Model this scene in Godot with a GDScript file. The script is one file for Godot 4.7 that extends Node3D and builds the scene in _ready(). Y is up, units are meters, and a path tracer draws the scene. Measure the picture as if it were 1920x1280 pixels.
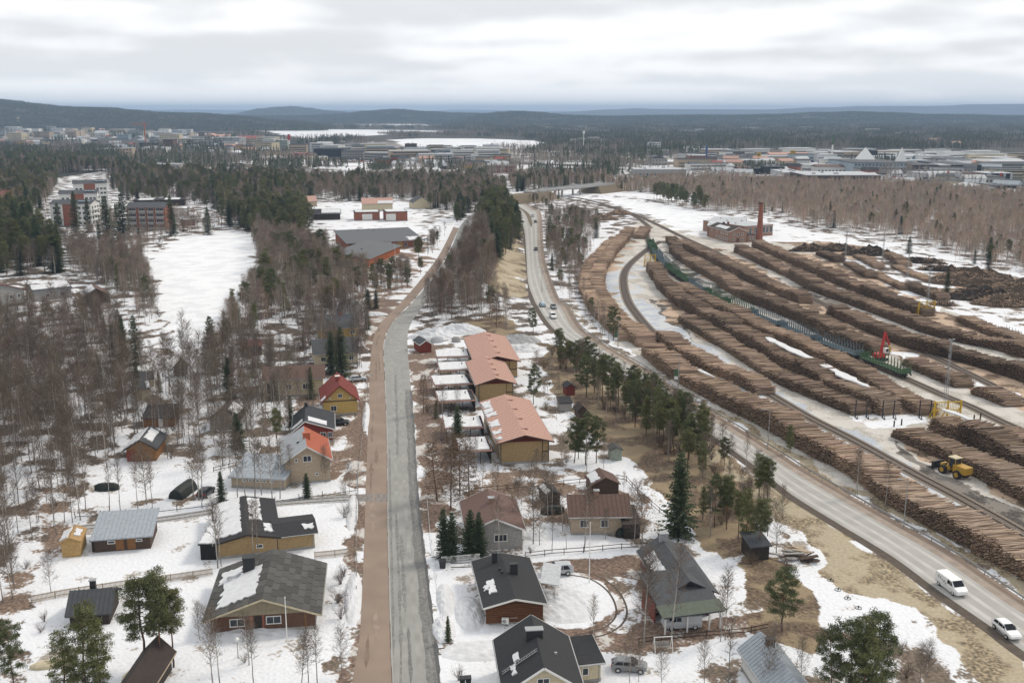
extends Node3D
# A northern railway town in late winter, seen from a drone: camera, sky, sun and haze first, then the ground and the
# far country, then roads, the timber yard, the houses, vehicles, trees and small things. Units are metres.

var rng := RandomNumberGenerator.new()
var M := {}
var taken := {}


func _ready() -> void:
	rng.seed = 7
	var cam := Camera3D.new()
	cam.name = "camera"
	cam.position = Vector3(0,65,0)
	cam.rotation_degrees.x = -12.838
	cam.fov = 37.24
	cam.near = 1.0
	cam.far = 40000.0
	add_child(cam)
	var we := WorldEnvironment.new()
	we.name = "environment"
	var e := Environment.new()
	e.background_mode = Environment.BG_SKY
	e.tonemap_mode = Environment.TONE_MAPPER_LINEAR
	e.tonemap_exposure = 1.42
	e.background_energy_multiplier = 1.0
	e.sky = make_sky()
	e.fog_enabled = true
	e.fog_density = 0.0001
	e.fog_light_color = Color(0.74,0.86,1.0)
	e.sdfgi_enabled = true
	e.ssao_enabled = true
	e.ssil_enabled = true
	we.environment = e
	add_child(we)
	var sun := DirectionalLight3D.new()
	sun.name = "sun"
	sun.light_energy = 0.45
	sun.light_angular_distance = 12.0
	sun.light_color = Color(1.0,0.95,0.88)
	sun.shadow_enabled = true
	sun.rotation_degrees = Vector3(-44,122,0)
	add_child(sun)
	print("sky ",Time.get_ticks_msec())
	make_materials()
	make_ground()
	make_hills()
	print("ground ",Time.get_ticks_msec())
	make_roads()
	make_rails()
	print("roads ",Time.get_ticks_msec())
	make_logs()
	print("logs ",Time.get_ticks_msec())
	make_yard_things()
	make_houses()
	make_mid_buildings()
	make_town()
	print("buildings ",Time.get_ticks_msec())
	make_vehicles()
	make_small_things()
	print("things ",Time.get_ticks_msec())
	make_trees()
	print("trees ",Time.get_ticks_msec())


# ---------------------------------------------------------------- helpers

class MB:
	## Collects triangles, flat shaded; corners run counter-clockwise seen from outside.
	var v := PackedVector3Array()
	var n := PackedVector3Array()
	var c := PackedColorArray()
	var col := Color.WHITE

	func tri(a: Vector3,b: Vector3,d: Vector3) -> void:
		var k := (b - a).cross(d - a).normalized()
		v.append(a); v.append(d); v.append(b)
		n.append(k); n.append(k); n.append(k)
		c.append(col); c.append(col); c.append(col)

	func quad(a: Vector3,b: Vector3,d: Vector3,e: Vector3) -> void:
		tri(a,b,d)
		tri(a,d,e)

	func hexa(p: Array) -> void:  # 4 bottom corners ccw seen from above, then the 4 above them
		quad(p[3],p[2],p[1],p[0])
		quad(p[4],p[5],p[6],p[7])
		for i in 4:
			var j := (i + 1) % 4
			quad(p[i],p[j],p[j + 4],p[i + 4])

	func box(at: Vector3,s: Vector3,t := Transform3D()) -> void:
		var h := s / 2
		var p := []
		for y in [-h.y,h.y]:
			for q in [Vector2(-1,1),Vector2(1,1),Vector2(1,-1),Vector2(-1,-1)]:
				p.append(t * (at + Vector3(q.x * h.x,y,q.y * h.z)))
		hexa(p)

	func bar(a: Vector3,b: Vector3,w: float,h := -1.0) -> void:
		if h < 0: h = w
		var f := (b - a).normalized()
		var s := f.cross(Vector3.UP if absf(f.y) < 0.95 else Vector3.RIGHT).normalized()
		var u := s.cross(f)
		var p := []
		for o in [a,b]:
			for q in [Vector2(-1,-1),Vector2(1,-1),Vector2(1,1),Vector2(-1,1)]:
				p.append(o + s * q.x * w / 2 + u * q.y * h / 2)
		hexa([p[0],p[1],p[2],p[3],p[4],p[5],p[6],p[7]])

	func tube(pts: Array,radii: Array,sides := 6,cap := false) -> void:
		var rings := []
		for i in pts.size():
			var f: Vector3 = (pts[mini(i + 1,pts.size() - 1)] - pts[maxi(i - 1,0)]).normalized()
			var s := f.cross(Vector3.RIGHT if absf(f.x) < 0.9 else Vector3.FORWARD).normalized()
			var u := s.cross(f)
			var ring := []
			for k in sides:
				var a := TAU * k / sides
				ring.append(pts[i] + (s * cos(a) + u * sin(a)) * radii[i])
			rings.append(ring)
		for i in pts.size() - 1:
			for k in sides:
				var j := (k + 1) % sides
				quad(rings[i][k],rings[i + 1][k],rings[i + 1][j],rings[i][j])
		if cap:
			for k in sides:
				var j := (k + 1) % sides
				tri(pts[0],rings[0][k],rings[0][j])
				tri(pts[-1],rings[-1][j],rings[-1][k])

	func sheet(poly: PackedVector2Array,y: float) -> void:  # flat polygon facing up, corners are (x, z)
		var t := Geometry2D.triangulate_polygon(poly)
		for i in range(0,t.size(),3):
			var a := Vector3(poly[t[i]].x,y,poly[t[i]].y)
			var b := Vector3(poly[t[i + 1]].x,y,poly[t[i + 1]].y)
			var d := Vector3(poly[t[i + 2]].x,y,poly[t[i + 2]].y)
			if (b - a).cross(d - a).y < 0: tri(a,d,b)
			else: tri(a,b,d)

	func slab(poly: PackedVector2Array,y0: float,y1: float) -> void:
		sheet(poly,y1)
		var cw := Geometry2D.is_polygon_clockwise(poly)
		for i in poly.size():
			var p := poly[i]
			var q := poly[(i + 1) % poly.size()]
			if not cw:
				var k := p; p = q; q = k
			quad(Vector3(p.x,y0,p.y),Vector3(q.x,y0,q.y),Vector3(q.x,y1,q.y),Vector3(p.x,y1,p.y))

	func mesh(m: Material = null,into: ArrayMesh = null) -> ArrayMesh:
		var r := into if into else ArrayMesh.new()
		var a := []
		a.resize(Mesh.ARRAY_MAX)
		a[Mesh.ARRAY_VERTEX] = v
		a[Mesh.ARRAY_NORMAL] = n
		a[Mesh.ARRAY_COLOR] = c
		r.add_surface_from_arrays(Mesh.PRIMITIVE_TRIANGLES,a)
		if m: r.surface_set_material(r.get_surface_count() - 1,m)
		return r


func pl(a: Array) -> PackedVector2Array:
	var r := PackedVector2Array()
	for i in range(0,a.size(),2): r.append(Vector2(a[i],a[i + 1]))
	return r


func W(x: float,z: float) -> Vector2:
	return Vector2(x,z)


func v3(p: Vector2,y := 0.0) -> Vector3:
	return Vector3(p.x,y,p.y)


func numbered(called: String) -> String:
	if not taken.has(called):
		taken[called] = 0
		return called
	taken[called] += 1
	return "%s_%03d" % [called,taken[called]]


func tag(o: Node,label: String,category := "",group := "",kind := "") -> Node:
	if label: o.set_meta("label",label)
	if category: o.set_meta("category",category)
	if group: o.set_meta("group",group)
	if kind: o.set_meta("kind",kind)
	return o


func thing(called: String,label: String,category: String,at := Vector3.ZERO,yaw := 0.0,group := "") -> Node3D:
	var o := Node3D.new()
	o.name = numbered(called)
	add_child(o)
	o.position = at
	o.rotation.y = yaw
	tag(o,label,category,group)
	return o


func part(parent: Node,called: String,b,m: Material = null) -> MeshInstance3D:
	var o := MeshInstance3D.new()
	o.name = called if parent != self else numbered(called)
	o.mesh = b.mesh(m) if b is MB else b
	if m and not b is MB: o.material_override = m
	parent.add_child(o,true)
	return o


func single(called: String,b,m: Material,label: String,category: String,group := "") -> MeshInstance3D:
	var o := part(self,called,b,m)
	tag(o,label,category,group)
	return o


func structure(called: String,b,m: Material = null) -> MeshInstance3D:
	var o := part(self,called,b,m)
	o.set_meta("kind","structure")
	return o


func copies(parent: Node,called: String,mesh: Mesh,where: Array,tints: Array = []) -> MultiMeshInstance3D:
	var mm := MultiMesh.new()
	mm.transform_format = MultiMesh.TRANSFORM_3D
	mm.use_colors = tints.size() > 0
	mm.mesh = mesh
	mm.instance_count = where.size()
	var w := 16 if mm.use_colors else 12
	var f := PackedFloat32Array()
	f.resize(where.size() * w)
	for i in where.size():
		var t: Transform3D = where[i]
		var k := i * w
		f[k] = t.basis.x.x; f[k + 1] = t.basis.y.x; f[k + 2] = t.basis.z.x; f[k + 3] = t.origin.x
		f[k + 4] = t.basis.x.y; f[k + 5] = t.basis.y.y; f[k + 6] = t.basis.z.y; f[k + 7] = t.origin.y
		f[k + 8] = t.basis.x.z; f[k + 9] = t.basis.y.z; f[k + 10] = t.basis.z.z; f[k + 11] = t.origin.z
		if w == 16:
			var q: Color = tints[i]
			f[k + 12] = q.r; f[k + 13] = q.g; f[k + 14] = q.b; f[k + 15] = 1.0
	mm.buffer = f
	var o := MultiMeshInstance3D.new()
	o.name = called if parent != self else numbered(called)
	o.multimesh = mm
	parent.add_child(o,true)
	o.set_meta("kind","stuff")
	return o


func noise(freq: float,sd: int,oct := 4) -> FastNoiseLite:
	var f := FastNoiseLite.new()
	f.noise_type = FastNoiseLite.TYPE_SIMPLEX_SMOOTH
	f.frequency = freq
	f.seed = sd
	f.fractal_octaves = oct
	return f


func lin(r: float,g: float,b: float) -> Color:
	return Color(r,g,b).linear_to_srgb()


func mat(called: String,c: Color,rough := 0.9,tex: Texture2D = null,scale := 1.0,metal := 0.0) -> StandardMaterial3D:
	var m := StandardMaterial3D.new()
	m.resource_name = called
	m.albedo_color = c
	m.roughness = rough
	m.metallic = metal
	m.metallic_specular = 0.4
	if tex:
		m.albedo_texture = tex
		m.uv1_triplanar = true
		m.uv1_world_triplanar = true
		m.uv1_scale = Vector3.ONE * scale
	M[called] = m
	return m


func grain(freq: float,sd: int,lo: float,hi: float,size := 256,oct := 4,stretch := Vector2.ONE) -> ImageTexture:
	## Grey blotches between two tones, tiling; a tone multiplies the material's own colour.
	var f := noise(freq,sd,oct)
	var im := f.get_seamless_image(size,size)
	if stretch != Vector2.ONE:
		im.resize(int(size * stretch.x),int(size * stretch.y))
	var d := im.get_data()
	var o := PackedByteArray()
	o.resize(d.size() * 3)
	for i in d.size():
		var t := mini(255,int(255.0 * (lo + (hi - lo) * d[i] / 255.0)))
		o[i * 3] = t; o[i * 3 + 1] = t; o[i * 3 + 2] = t
	return ImageTexture.create_from_image(Image.create_from_data(im.get_width(),im.get_height(),false,Image.FORMAT_RGB8,o))


func make_sky() -> Sky:
	var w := 2048
	var h := 1024
	var im := Image.create(w,h,false,Image.FORMAT_RGBF)
	im.fill(Color(0.58,0.59,0.6))
	var a := noise(0.8,11,6)
	var b := noise(0.16,5,3)
	for j in h / 2:
		var el := (0.5 - (j + 0.5) / h) * PI
		var ce := cos(el)
		var k := 1.0 / (sin(el) + 0.07)
		for i in w:
			var az := (i + 0.5) / w * TAU
			var x := sin(az) * ce * k
			var z := cos(az) * ce * k
			var t := a.get_noise_2d(x,z) * 0.8 + b.get_noise_2d(x,z) * 1.1
			t = smoothstep(-0.35,0.5,t)
			t *= lerpf(0.5,1.0,smoothstep(0.0,0.06,el))
			var g := lerpf(0.63,0.8,1 - t)
			im.set_pixel(i,j,Color(g * lerpf(1.0,0.94,t),g * lerpf(1.0,0.962,t),g * lerpf(1.0,0.985,t)))
	var m := PanoramaSkyMaterial.new()
	m.panorama = ImageTexture.create_from_image(im)
	var s := Sky.new()
	s.sky_material = m
	return s


func make_materials() -> void:
	var g1 := grain(0.02,1,0.84,1.0)
	var g2 := grain(0.05,2,0.72,1.0,256,5)
	var g3 := grain(0.012,3,0.9,1.0,256,3)
	M.g1 = g1; M.g2 = g2; M.g3 = g3
	mat("snow",lin(0.68,0.69,0.71),0.75,g3,0.21)
	mat("dirty_snow",lin(0.5,0.5,0.5),0.9,g2,0.13)
	mat("asphalt_street",lin(0.3,0.298,0.28),0.85,g3,0.05)
	mat("asphalt_wet",lin(0.11,0.11,0.11),0.5,g2,0.11)
	mat("asphalt_highway",lin(0.4,0.39,0.37),0.85,g3,0.05)
	mat("gravel_red",lin(0.28,0.215,0.17),0.95,g3,0.04)
	mat("dirt",lin(0.11,0.088,0.07),0.95,g1,0.15)
	mat("dry_grass",lin(0.21,0.165,0.105),0.95,g2,0.17)
	mat("kerb",lin(0.4,0.39,0.37),0.9,g1,0.4)
	mat("paint_white",lin(0.5,0.5,0.48),0.8,g2,0.3)
	mat("ballast",lin(0.29,0.245,0.2),0.95,g2,0.3)
	mat("rail",lin(0.16,0.12,0.1),0.5,g1,1.0,0.5)
	mat("sleeper",lin(0.17,0.14,0.12),0.9)
	mat("steel",lin(0.35,0.36,0.37),0.5,g1,0.7,0.3)
	mat("galvanised",lin(0.42,0.43,0.44),0.5,g1,0.7,0.4)
	mat("dark_metal",lin(0.03,0.03,0.033),0.5)
	mat("rubber",lin(0.02,0.02,0.02),0.8)
	mat("glass",lin(0.035,0.042,0.05),0.08)
	mat("window_white",lin(0.7,0.7,0.68),0.6)
	mat("concrete",lin(0.36,0.35,0.33),0.9,g1,0.12)
	for k in [["white",0.75,0.75,0.72],["cream",0.62,0.54,0.38],["yellow",0.55,0.38,0.13],["beige",0.46,0.37,0.27],["grey",0.36,0.35,0.33],["brick_yellow",0.4,0.28,0.14],
			["brick_red",0.3,0.115,0.075],["brick_brown",0.14,0.075,0.05],["log",0.16,0.07,0.035],["brown_wood",0.09,0.06,0.045],["orange_wood",0.25,0.125,0.05],["dark_wood",0.045,0.035,0.03],
			["ply",0.5,0.33,0.14],["red_wood",0.22,0.05,0.035],["black_wood",0.02,0.02,0.02],["pale_green",0.32,0.36,0.3],["brick_pink",0.33,0.2,0.145],["ochre",0.42,0.25,0.08],["orange_panel",0.36,0.105,0.035]]:
		mat("wall_" + k[0],lin(k[1],k[2],k[3]),0.9,g1,0.35)
	for k in [["terracotta",0.54,0.33,0.265,0.8],["red",0.3,0.07,0.055,0.6],["orange",0.5,0.145,0.075,0.6],["brown",0.13,0.078,0.062,0.8],["charcoal",0.03,0.031,0.034,0.8],["grey_sheet",0.085,0.083,0.08,0.9],
			["slate",0.075,0.08,0.088,0.8],["silver",0.36,0.4,0.44,0.55],["felt",0.042,0.042,0.045,0.95],["green",0.11,0.13,0.1,0.7],["mid_grey",0.13,0.137,0.145,0.8],["mauve",0.17,0.105,0.09,0.85],["dark_brown",0.055,0.042,0.037,0.9],["ply",0.42,0.27,0.12,0.9],["light",0.5,0.52,0.54,0.7]]:
		mat("roof_" + k[0],lin(k[1],k[2],k[3]),k[4],g1,0.27)
	for k in [["white",0.75,0.76,0.76],["silver",0.42,0.44,0.46],["grey",0.2,0.21,0.22],["black",0.02,0.022,0.026],["red",0.3,0.02,0.02],["blue",0.03,0.08,0.2],["lightblue",0.3,0.42,0.5]]:
		var p := mat("paint_" + k[0] + "_car",lin(k[1],k[2],k[3]),0.3)
		p.clearcoat_enabled = true
		p.clearcoat = 0.6
	mat("paint_yellow",lin(0.62,0.4,0.02),0.5,g1,0.5)
	mat("paint_machine_yellow",lin(0.5,0.3,0.05),0.5,g1,0.9)
	mat("paint_red",lin(0.5,0.035,0.03),0.45,g1,0.6)
	mat("paint_green",lin(0.075,0.14,0.07),0.6,g1,0.5)
	mat("paint_blue",lin(0.14,0.19,0.215),0.6,g1,0.5)
	mat("lens",lin(0.8,0.8,0.78),0.15)
	mat("lens_red",lin(0.4,0.02,0.02),0.2)
	mat("hub",lin(0.5,0.5,0.5),0.4)



# ---------------------------------------------------------------- ground

var ridge := pl([-1.87,-715,0.67,-641.3,3.06,-581.1,4.12,-519.8,3.66,-461.1,3.3,-413.9,3.66,-381.27,4.72,-353.22,7.05,-328.87])

func gh(p: Vector2) -> float:
	## Height of the ground: level, but for the bank on the west side of the highway.
	if p.y > -300.0 or p.y < -760.0: return 0.0
	var x := 1e9
	for i in ridge.size() - 1:
		if p.y >= ridge[i].y and p.y <= ridge[i + 1].y:
			x = lerpf(ridge[i].x,ridge[i + 1].x,(p.y - ridge[i].y) / (ridge[i + 1].y - ridge[i].y))
	if x > 1e8: return 0.0
	var d := x - p.x
	if d < 0: return 0.0
	var ends := smoothstep(ridge[0].y,ridge[0].y + 90,p.y) * smoothstep(ridge[-1].y,ridge[-1].y - 60,p.y)
	return ends * 6.0 * smoothstep(0,13,d) * (1.0 - smoothstep(15,27,d))


func fill(buf: PackedByteArray,w: int,h: int,o: Vector2,res: float,poly: PackedVector2Array,cls: int) -> void:
	for j in h:
		var z := o.y + (j + 0.5) * res
		var xs := []
		for k in poly.size():
			var a := poly[k]
			var b := poly[(k + 1) % poly.size()]
			if (a.y <= z) != (b.y <= z):
				xs.append(a.x + (z - a.y) / (b.y - a.y) * (b.x - a.x))
		xs.sort()
		for k in range(0,xs.size() - 1,2):
			var i0: int = clampi(int(ceil((xs[k] - o.x) / res - 0.5)),0,w)
			var i1: int = clampi(int(ceil((xs[k + 1] - o.x) / res - 0.5)),0,w)
			for i in range(i0,i1): buf[j * w + i] = cls


# surface kinds: bare tone, cover tone (bytes), share covered, grain of the bare part
var kinds := [
	[[92,82,74],[212,214,218],0.42,0.45],# 0 forest floor, half snow
	[[150,142,133],[219,221,225],0.97,0.3],# 1 snow
	[[112,101,90],[217,219,223],0.64,0.4],# 2 garden, snow in patches
	[[136,124,104],[166,155,134],0.42,0.6],# 3 dry grass
	[[118,101,90],[190,187,183],0.12,0.4],# 4 brown dirt
	[[172,167,159],[192,188,182],0.35,0.22],# 5 yard gravel
	[[112,96,82],[182,160,140],0.4,0.5],# 6 bark litter
	[[80,76,72],[126,121,115],0.35,0.4],# 7 wet mud
	[[128,122,116],[205,206,208],0.16,0.4],# 8 town lots
	[[214,216,220],[224,226,229],0.6,0.05],# 9 clean field or ice
	[[62,62,54],[78,73,68],0.4,0.5],# 10 far forest
	[[98,87,78],[217,219,223],0.58,0.4],# 11 birch wood, mostly snow
	[[104,90,76],[140,125,102],0.35,0.45],# 12 pine litter, grass
	[[170,176,184],[188,190,192],0.5,0.12],# 13 wet sheen gravel
	[[124,107,94],[217,219,223],0.3,0.4],# 14 earth, some snow
	[[110,100,84],[132,124,98],0.4,0.45],# 15 green-brown lawn
]


func tile(o: Vector2,size: Vector2,res: float,base: int,polys: Array,warp: float,freq: float,sd: int,relief := 0.0) -> StandardMaterial3D:
	var w := int(size.x / res)
	var h := int(size.y / res)
	var cls := PackedByteArray()
	cls.resize(w * h)
	cls.fill(base)
	for q in polys: fill(cls,w,h,o,res,q[1],q[0])
	var wx := noise(freq * 0.5,sd,4).get_image(w,h).get_data()
	var wz := noise(freq * 0.5,sd + 1,4).get_image(w,h).get_data()
	var nc := noise(freq,sd + 2,5).get_image(w,h).get_data()
	var nf := noise(freq * 14.0,sd + 3,3).get_image(w,h).get_data()
	var out := PackedByteArray()
	out.resize(w * h * 3)
	var high := PackedByteArray()
	high.resize(w * h)
	var thr := []
	for k in kinds: thr.append(128.0 + 74.0 * (k[2] - 0.5) + 260.0 * pow(k[2] - 0.5,3))
	var amp := warp / res / 64.0
	var at := 0
	for j in h:
		for i in w:
			var si := clampi(i + int((wx[at] - 128) * amp),0,w - 1)
			var sj := clampi(j + int((wz[at] - 128) * amp),0,h - 1)
			var c: int = cls[sj * w + si]
			var k: Array = kinds[c]
			var f: int = nf[at]
			var t: float = clampf((thr[c] - nc[at] - (f - 128) * 0.35) / 9.0 + 0.5,0.0,1.0)
			var g: float = 1.0 + (f - 128) / 128.0 * k[3] * (1.0 - t * 0.85)
			var a: Array = k[0]
			var b: Array = k[1]
			out[at * 3] = clampi(int((a[0] + (b[0] - a[0]) * t) * g),0,250)
			out[at * 3 + 1] = clampi(int((a[1] + (b[1] - a[1]) * t) * g),0,250)
			out[at * 3 + 2] = clampi(int((a[2] + (b[2] - a[2]) * t) * g),0,250)
			high[at] = clampi(int(t * 90.0 + f * 0.3 + wx[at] * 0.3),0,255)
			at += 1
	var m := StandardMaterial3D.new()
	m.resource_name = "ground_%d" % sd
	m.albedo_texture = ImageTexture.create_from_image(Image.create_from_data(w,h,false,Image.FORMAT_RGB8,out))
	m.texture_repeat = false
	if relief > 0.0:
		m.heightmap_enabled = true
		m.heightmap_texture = ImageTexture.create_from_image(Image.create_from_data(w,h,false,Image.FORMAT_L8,high))
		m.heightmap_scale = relief
	m.roughness = 0.9
	m.metallic_specular = 0.25
	return m


func ground_grid(into: ArrayMesh,o: Vector2,size: Vector2,step: float,m: Material) -> void:
	var nx := int(round(size.x / step))
	var nz := int(round(size.y / step))
	var v := PackedVector3Array()
	var n := PackedVector3Array()
	var uv := PackedVector2Array()
	var idx := PackedInt32Array()
	for j in nz + 1:
		for i in nx + 1:
			var p := o + Vector2(i,j) * step
			v.append(v3(p,gh(p)))
			var gx := gh(p + Vector2(1,0)) - gh(p - Vector2(1,0))
			var gz := gh(p + Vector2(0,1)) - gh(p - Vector2(0,1))
			n.append(Vector3(-gx,2,-gz).normalized())
			uv.append((p - o) / size)
	for j in nz:
		for i in nx:
			var a := j * (nx + 1) + i
			idx.append_array([a,a + 1,a + nx + 1,a + 1,a + nx + 2,a + nx + 1])
	var arr := []
	arr.resize(Mesh.ARRAY_MAX)
	arr[Mesh.ARRAY_VERTEX] = v
	arr[Mesh.ARRAY_NORMAL] = n
	arr[Mesh.ARRAY_TEX_UV] = uv
	arr[Mesh.ARRAY_INDEX] = idx
	into.add_surface_from_arrays(Mesh.PRIMITIVE_TRIANGLES,arr)
	into.surface_set_material(into.get_surface_count() - 1,m)


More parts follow.
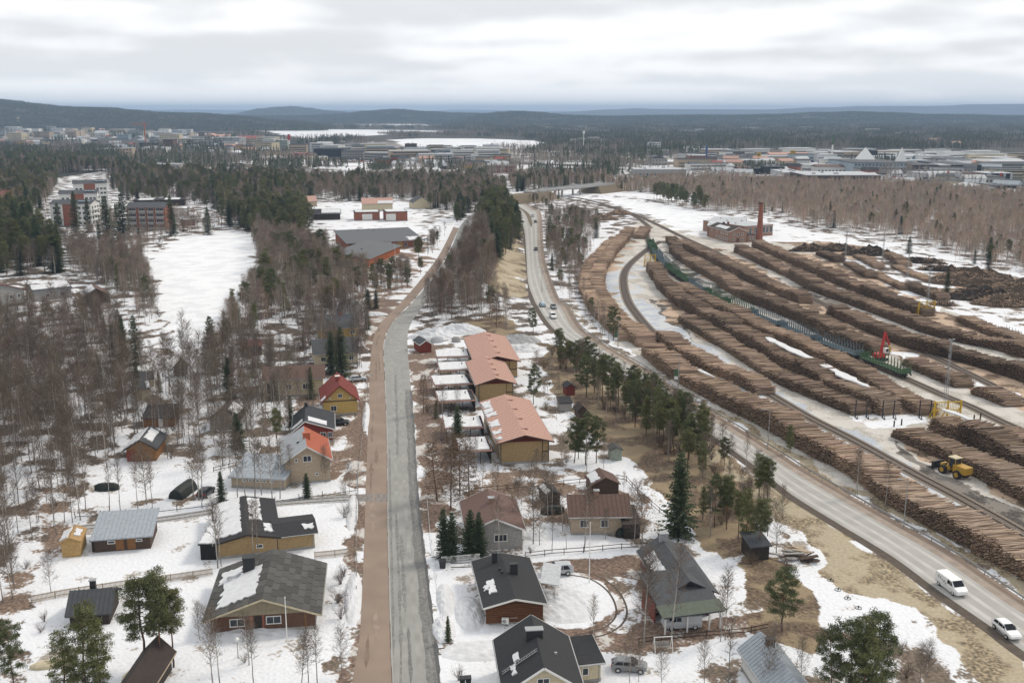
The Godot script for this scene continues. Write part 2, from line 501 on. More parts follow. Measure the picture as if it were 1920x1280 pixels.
func make_ground() -> void:
	var near := [
		# gardens west of the street
		[11,pl([-196.41,-353.22,-134.09,-353.22,-85.19,-248.7,-77.57,-204.27,-70.23,-172.65,-71.71,-157.72,-64.2,-130.67,-54.89,-104.05,-58.12,-94.08])],
		[0,pl([-196.41,-353.22,-135.71,-315.76,-100.76,-254.16,-83.77,-211.91,-78.43,-181.14,-82.73,-172.65,-100.05,-172.65])],
		[14,pl([-79.94,-167.39,-84.74,-184.14,-81.45,-181.14,-73.48,-157.72,-67.6,-137.49,-64.31,-124.43,-64.41,-118.71,-69.89,-118.71,-68.64,-127.48,-72.9,-143.04])],
		[1,pl([-70.67,-151.11,-55.78,-157.72,-49.79,-164.87,-27.1,-161.22,-23.37,-141.15,-23.62,-129.06,-21.35,-104.05,-56.72,-104.05,-63.04,-118.71,-64.99,-127.48])],
		[1,pl([-78.26,-178.22,-54.3,-181.14,-41.43,-168.68,-29.72,-178.22,-27.93,-163.64,-40.73,-157.72,-51.64,-164.87,-72.27,-161.22])],
		[2,pl([-98,-254.16,-50.99,-353.22,-27.15,-181.14,-42.33,-172.65,-56.31,-181.14,-70.33,-178.22])],
		[0,pl([-96.32,-353.22,-51.42,-343.08,-37.27,-254.16,-51.98,-238.43,-71.77,-254.16])],
		[14,pl([-54.09,-248.7,-36.51,-248.7,-26.75,-178.22,-33.67,-172.65,-40.84,-184.14])],
		[1,pl([-31.7,-178.22,-29.66,-181.14,-27.47,-163.64,-30.43,-164.87])],
		[4,pl([-32.67,-184.14,-36.51,-248.7,-50.99,-353.22,-40.04,-375.32,-36.95,-285.22,-34.48,-248.7,-25.76,-178.22,-16.47,-104.05,-18.91,-104.05,-21.8,-130.67,-26.56,-162.42])],
		# east of the street, parking and the row houses
		[2,pl([-29.86,-299.75,-10.44,-324.39,6.46,-299.75,13.52,-248.7,22.48,-204.27,23.09,-172.65,23.54,-149.01,15.82,-139.3,-11.07,-139.3,-15.39,-172.65])],
		[4,pl([-28.7,-271.97,-22.79,-285.22,-15.67,-220.11,-11.23,-184.14,-10.93,-149.01,-13.45,-149.01])],
		[0,pl([-35.88,-353.22,7.55,-353.22,7.7,-285.22,0,-292.31,-13.23,-307.55,-29.06,-299.75])],
		[12,pl([-18.66,-315.76,0,-324.39,3.23,-299.75,-9.24,-285.22])],
		[12,pl([7.7,-285.22,15.05,-278.45,22.55,-259.85,33.76,-220.11,45.57,-178.22,42.5,-157.72,34.8,-139.3,30.34,-144.98,26.56,-157.72,25.38,-175.4,18.66,-187.23,13.72,-208.02,10.4,-238.43])],
		[1,pl([17.36,-184.14,22.12,-181.14,25.82,-164.87,28.95,-151.11,27.4,-146.97,22.99,-151.11,21.51,-167.39,17.32,-172.65])],
		[14,pl([11.89,-178.22,3.9,-175.4,-5.94,-178.22,-7.97,-157.72,-6.4,-141.15,1.62,-143.04,7.47,-146.97,19.93,-146.97,22.13,-164.87])],
		[1,pl([2.1,-149.01,8.62,-153.25,16.6,-146.97,15.03,-139.3,2.34,-137.49])],
		[1,pl([-10.94,-137.49,-4.74,-139.3,-4.11,-118.71,-2.01,-116.02,-7.31,-114.71,-9.9,-122.95])],
		[4,pl([0,-139.3,11.1,-139.66,20.53,-142.09,20.9,-130.67,18.19,-121.51,19.18,-118.71,33.23,-122.95,31.71,-116.68,17.86,-114.07,6.65,-114.71,-0.68,-117.35,5.48,-118.71,12.53,-120.8,14.03,-129.06,9.22,-134.86])],
		[1,pl([5.32,-133.15,9.18,-134.34,12.84,-132.31,14.08,-125.94,12.59,-121.51,8.93,-118.98,5.48,-118.71,4.2,-121.51,3.61,-125.94])],
		[2,pl([13.9,-135.72,18.33,-134,19.14,-125.94,17.13,-118.71,13.09,-119.4,15.17,-125.94])],
		[1,pl([-9.26,-114.07,0,-115.36,0,-104.05,-7.93,-104.05])],
		[2,pl([6.61,-114.07,18.43,-113.43,30.88,-116.02,28.67,-104.05,8.39,-101.91])],
		[1,pl([10.58,-114.07,18.34,-112.8,26.05,-115.36,24.52,-110.95,17.24,-105.14,9.15,-104.05])],
		[2,pl([28.01,-141.15,35.21,-141.15,36.24,-132.31,33.93,-122.95,28.68,-121.51,27.62,-130.67])],
		[1,pl([29.26,-139.3,35.17,-137.49,35.05,-127.48,28.28,-122.95])],
		[12,pl([36.81,-141.15,42.7,-139.3,42.08,-129.06,40.69,-117.35,35.89,-114.71,32.2,-118.71])],
		[1,pl([43.38,-157.72,45.98,-151.11,47.22,-141.15,47.25,-129.06,52.32,-122.95,52.37,-116.02,51.24,-104.05,36.6,-104.05,42.12,-113.43,39.87,-121.51,41.24,-134,41.82,-144.98])],
		[2,pl([40.69,-117.35,47.57,-121.51,51.23,-120.09,52.13,-112.18,50.31,-101.91,35.94,-101.91])],
		[3,pl([41.47,-187.23,47.62,-163.64,51.41,-152.17,55.97,-138.39,58.53,-126.71,61.13,-116.68,63.99,-106.26,57.56,-94.08,52.83,-100.87,53.57,-110.95,53.44,-118.71,52.88,-124.43,48.19,-127.48,45.82,-134,46.17,-143.04,43.12,-153.25,41.14,-167.39])],
		[3,pl([19.73,-259.85,30.02,-228.93,41.47,-187.23,37.64,-178.22,26.52,-220.11,16.23,-248.7])],
		# east verge and the timber yard
		[3,pl([18.89,-353.22,24.63,-285.22,35.06,-254.16,45.52,-210.34,54.95,-177.08,62.7,-156.8,69.17,-132.98,73.07,-120.8,76.67,-127.48,70.34,-137.49,62.42,-164.87,55.99,-187.23,42.13,-226.66,27.66,-268.84,21.2,-315.76])],
		[1,pl([23.75,-315.76,29.76,-275.17,43.17,-232.64,56.69,-189.78,63.21,-167.14,71.01,-138.93,75.84,-125.94,78.39,-130.67,72.46,-142.09,63.4,-178.22,45.06,-243.47,35.71,-275.17])],
		[5,pl([28.44,-428.6,75.12,-595.1,97.28,-542.8,139.78,-509,148.15,-375.32,145.17,-259.85,75.21,-127.48,63.23,-161.22,49.47,-204.27,33.83,-259.85,27.14,-315.76])],
		[6,pl([36.25,-292.31,41.92,-248.7,58.31,-188.81,68.55,-152.17,76.67,-127.48,84.03,-141.15,77.99,-166.13,69.38,-196.43,60.61,-231.24,49.49,-268.84])],
		[7,pl([51.72,-358.5,52.35,-285.22,61.29,-228.93,69.7,-204.27,67.22,-199.92,59.34,-231.24,49.49,-268.84,46.65,-315.76])],
		[7,pl([75.51,-195.4,79.25,-178.22,86.59,-149.01,84.46,-144.98,77.45,-164.87,74.65,-187.23])],
		[13,pl([35.88,-353.22,38.29,-324.39,43.11,-285.22,49.69,-254.16,57.87,-220.11,64.21,-193.72,72.93,-167.39,80.5,-137.49,82.43,-141.15,76.67,-167.39,70.18,-198.86,62.38,-238.43,52.35,-285.22,48.74,-324.39,48.05,-375.32])],
		[6,pl([57.51,-400.2,74.25,-299.75,92.36,-215.94,80.05,-208.02,64.91,-248.7,49.19,-315.76])],
		[6,pl([73.26,-461.1,88.15,-343.08,102.33,-278.45,107.61,-240.92,115.8,-204.27,128.83,-228.93,123.17,-285.22,108.11,-375.32,98.86,-479.2])],
		[6,pl([106.46,-479.2,118.34,-369.55,127.59,-295.99,142.17,-254.16,149.93,-268.84,142.73,-324.39,141.34,-444.2,123.66,-509])],
		[6,pl([80.94,-204.27,93.68,-162.42,86.59,-149.01,84.05,-171.31,77.32,-188.81])],
		[1,pl([75.12,-213.91,80.24,-215.12,91.01,-211.12,87.87,-206.13,74.2,-204.27])],
		[1,pl([102.33,-278.45,108.9,-271.97,113.59,-248.7,118.96,-226.66,120.89,-213.91,118.8,-209.95,114.36,-222.26,108.18,-248.7])],
		[1,pl([148.15,-328.87,156.66,-324.39,158.58,-285.22,142.17,-254.16,141.65,-285.22])],
		[1,pl([151.4,-461.1,150.17,-428.6,145.96,-369.55,146.74,-338.21,141.09,-328.87,137.87,-353.22,138.53,-407])],
		[9,pl([-165.6,-447.5,-176.47,-531,-140.58,-550,-108.76,-428.6,-92.54,-353.22,-84.53,-295.99,-77.98,-254.16,-86.6,-253.05,-97.13,-271.97,-100.08,-292.31,-111.96,-315.76,-135.13,-375.32])],
		[1,pl([-77.98,-254.16,-86.6,-253.05,-94.66,-248.7,-82.55,-228.93,-63.73,-233.59,-71.77,-254.16])],
		[7,pl([102.24,-400.2,110.14,-361.75,114.88,-324.39,118.38,-288.72,129.03,-264.57,135.17,-240.92,130.05,-231.24,124.41,-248.7,111.36,-278.45,107.24,-333.48])],
	]
	var mid := [
		[11,pl([-552.8,-1041.4,-303.52,-1041.4,-258.06,-1382.1,-43.01,-1382.1,-10.18,-315.76,-173.03,-315.76])],
		[0,pl([-393.06,-736.1,-221.23,-567.8,-185.04,-479.2,-158.64,-353.22,-164.65,-299.75])],
		[9,pl([-165.6,-447.5,-176.47,-531,-163.03,-552.5,-140.58,-550,-108.76,-428.6,-92.54,-353.22,-85.55,-299.75,-77.08,-248.7,-87.9,-248.7,-97,-285.22,-111.96,-315.76,-135.13,-375.32])],
		[11,pl([-281.69,-595.1,-257.67,-782.2,-216.77,-782.2,-158.45,-567.8,-168.81,-542.8,-179.27,-531,-170.45,-461.1,-210.39,-479.2])],
		[1,pl([-154.14,-736.1,-69.36,-736.1,-45.78,-542.8,-107.62,-567.8])],
		[1,pl([-100.19,-736.1,-74.07,-744.9,-47.83,-567.8,-71.75,-567.8])],
		[14,pl([-91.25,-479.2,-43.01,-509,-29.58,-428.6,-37.77,-353.22,-45.8,-315.76,-58.77,-343.08])],
		[1,pl([-45.98,-625.2,-26.27,-625.2,-25.03,-428.6,-35.75,-333.48,-43.48,-338.21,-36.4,-428.6])],
		[12,pl([-19,-658.3,0,-715,7.15,-542.8,5.67,-353.22,8.07,-299.75,-4.84,-299.75,-12.78,-400.2])],
		[3,pl([-11.44,-542.8,4.48,-567.8,6.1,-461.1,5.29,-353.22,-5.51,-343.08,-7.96,-428.6])],
		[11,pl([19,-658.3,67.38,-676.2,65.77,-567.8,34.13,-428.6,23.75,-315.76,15.11,-353.22,14.65,-461.1])],
		[1,pl([28.61,-542.8,53.21,-595.1,54.36,-542.8,27.69,-400.2,25.03,-428.6])],
		[1,pl([-8.71,-834.3,32.72,-782.2,75.47,-802.3,131.02,-736.1,169.01,-595.1,184.87,-531,206.21,-375.32,234.36,-428.6,198.92,-509,181.82,-641.3,139.06,-782.2,81.08,-863,-9.01,-863])],
		[1,pl([40.4,-772.5,71.86,-763.1,94.81,-562.6,99.29,-538,139.78,-509,158.1,-498.7,177.46,-452.5,194.52,-353.22,203.16,-369.55,187.58,-479.2,165.14,-581.1,120.22,-695.1,75.47,-802.3])],
		[9,pl([69.53,-782.2,118.67,-665.4,107.62,-567.8,94.42,-542.8,88.67,-625.2,72.38,-727.6])],
		[11,pl([130.88,-782.2,200.44,-834.3,294.71,-542.8,212.59,-387.4,194.99,-498.7,169.01,-595.1,123.86,-695.1])],
		[5,pl([31.85,-428.6,65.77,-567.8,84.58,-631.5,97.28,-542.8,139.78,-509,148.15,-375.32,145.17,-259.85,124.17,-220.11,53.04,-220.11,22.6,-299.75])],
		[13,pl([52.33,-428.6,43.04,-375.32,36.73,-343.08,33.53,-369.55,41.8,-413.9,53.72,-461.1])],
		[6,pl([23.74,-387.4,43.09,-479.2,67.28,-581.1,73.39,-581.1,43.23,-428.6,32.11,-353.22,32.28,-299.75,22.05,-315.76])],
		[6,pl([73.26,-461.1,88.15,-343.08,102.33,-278.45,108.11,-375.32,98.86,-479.2,82.98,-542.8])],
		[6,pl([106.46,-479.2,118.34,-369.55,127.59,-295.99,142.73,-324.39,141.34,-444.2,123.66,-509])],
		[6,pl([137.1,-509,163.27,-515.4,177.44,-479.2,163.07,-452.5,146.52,-461.1])],
		[7,pl([75.27,-509,68.26,-428.6,73.65,-353.22,85.6,-305.96,86.51,-315.76,78.9,-369.55,74.2,-444.2])],
		[7,pl([104.92,-411.1,110.79,-363.95,115.94,-317.45,110.29,-305.96,107.24,-333.48])],
		[1,pl([153.75,-464.6,153.35,-400.2,146.92,-343.08,141.96,-335.36,142.28,-381.27])],
		[1,pl([179.97,-479.2,182.02,-428.6,180.18,-375.32,179.29,-324.39,194.52,-353.22,191.42,-413.9])],
		[6,pl([182.02,-428.6,189.56,-400.2,189.16,-343.08,170.39,-307.55,154.92,-324.39,154.86,-353.22])],
		[1,pl([166.13,-400.2,162.16,-375.32,158.64,-353.22,150.6,-343.08,154.15,-375.32])],
	]
	var far := [
		[8,pl([-1284.8,-2347.3,-862.7,-2532.5,-412.1,-2347.3,-160.64,-1550.4,28.67,-1382.1,173.44,-1041.4,355.79,-658.3,880.3,-1650.8,257.03,-1550.4,36.53,-1764.8,-387.88,-2347.3,-1157.9,-3404,-2279.6,-4176])],
		[0,pl([-344.09,-1382.1,-143.37,-1382.1,-10.84,-1041.4,-8.44,-807.4,-430.4,-807.4,-819.3,-1550.4])],
		[0,pl([0,-1382.1,229.39,-1382.1,153.85,-893.7,0,-926.6])],
		[11,pl([97.56,-1041.4,238.48,-1041.4,365.25,-676.2,271.41,-498.7,160.29,-695.1,75.95,-807.4])],
		[1,pl([-568.6,-1895.7,-429.8,-1694.6,-258.06,-1382.1,-144.14,-1155.6,-135.59,-1086.2,-237.62,-1271.5,-401.6,-1550.4])],
		[1,pl([-217.69,-1310.8,-141.98,-1188.1,-124.29,-1086.2,-146.34,-1041.4,-203.7,-1188.1])],
		[8,pl([0,-1086.2,57.97,-1114.9,70.18,-962,0,-893.7])],
		[9,pl([-1022.2,-5398.3,-737.6,-5513.4,-462.6,-5287.8,-355.55,-4543.6,-577.8,-4315.7,-842.1,-4543.6])],
		[9,pl([-1244.4,-4796.8,-1166.7,-4981.9,-1011.5,-4465,-866.7,-3806.2,-600.9,-3644.7,-365.3,-3544.5,-138.53,-3359.6,-146.34,-3153.8,-422.8,-3153.8,-340.74,-2872.2,-421.8,-2636.5,-512.8,-2483.5,-682.2,-3006.4,-882.9,-3496.4])],
		[9,pl([-288.48,-2347.3,-205.13,-2483.5,-88.89,-2459.7,59,-2284.6,58.2,-2047.3,38.1,-1841.1,-54.79,-1764.8,-146.12,-1764.8,-215.38,-1983.9])],
	]
	var me := ArrayMesh.new()
	ground_grid(me,Vector2(-170,-352),Vector2(360,288),4.0,tile(Vector2(-170,-352),Vector2(360,288),0.2,2,near,1.8,0.022,21,45.0))
	ground_grid(me,Vector2(-450,-1152),Vector2(900,800),8.0,tile(Vector2(-450,-1152),Vector2(900,800),0.7,0,mid,5.0,0.06,31))
	var fm := tile(Vector2(-3400,-7152),Vector2(6800,6000),6.0,10,far,12.0,0.06,41)
	ground_grid(me,Vector2(-3400,-7152),Vector2(6800,6000),200.0,fm)
	var b := MB.new()
	var wide := mat("far_forest",lin(0.04,0.042,0.035),0.95,grain(0.03,9,0.55,1.2),0.0011)
	for q in [[-24000,-450,-1152,-352],[450,24000,-1152,-352],[-24000,-170,-352,-64],[190,24000,-352,-64],[-24000,24000,-64,3000],[-24000,-3400,-7152,-1152],[3400,24000,-7152,-1152],[-24000,24000,-24000,-7152]]:
		b.quad(Vector3(q[0],0,q[3]),Vector3(q[1],0,q[3]),Vector3(q[1],0,q[2]),Vector3(q[0],0,q[2]))
	b.mesh(wide,me)
	structure("ground",me)


var hill_spots := []  # [place, is it bare ground]

func hill(called: String,dist: float,deep: float,prof: Array,m: Material,trees := 0,bare: Array = []) -> void:
	## A long wooded rise across the view: crest heights against bearing, rising towards the crest and falling behind it.
	var b := MB.new()
	var rows := 12
	var cols := 160
	var nz := noise(0.0012,int(dist),3)
	var nb := noise(0.006,int(dist) + 3,4)
	var pts := []
	var b0: float = prof[0][0]
	var b1: float = prof[-1][0]
	for j in rows + 1:
		var t := float(j) / rows
		var line := []
		for i in cols + 1:
			var bx := lerpf(b0,b1,float(i) / cols)
			var y := 0.0
			for k in prof.size() - 1:
				if bx >= prof[k][0] and bx <= prof[k + 1][0]:
					y = lerpf(prof[k][1],prof[k + 1][1],smoothstep(0,1,(bx - prof[k][0]) / (prof[k + 1][0] - prof[k][0])))
			var d := dist + (t - 0.6) * deep
			var s := sin(clampf(t / 0.6,0,1) * PI / 2) if t < 0.6 else cos((t - 0.6) / 0.4 * PI / 2)
			var x := bx * d
			line.append(Vector3(x,maxf(-1.0,y * pow(s,1.5) + nz.get_noise_2d(x,d) * 7.0 * s) - 1.0,-d))
		pts.append(line)
	var r := RandomNumberGenerator.new()
	r.seed = int(dist)
	for j in rows:
		for i in cols:
			var g := 1.0 + nb.get_noise_2d(i * 30,j * 60) * 0.6
			var col := Color(0.062 * g,0.068 * g,0.05 * g)
			var u := lerpf(b0,b1,(i + 0.5) / cols)
			var open := false
			for q in bare:
				if u > q[0] and u < q[1] and j >= q[2] and j <= q[3] and nb.get_noise_2d(i * 47,j * 91) > -0.12: open = true
			b.col = Color(0.6,0.61,0.63) if open else col
			b.quad(pts[j][i],pts[j][i + 1],pts[j + 1][i + 1],pts[j + 1][i])
			if trees and absf(u) < 0.535 and j < 9:
				for k in (trees if not open else 1):
					var a := r.randf()
					var p: Vector3 = pts[j][i].lerp(pts[j][i + 1],a).lerp(pts[j + 1][i].lerp(pts[j + 1][i + 1],a),r.randf())
					hill_spots.append([p,r.randf()])
	structure(called,b,m)


func make_hills() -> void:
	var near := mat("hill_forest",Color.WHITE,0.95,grain(0.05,14,0.3,1.0,512,5),0.0016)
	near.vertex_color_use_as_albedo = true
	hill("far_ridge",20000,6000,[[-0.6974,34.2],[-0.4410,75.3],[-0.3231,85.5],[-0.2513,75.3],[-0.1744,80.4],[-0.0923,54.7],[-0.0513,80.4],[-0.0154,75.3],[0.0410,54.7],[0.1744,75.3],[0.6872,85.5]],near)
	hill("east_ridge",12500,4500,[[0.0103,0.0],[0.0410,45.8],[0.0974,81.0],[0.1231,90.6],[0.1744,84.2],[0.2359,77.8],[0.2974,103.5],[0.3385,116.3],[0.4051,122.7],[0.4564,138.7],[0.4923,145.1],[0.6872,167.6]],near)
	hill("round_hill",9000,2600,[[-0.2974,0.0],[-0.2667,27.3],[-0.2410,68.8],[-0.2256,82.7],[-0.2128,89.6],[-0.1974,78.1],[-0.1795,55.0],[-0.1436,27.3],[-0.1128,0.0]],near,1)
	hill("lake_hill",6200,1800,[[-0.3231,0.0],[-0.2769,25.6],[-0.2051,25.6],[-0.1641,35.1],[-0.1385,51.0],[-0.1154,60.5],[-0.0872,51.0],[-0.0564,41.5],[-0.0154,41.5],[0.0205,35.1],[0.0718,12.8],[0.1231,0.0]],near,4)
	hill("quarry_hill",5200,1500,[[-0.0615,0.0],[-0.0308,26.0],[-0.0103,44.7],[0.0051,51.3],[0.0256,44.7],[0.0513,31.3],[0.0974,26.0],[0.1487,28.7],[0.1897,31.3],[0.2513,36.7],[0.2974,44.7],[0.3282,47.3],[0.3590,42.0],[0.4051,34.0],[0.4923,28.7],[0.6872,28.7]],near,5,[[0.254,0.338,3,6],[0.415,0.451,1,3],[-0.005,0.02,6,7]])
	hill("west_hill",4400,1700,[[-0.7487,126.7],[-0.5436,110.9],[-0.4923,99.6],[-0.4615,86.1],[-0.4359,72.6],[-0.4103,69.2],[-0.3897,68.1],[-0.3692,56.8],[-0.3385,45.5],[-0.3077,41.0],[-0.2667,31.9],[-0.2256,13.9],[-0.1846,0.0]],near,5)



# ---------------------------------------------------------------- roads and rails

func strip(a: PackedVector2Array,b: PackedVector2Array,y: float) -> MB:
	## A road surface between its left and its right edge, both with the same number of points, running away from the camera.
	var m := MB.new()
	for i in a.size() - 1:
		m.quad(v3(a[i],y),v3(b[i],y),v3(b[i + 1],y),v3(a[i + 1],y))
	return m


func smooth_line(p: PackedVector2Array,n := 6) -> PackedVector2Array:
	var r := PackedVector2Array()
	for i in p.size() - 1:
		for k in n:
			r.append(p[i].cubic_interpolate(p[i + 1],p[maxi(i - 1,0)],p[mini(i + 2,p.size() - 1)],float(k) / n))
	r.append(p[-1])
	return r


func shift(p: PackedVector2Array,d: float) -> PackedVector2Array:
	## The line moved sideways by d metres, to the right of its direction seen from above.
	var r := PackedVector2Array()
	for i in p.size():
		var t := (p[mini(i + 1,p.size() - 1)] - p[maxi(i - 1,0)]).normalized()
		r.append(p[i] + Vector2(-t.y,t.x) * d)
	return r


func length_of(p: PackedVector2Array) -> float:
	var s := 0.0
	for i in p.size() - 1: s += p[i].distance_to(p[i + 1])
	return s


func at_length(p: PackedVector2Array,s: float) -> Array:
	for i in p.size() - 1:
		var d := p[i].distance_to(p[i + 1])
		if s <= d or i == p.size() - 2:
			return [p[i] + (p[i + 1] - p[i]) * (s / d),(p[i + 1] - p[i]).normalized()]
		s -= d
	return [p[0],Vector2.RIGHT]


func ragged(line: PackedVector2Array,w0: float,w1: float,sd: int,step := 1.5) -> PackedVector2Array:
	## A long patch of uneven width laid along a line.
	var f := noise(0.15,sd,3)
	var l := length_of(line)
	var a := PackedVector2Array()
	var b := PackedVector2Array()
	var s := 0.0
	while s < l:
		var q := at_length(line,s)
		var nrm: Vector2 = Vector2(-q[1].y,q[1].x)
		var e := minf(1.0,minf(s,l - s) / 3.0 + 0.1)
		var w: float = e * lerpf(w0,w1,0.5 + f.get_noise_1d(s))
		a.append(q[0] + nrm * w * (0.6 + 0.5 * f.get_noise_1d(s + 300)))
		b.append(q[0] - nrm * w * (0.6 + 0.5 * f.get_noise_1d(s + 700)))
		s += step
	b.reverse()
	a.append_array(b)
	return a


var road_polys := []

func make_roads() -> void:
	var sl := smooth_line(pl([-13.12,-100.87,-13.86,-106.26,-15.55,-118.71,-19.5,-149.01,-22.41,-172.65,-26.31,-204.27,-32.18,-248.7,-35.71,-275.17,-37.19,-292.31,-37.55,-307.55,-36.71,-322.63,-34.89,-343.08,-32.52,-381.27,-29.94,-441,-29.57,-509,-29.97,-581.1,-26.94,-641.3,-20.6,-715]))
	var sr := smooth_line(pl([-7.48,-100.87,-8.33,-106.26,-9.93,-118.71,-14.29,-149.01,-17.32,-172.65,-20.8,-204.27,-25.96,-248.7,-29.17,-275.17,-30.89,-292.31,-31.6,-305.96,-31.45,-318.3,-30.43,-338.21,-28.86,-372.99,-26.17,-428.6,-24.24,-498.7,-22.62,-573,-19.9,-631.5,-14.73,-702.9]))
	structure("street",strip(sl,sr,0.02),M.asphalt_street)
	for k in [[0.22,0.34],[0.52,0.64]]:
		var a := PackedVector2Array()
		var b := PackedVector2Array()
		for i in sl.size():
			a.append(sl[i].lerp(sr[i],k[0])); b.append(sl[i].lerp(sr[i],k[1]))
		structure("worn_lane_of_street",strip(a,b,0.0235),mat("asphalt_worn",lin(0.33,0.327,0.305),0.85,M.g1,0.05) if not M.has("asphalt_worn") else M.asphalt_worn)
	# wet bands along the kerb and patches of repair
	mat("asphalt_dark",lin(0.235,0.232,0.22),0.8,M.g2,0.1)
	mat("asphalt_mid",lin(0.28,0.277,0.26),0.8,M.g2,0.08)
	var edge := smooth_line(pl([-8.61,-100.87,-9.26,-106.26,-10.83,-118.71,-15.05,-149.01,-17.99,-172.65,-21.12,-200.63,-24.98,-233.59]))
	for k in 9:
		structure("wet_patch_of_street",patch_of(ragged(smooth_line([edge,shift(edge,0.5),shift(edge,-0.4),shift(edge,0.75),pl([-12.35,-100.87,-14.32,-118.71,-16.65,-137.49,-19.3,-157.72]),pl([-14.14,-122.95,-15.58,-134,-17.49,-149.01]),pl([-11.7,-105.14,-12.64,-113.43,-13.5,-120.09]),pl([-14.47,-112.18,-16.72,-130.67,-20.19,-157.72,-24.22,-190.42]),pl([-21.95,-184.14,-25.13,-211.91,-29.61,-248.7])][k],2),[0.5,0.25,0.2,0.12,0.12,0.2,0.15,0.12,0.2][k],[1.1,0.8,0.7,0.45,0.45,0.8,0.5,0.35,0.6][k],20 + k,0.8),0.0265 + 0.002 * k),M[["asphalt_mid","asphalt_dark","asphalt_dark","asphalt_wet","asphalt_mid","asphalt_mid","asphalt_dark","asphalt_mid","asphalt_mid"][k]])
	var pl0 := smooth_line(pl([-17.93,-100.87,-18.64,-106.26,-19.53,-118.71,-23.29,-149.01,-26.36,-172.65,-30.35,-204.27,-36.11,-248.7,-39.58,-278.45,-40.99,-295.99,-41.21,-311.6,-40.24,-326.17,-38.63,-347.06,-36.51,-384.92,-33.93,-450.8,-33.47,-519.8,-33.64,-581.1]))
	var pr0 := smooth_line(pl([-13.24,-100.87,-13.98,-106.26,-15.69,-118.71,-19.63,-149.01,-22.56,-172.65,-26.48,-204.27,-32.39,-248.7,-35.94,-275.17,-37.51,-292.31,-37.88,-307.55,-37.06,-322.63,-35.26,-343.08,-32.93,-381.27,-30.41,-441,-30.11,-509,-30.17,-573]))
	structure("gravel_path",strip(pl0,pr0,0.016),M.gravel_red)
	structure("side_path",strip(smooth_line(pl([-70.27,-152.17,-57.82,-155.9,-48.45,-160.04,-40.13,-162.91,-33.1,-164.38,-27.78,-165.62])),smooth_line(pl([-68.61,-150.26,-56.92,-153.25,-47.68,-157.26,-39.48,-160.04,-32.56,-161.46,-24.56,-162.42])),0.012),M.dirty_snow)
	for line in [pl([6.94,-135.38,11.43,-133.66,14.03,-129.06,14.49,-122.95,12.33,-118.71,8.09,-116.55]),pl([-9.2,-113.18,-3.96,-113.69,2.65,-114.45,9.32,-114.97]),pl([-68.97,-151.11,-57.37,-154.57,-48.06,-158.64,-39.8,-161.46,-32.83,-162.91,-27.51,-163.89]),pl([-8.99,-137.49,-4.7,-137.85,0,-139.3])]:
		var w := smooth_line(line)
		for d in [-0.9,0.5]: structure("wheel_track",strip(shift(w,d),shift(w,d + 0.28),0.022),M.dirt)
	structure("side_path_crossing",strip(pl([-28.24,-165.62,-24.11,-165.87,-21.7,-165.87]),pl([-27.82,-162.91,-23.61,-162.18,-21.16,-162.18]),0.03),mat("crossing_grey",lin(0.3,0.27,0.25),0.9,M.g2,0.1))
	var mid := PackedVector2Array()
	for i in pl0.size(): mid.append(pl0[i].lerp(pr0[i],0.5))
	mat("gravel_pale",lin(0.33,0.26,0.21),0.95,M.g1,0.1)
	mat("gravel_wet",lin(0.225,0.165,0.125),0.9,M.g1,0.1)
	var pr := RandomNumberGenerator.new()
	pr.seed = 12
	for k in 22:
		var s0 := pr.randf_range(5,210)
		var seg := PackedVector2Array()
		var off := Vector2(pr.randf_range(-1.2,1.2),0)
		var step := pr.randf_range(1.5,4.5)
		for i in 5: seg.append(at_length(mid,s0 + i * step)[0] + off)
		structure("gravel_patch",patch_of(ragged(seg,0.15,pr.randf_range(0.5,0.95),80 + k,0.5),0.0175 + k * 0.0012),M.gravel_pale if k % 2 else M.gravel_wet)
	var kb := MB.new()
	for i in sl.size() - 1:
		if sl[i].y > -330.0: kb.bar(v3(sl[i],0.06),v3(sl[i + 1],0.06),0.16,0.13)
	tag(part(self,"kerb",kb,M.kerb),"","","","structure")
	# highway
	var hl := smooth_line(pl([66.49,-100.87,63.11,-113.43,62.08,-118.71,59.44,-128.9,56.85,-140.77,52.15,-154.57,48.61,-165.62,46.06,-178.22,40.77,-199.92,33.46,-226.66,24.84,-254.16,19.58,-276.47,12.71,-302.83,9.01,-336.31,7.74,-353.22,6.25,-391.17,6.59,-461.1,6.78,-560,4.33,-634.8,-3.7,-706.9,-11.83,-753.9]))
	var hr := smooth_line(pl([72.93,-110.95,68.67,-124.58,67.26,-130.83,64.82,-141.9,61.17,-152.6,57.08,-164.87,52.9,-178.22,50.6,-187.23,44.9,-207.26,39.85,-224.88,34.42,-249.24,26.31,-276.47,20.05,-302.83,17.62,-339.18,15.11,-353.22,13.29,-439.4,13.97,-498.7,17.27,-658.3,14.34,-683.6,9.47,-723.3,-0.8,-767.8]))
	var sh := MB.new()
	for e in [[sl,sr,2.0],[hl,hr,3.0],[pl0,pr0,1.5]]:
		var a := shift(e[0],-e[2])
		var c := shift(e[1],e[2])
		c.reverse()
		a.append_array(c)
		road_polys.append(a)
	structure("highway",strip(hl,hr,0.03),M.asphalt_highway)
	structure("gravel_shoulder",strip(shift(hl,-1.7),hl,0.012),M.dirt)
	structure("east_shoulder",strip(hr,shift(hr,1.6),0.012),M.gravel_red)
	structure("brown_lane_edge",strip(shift(hr,-1.3),shift(hr,-0.1),0.036),mat("asphalt_sandy",lin(0.36,0.3,0.25),0.9,M.g1,0.08))
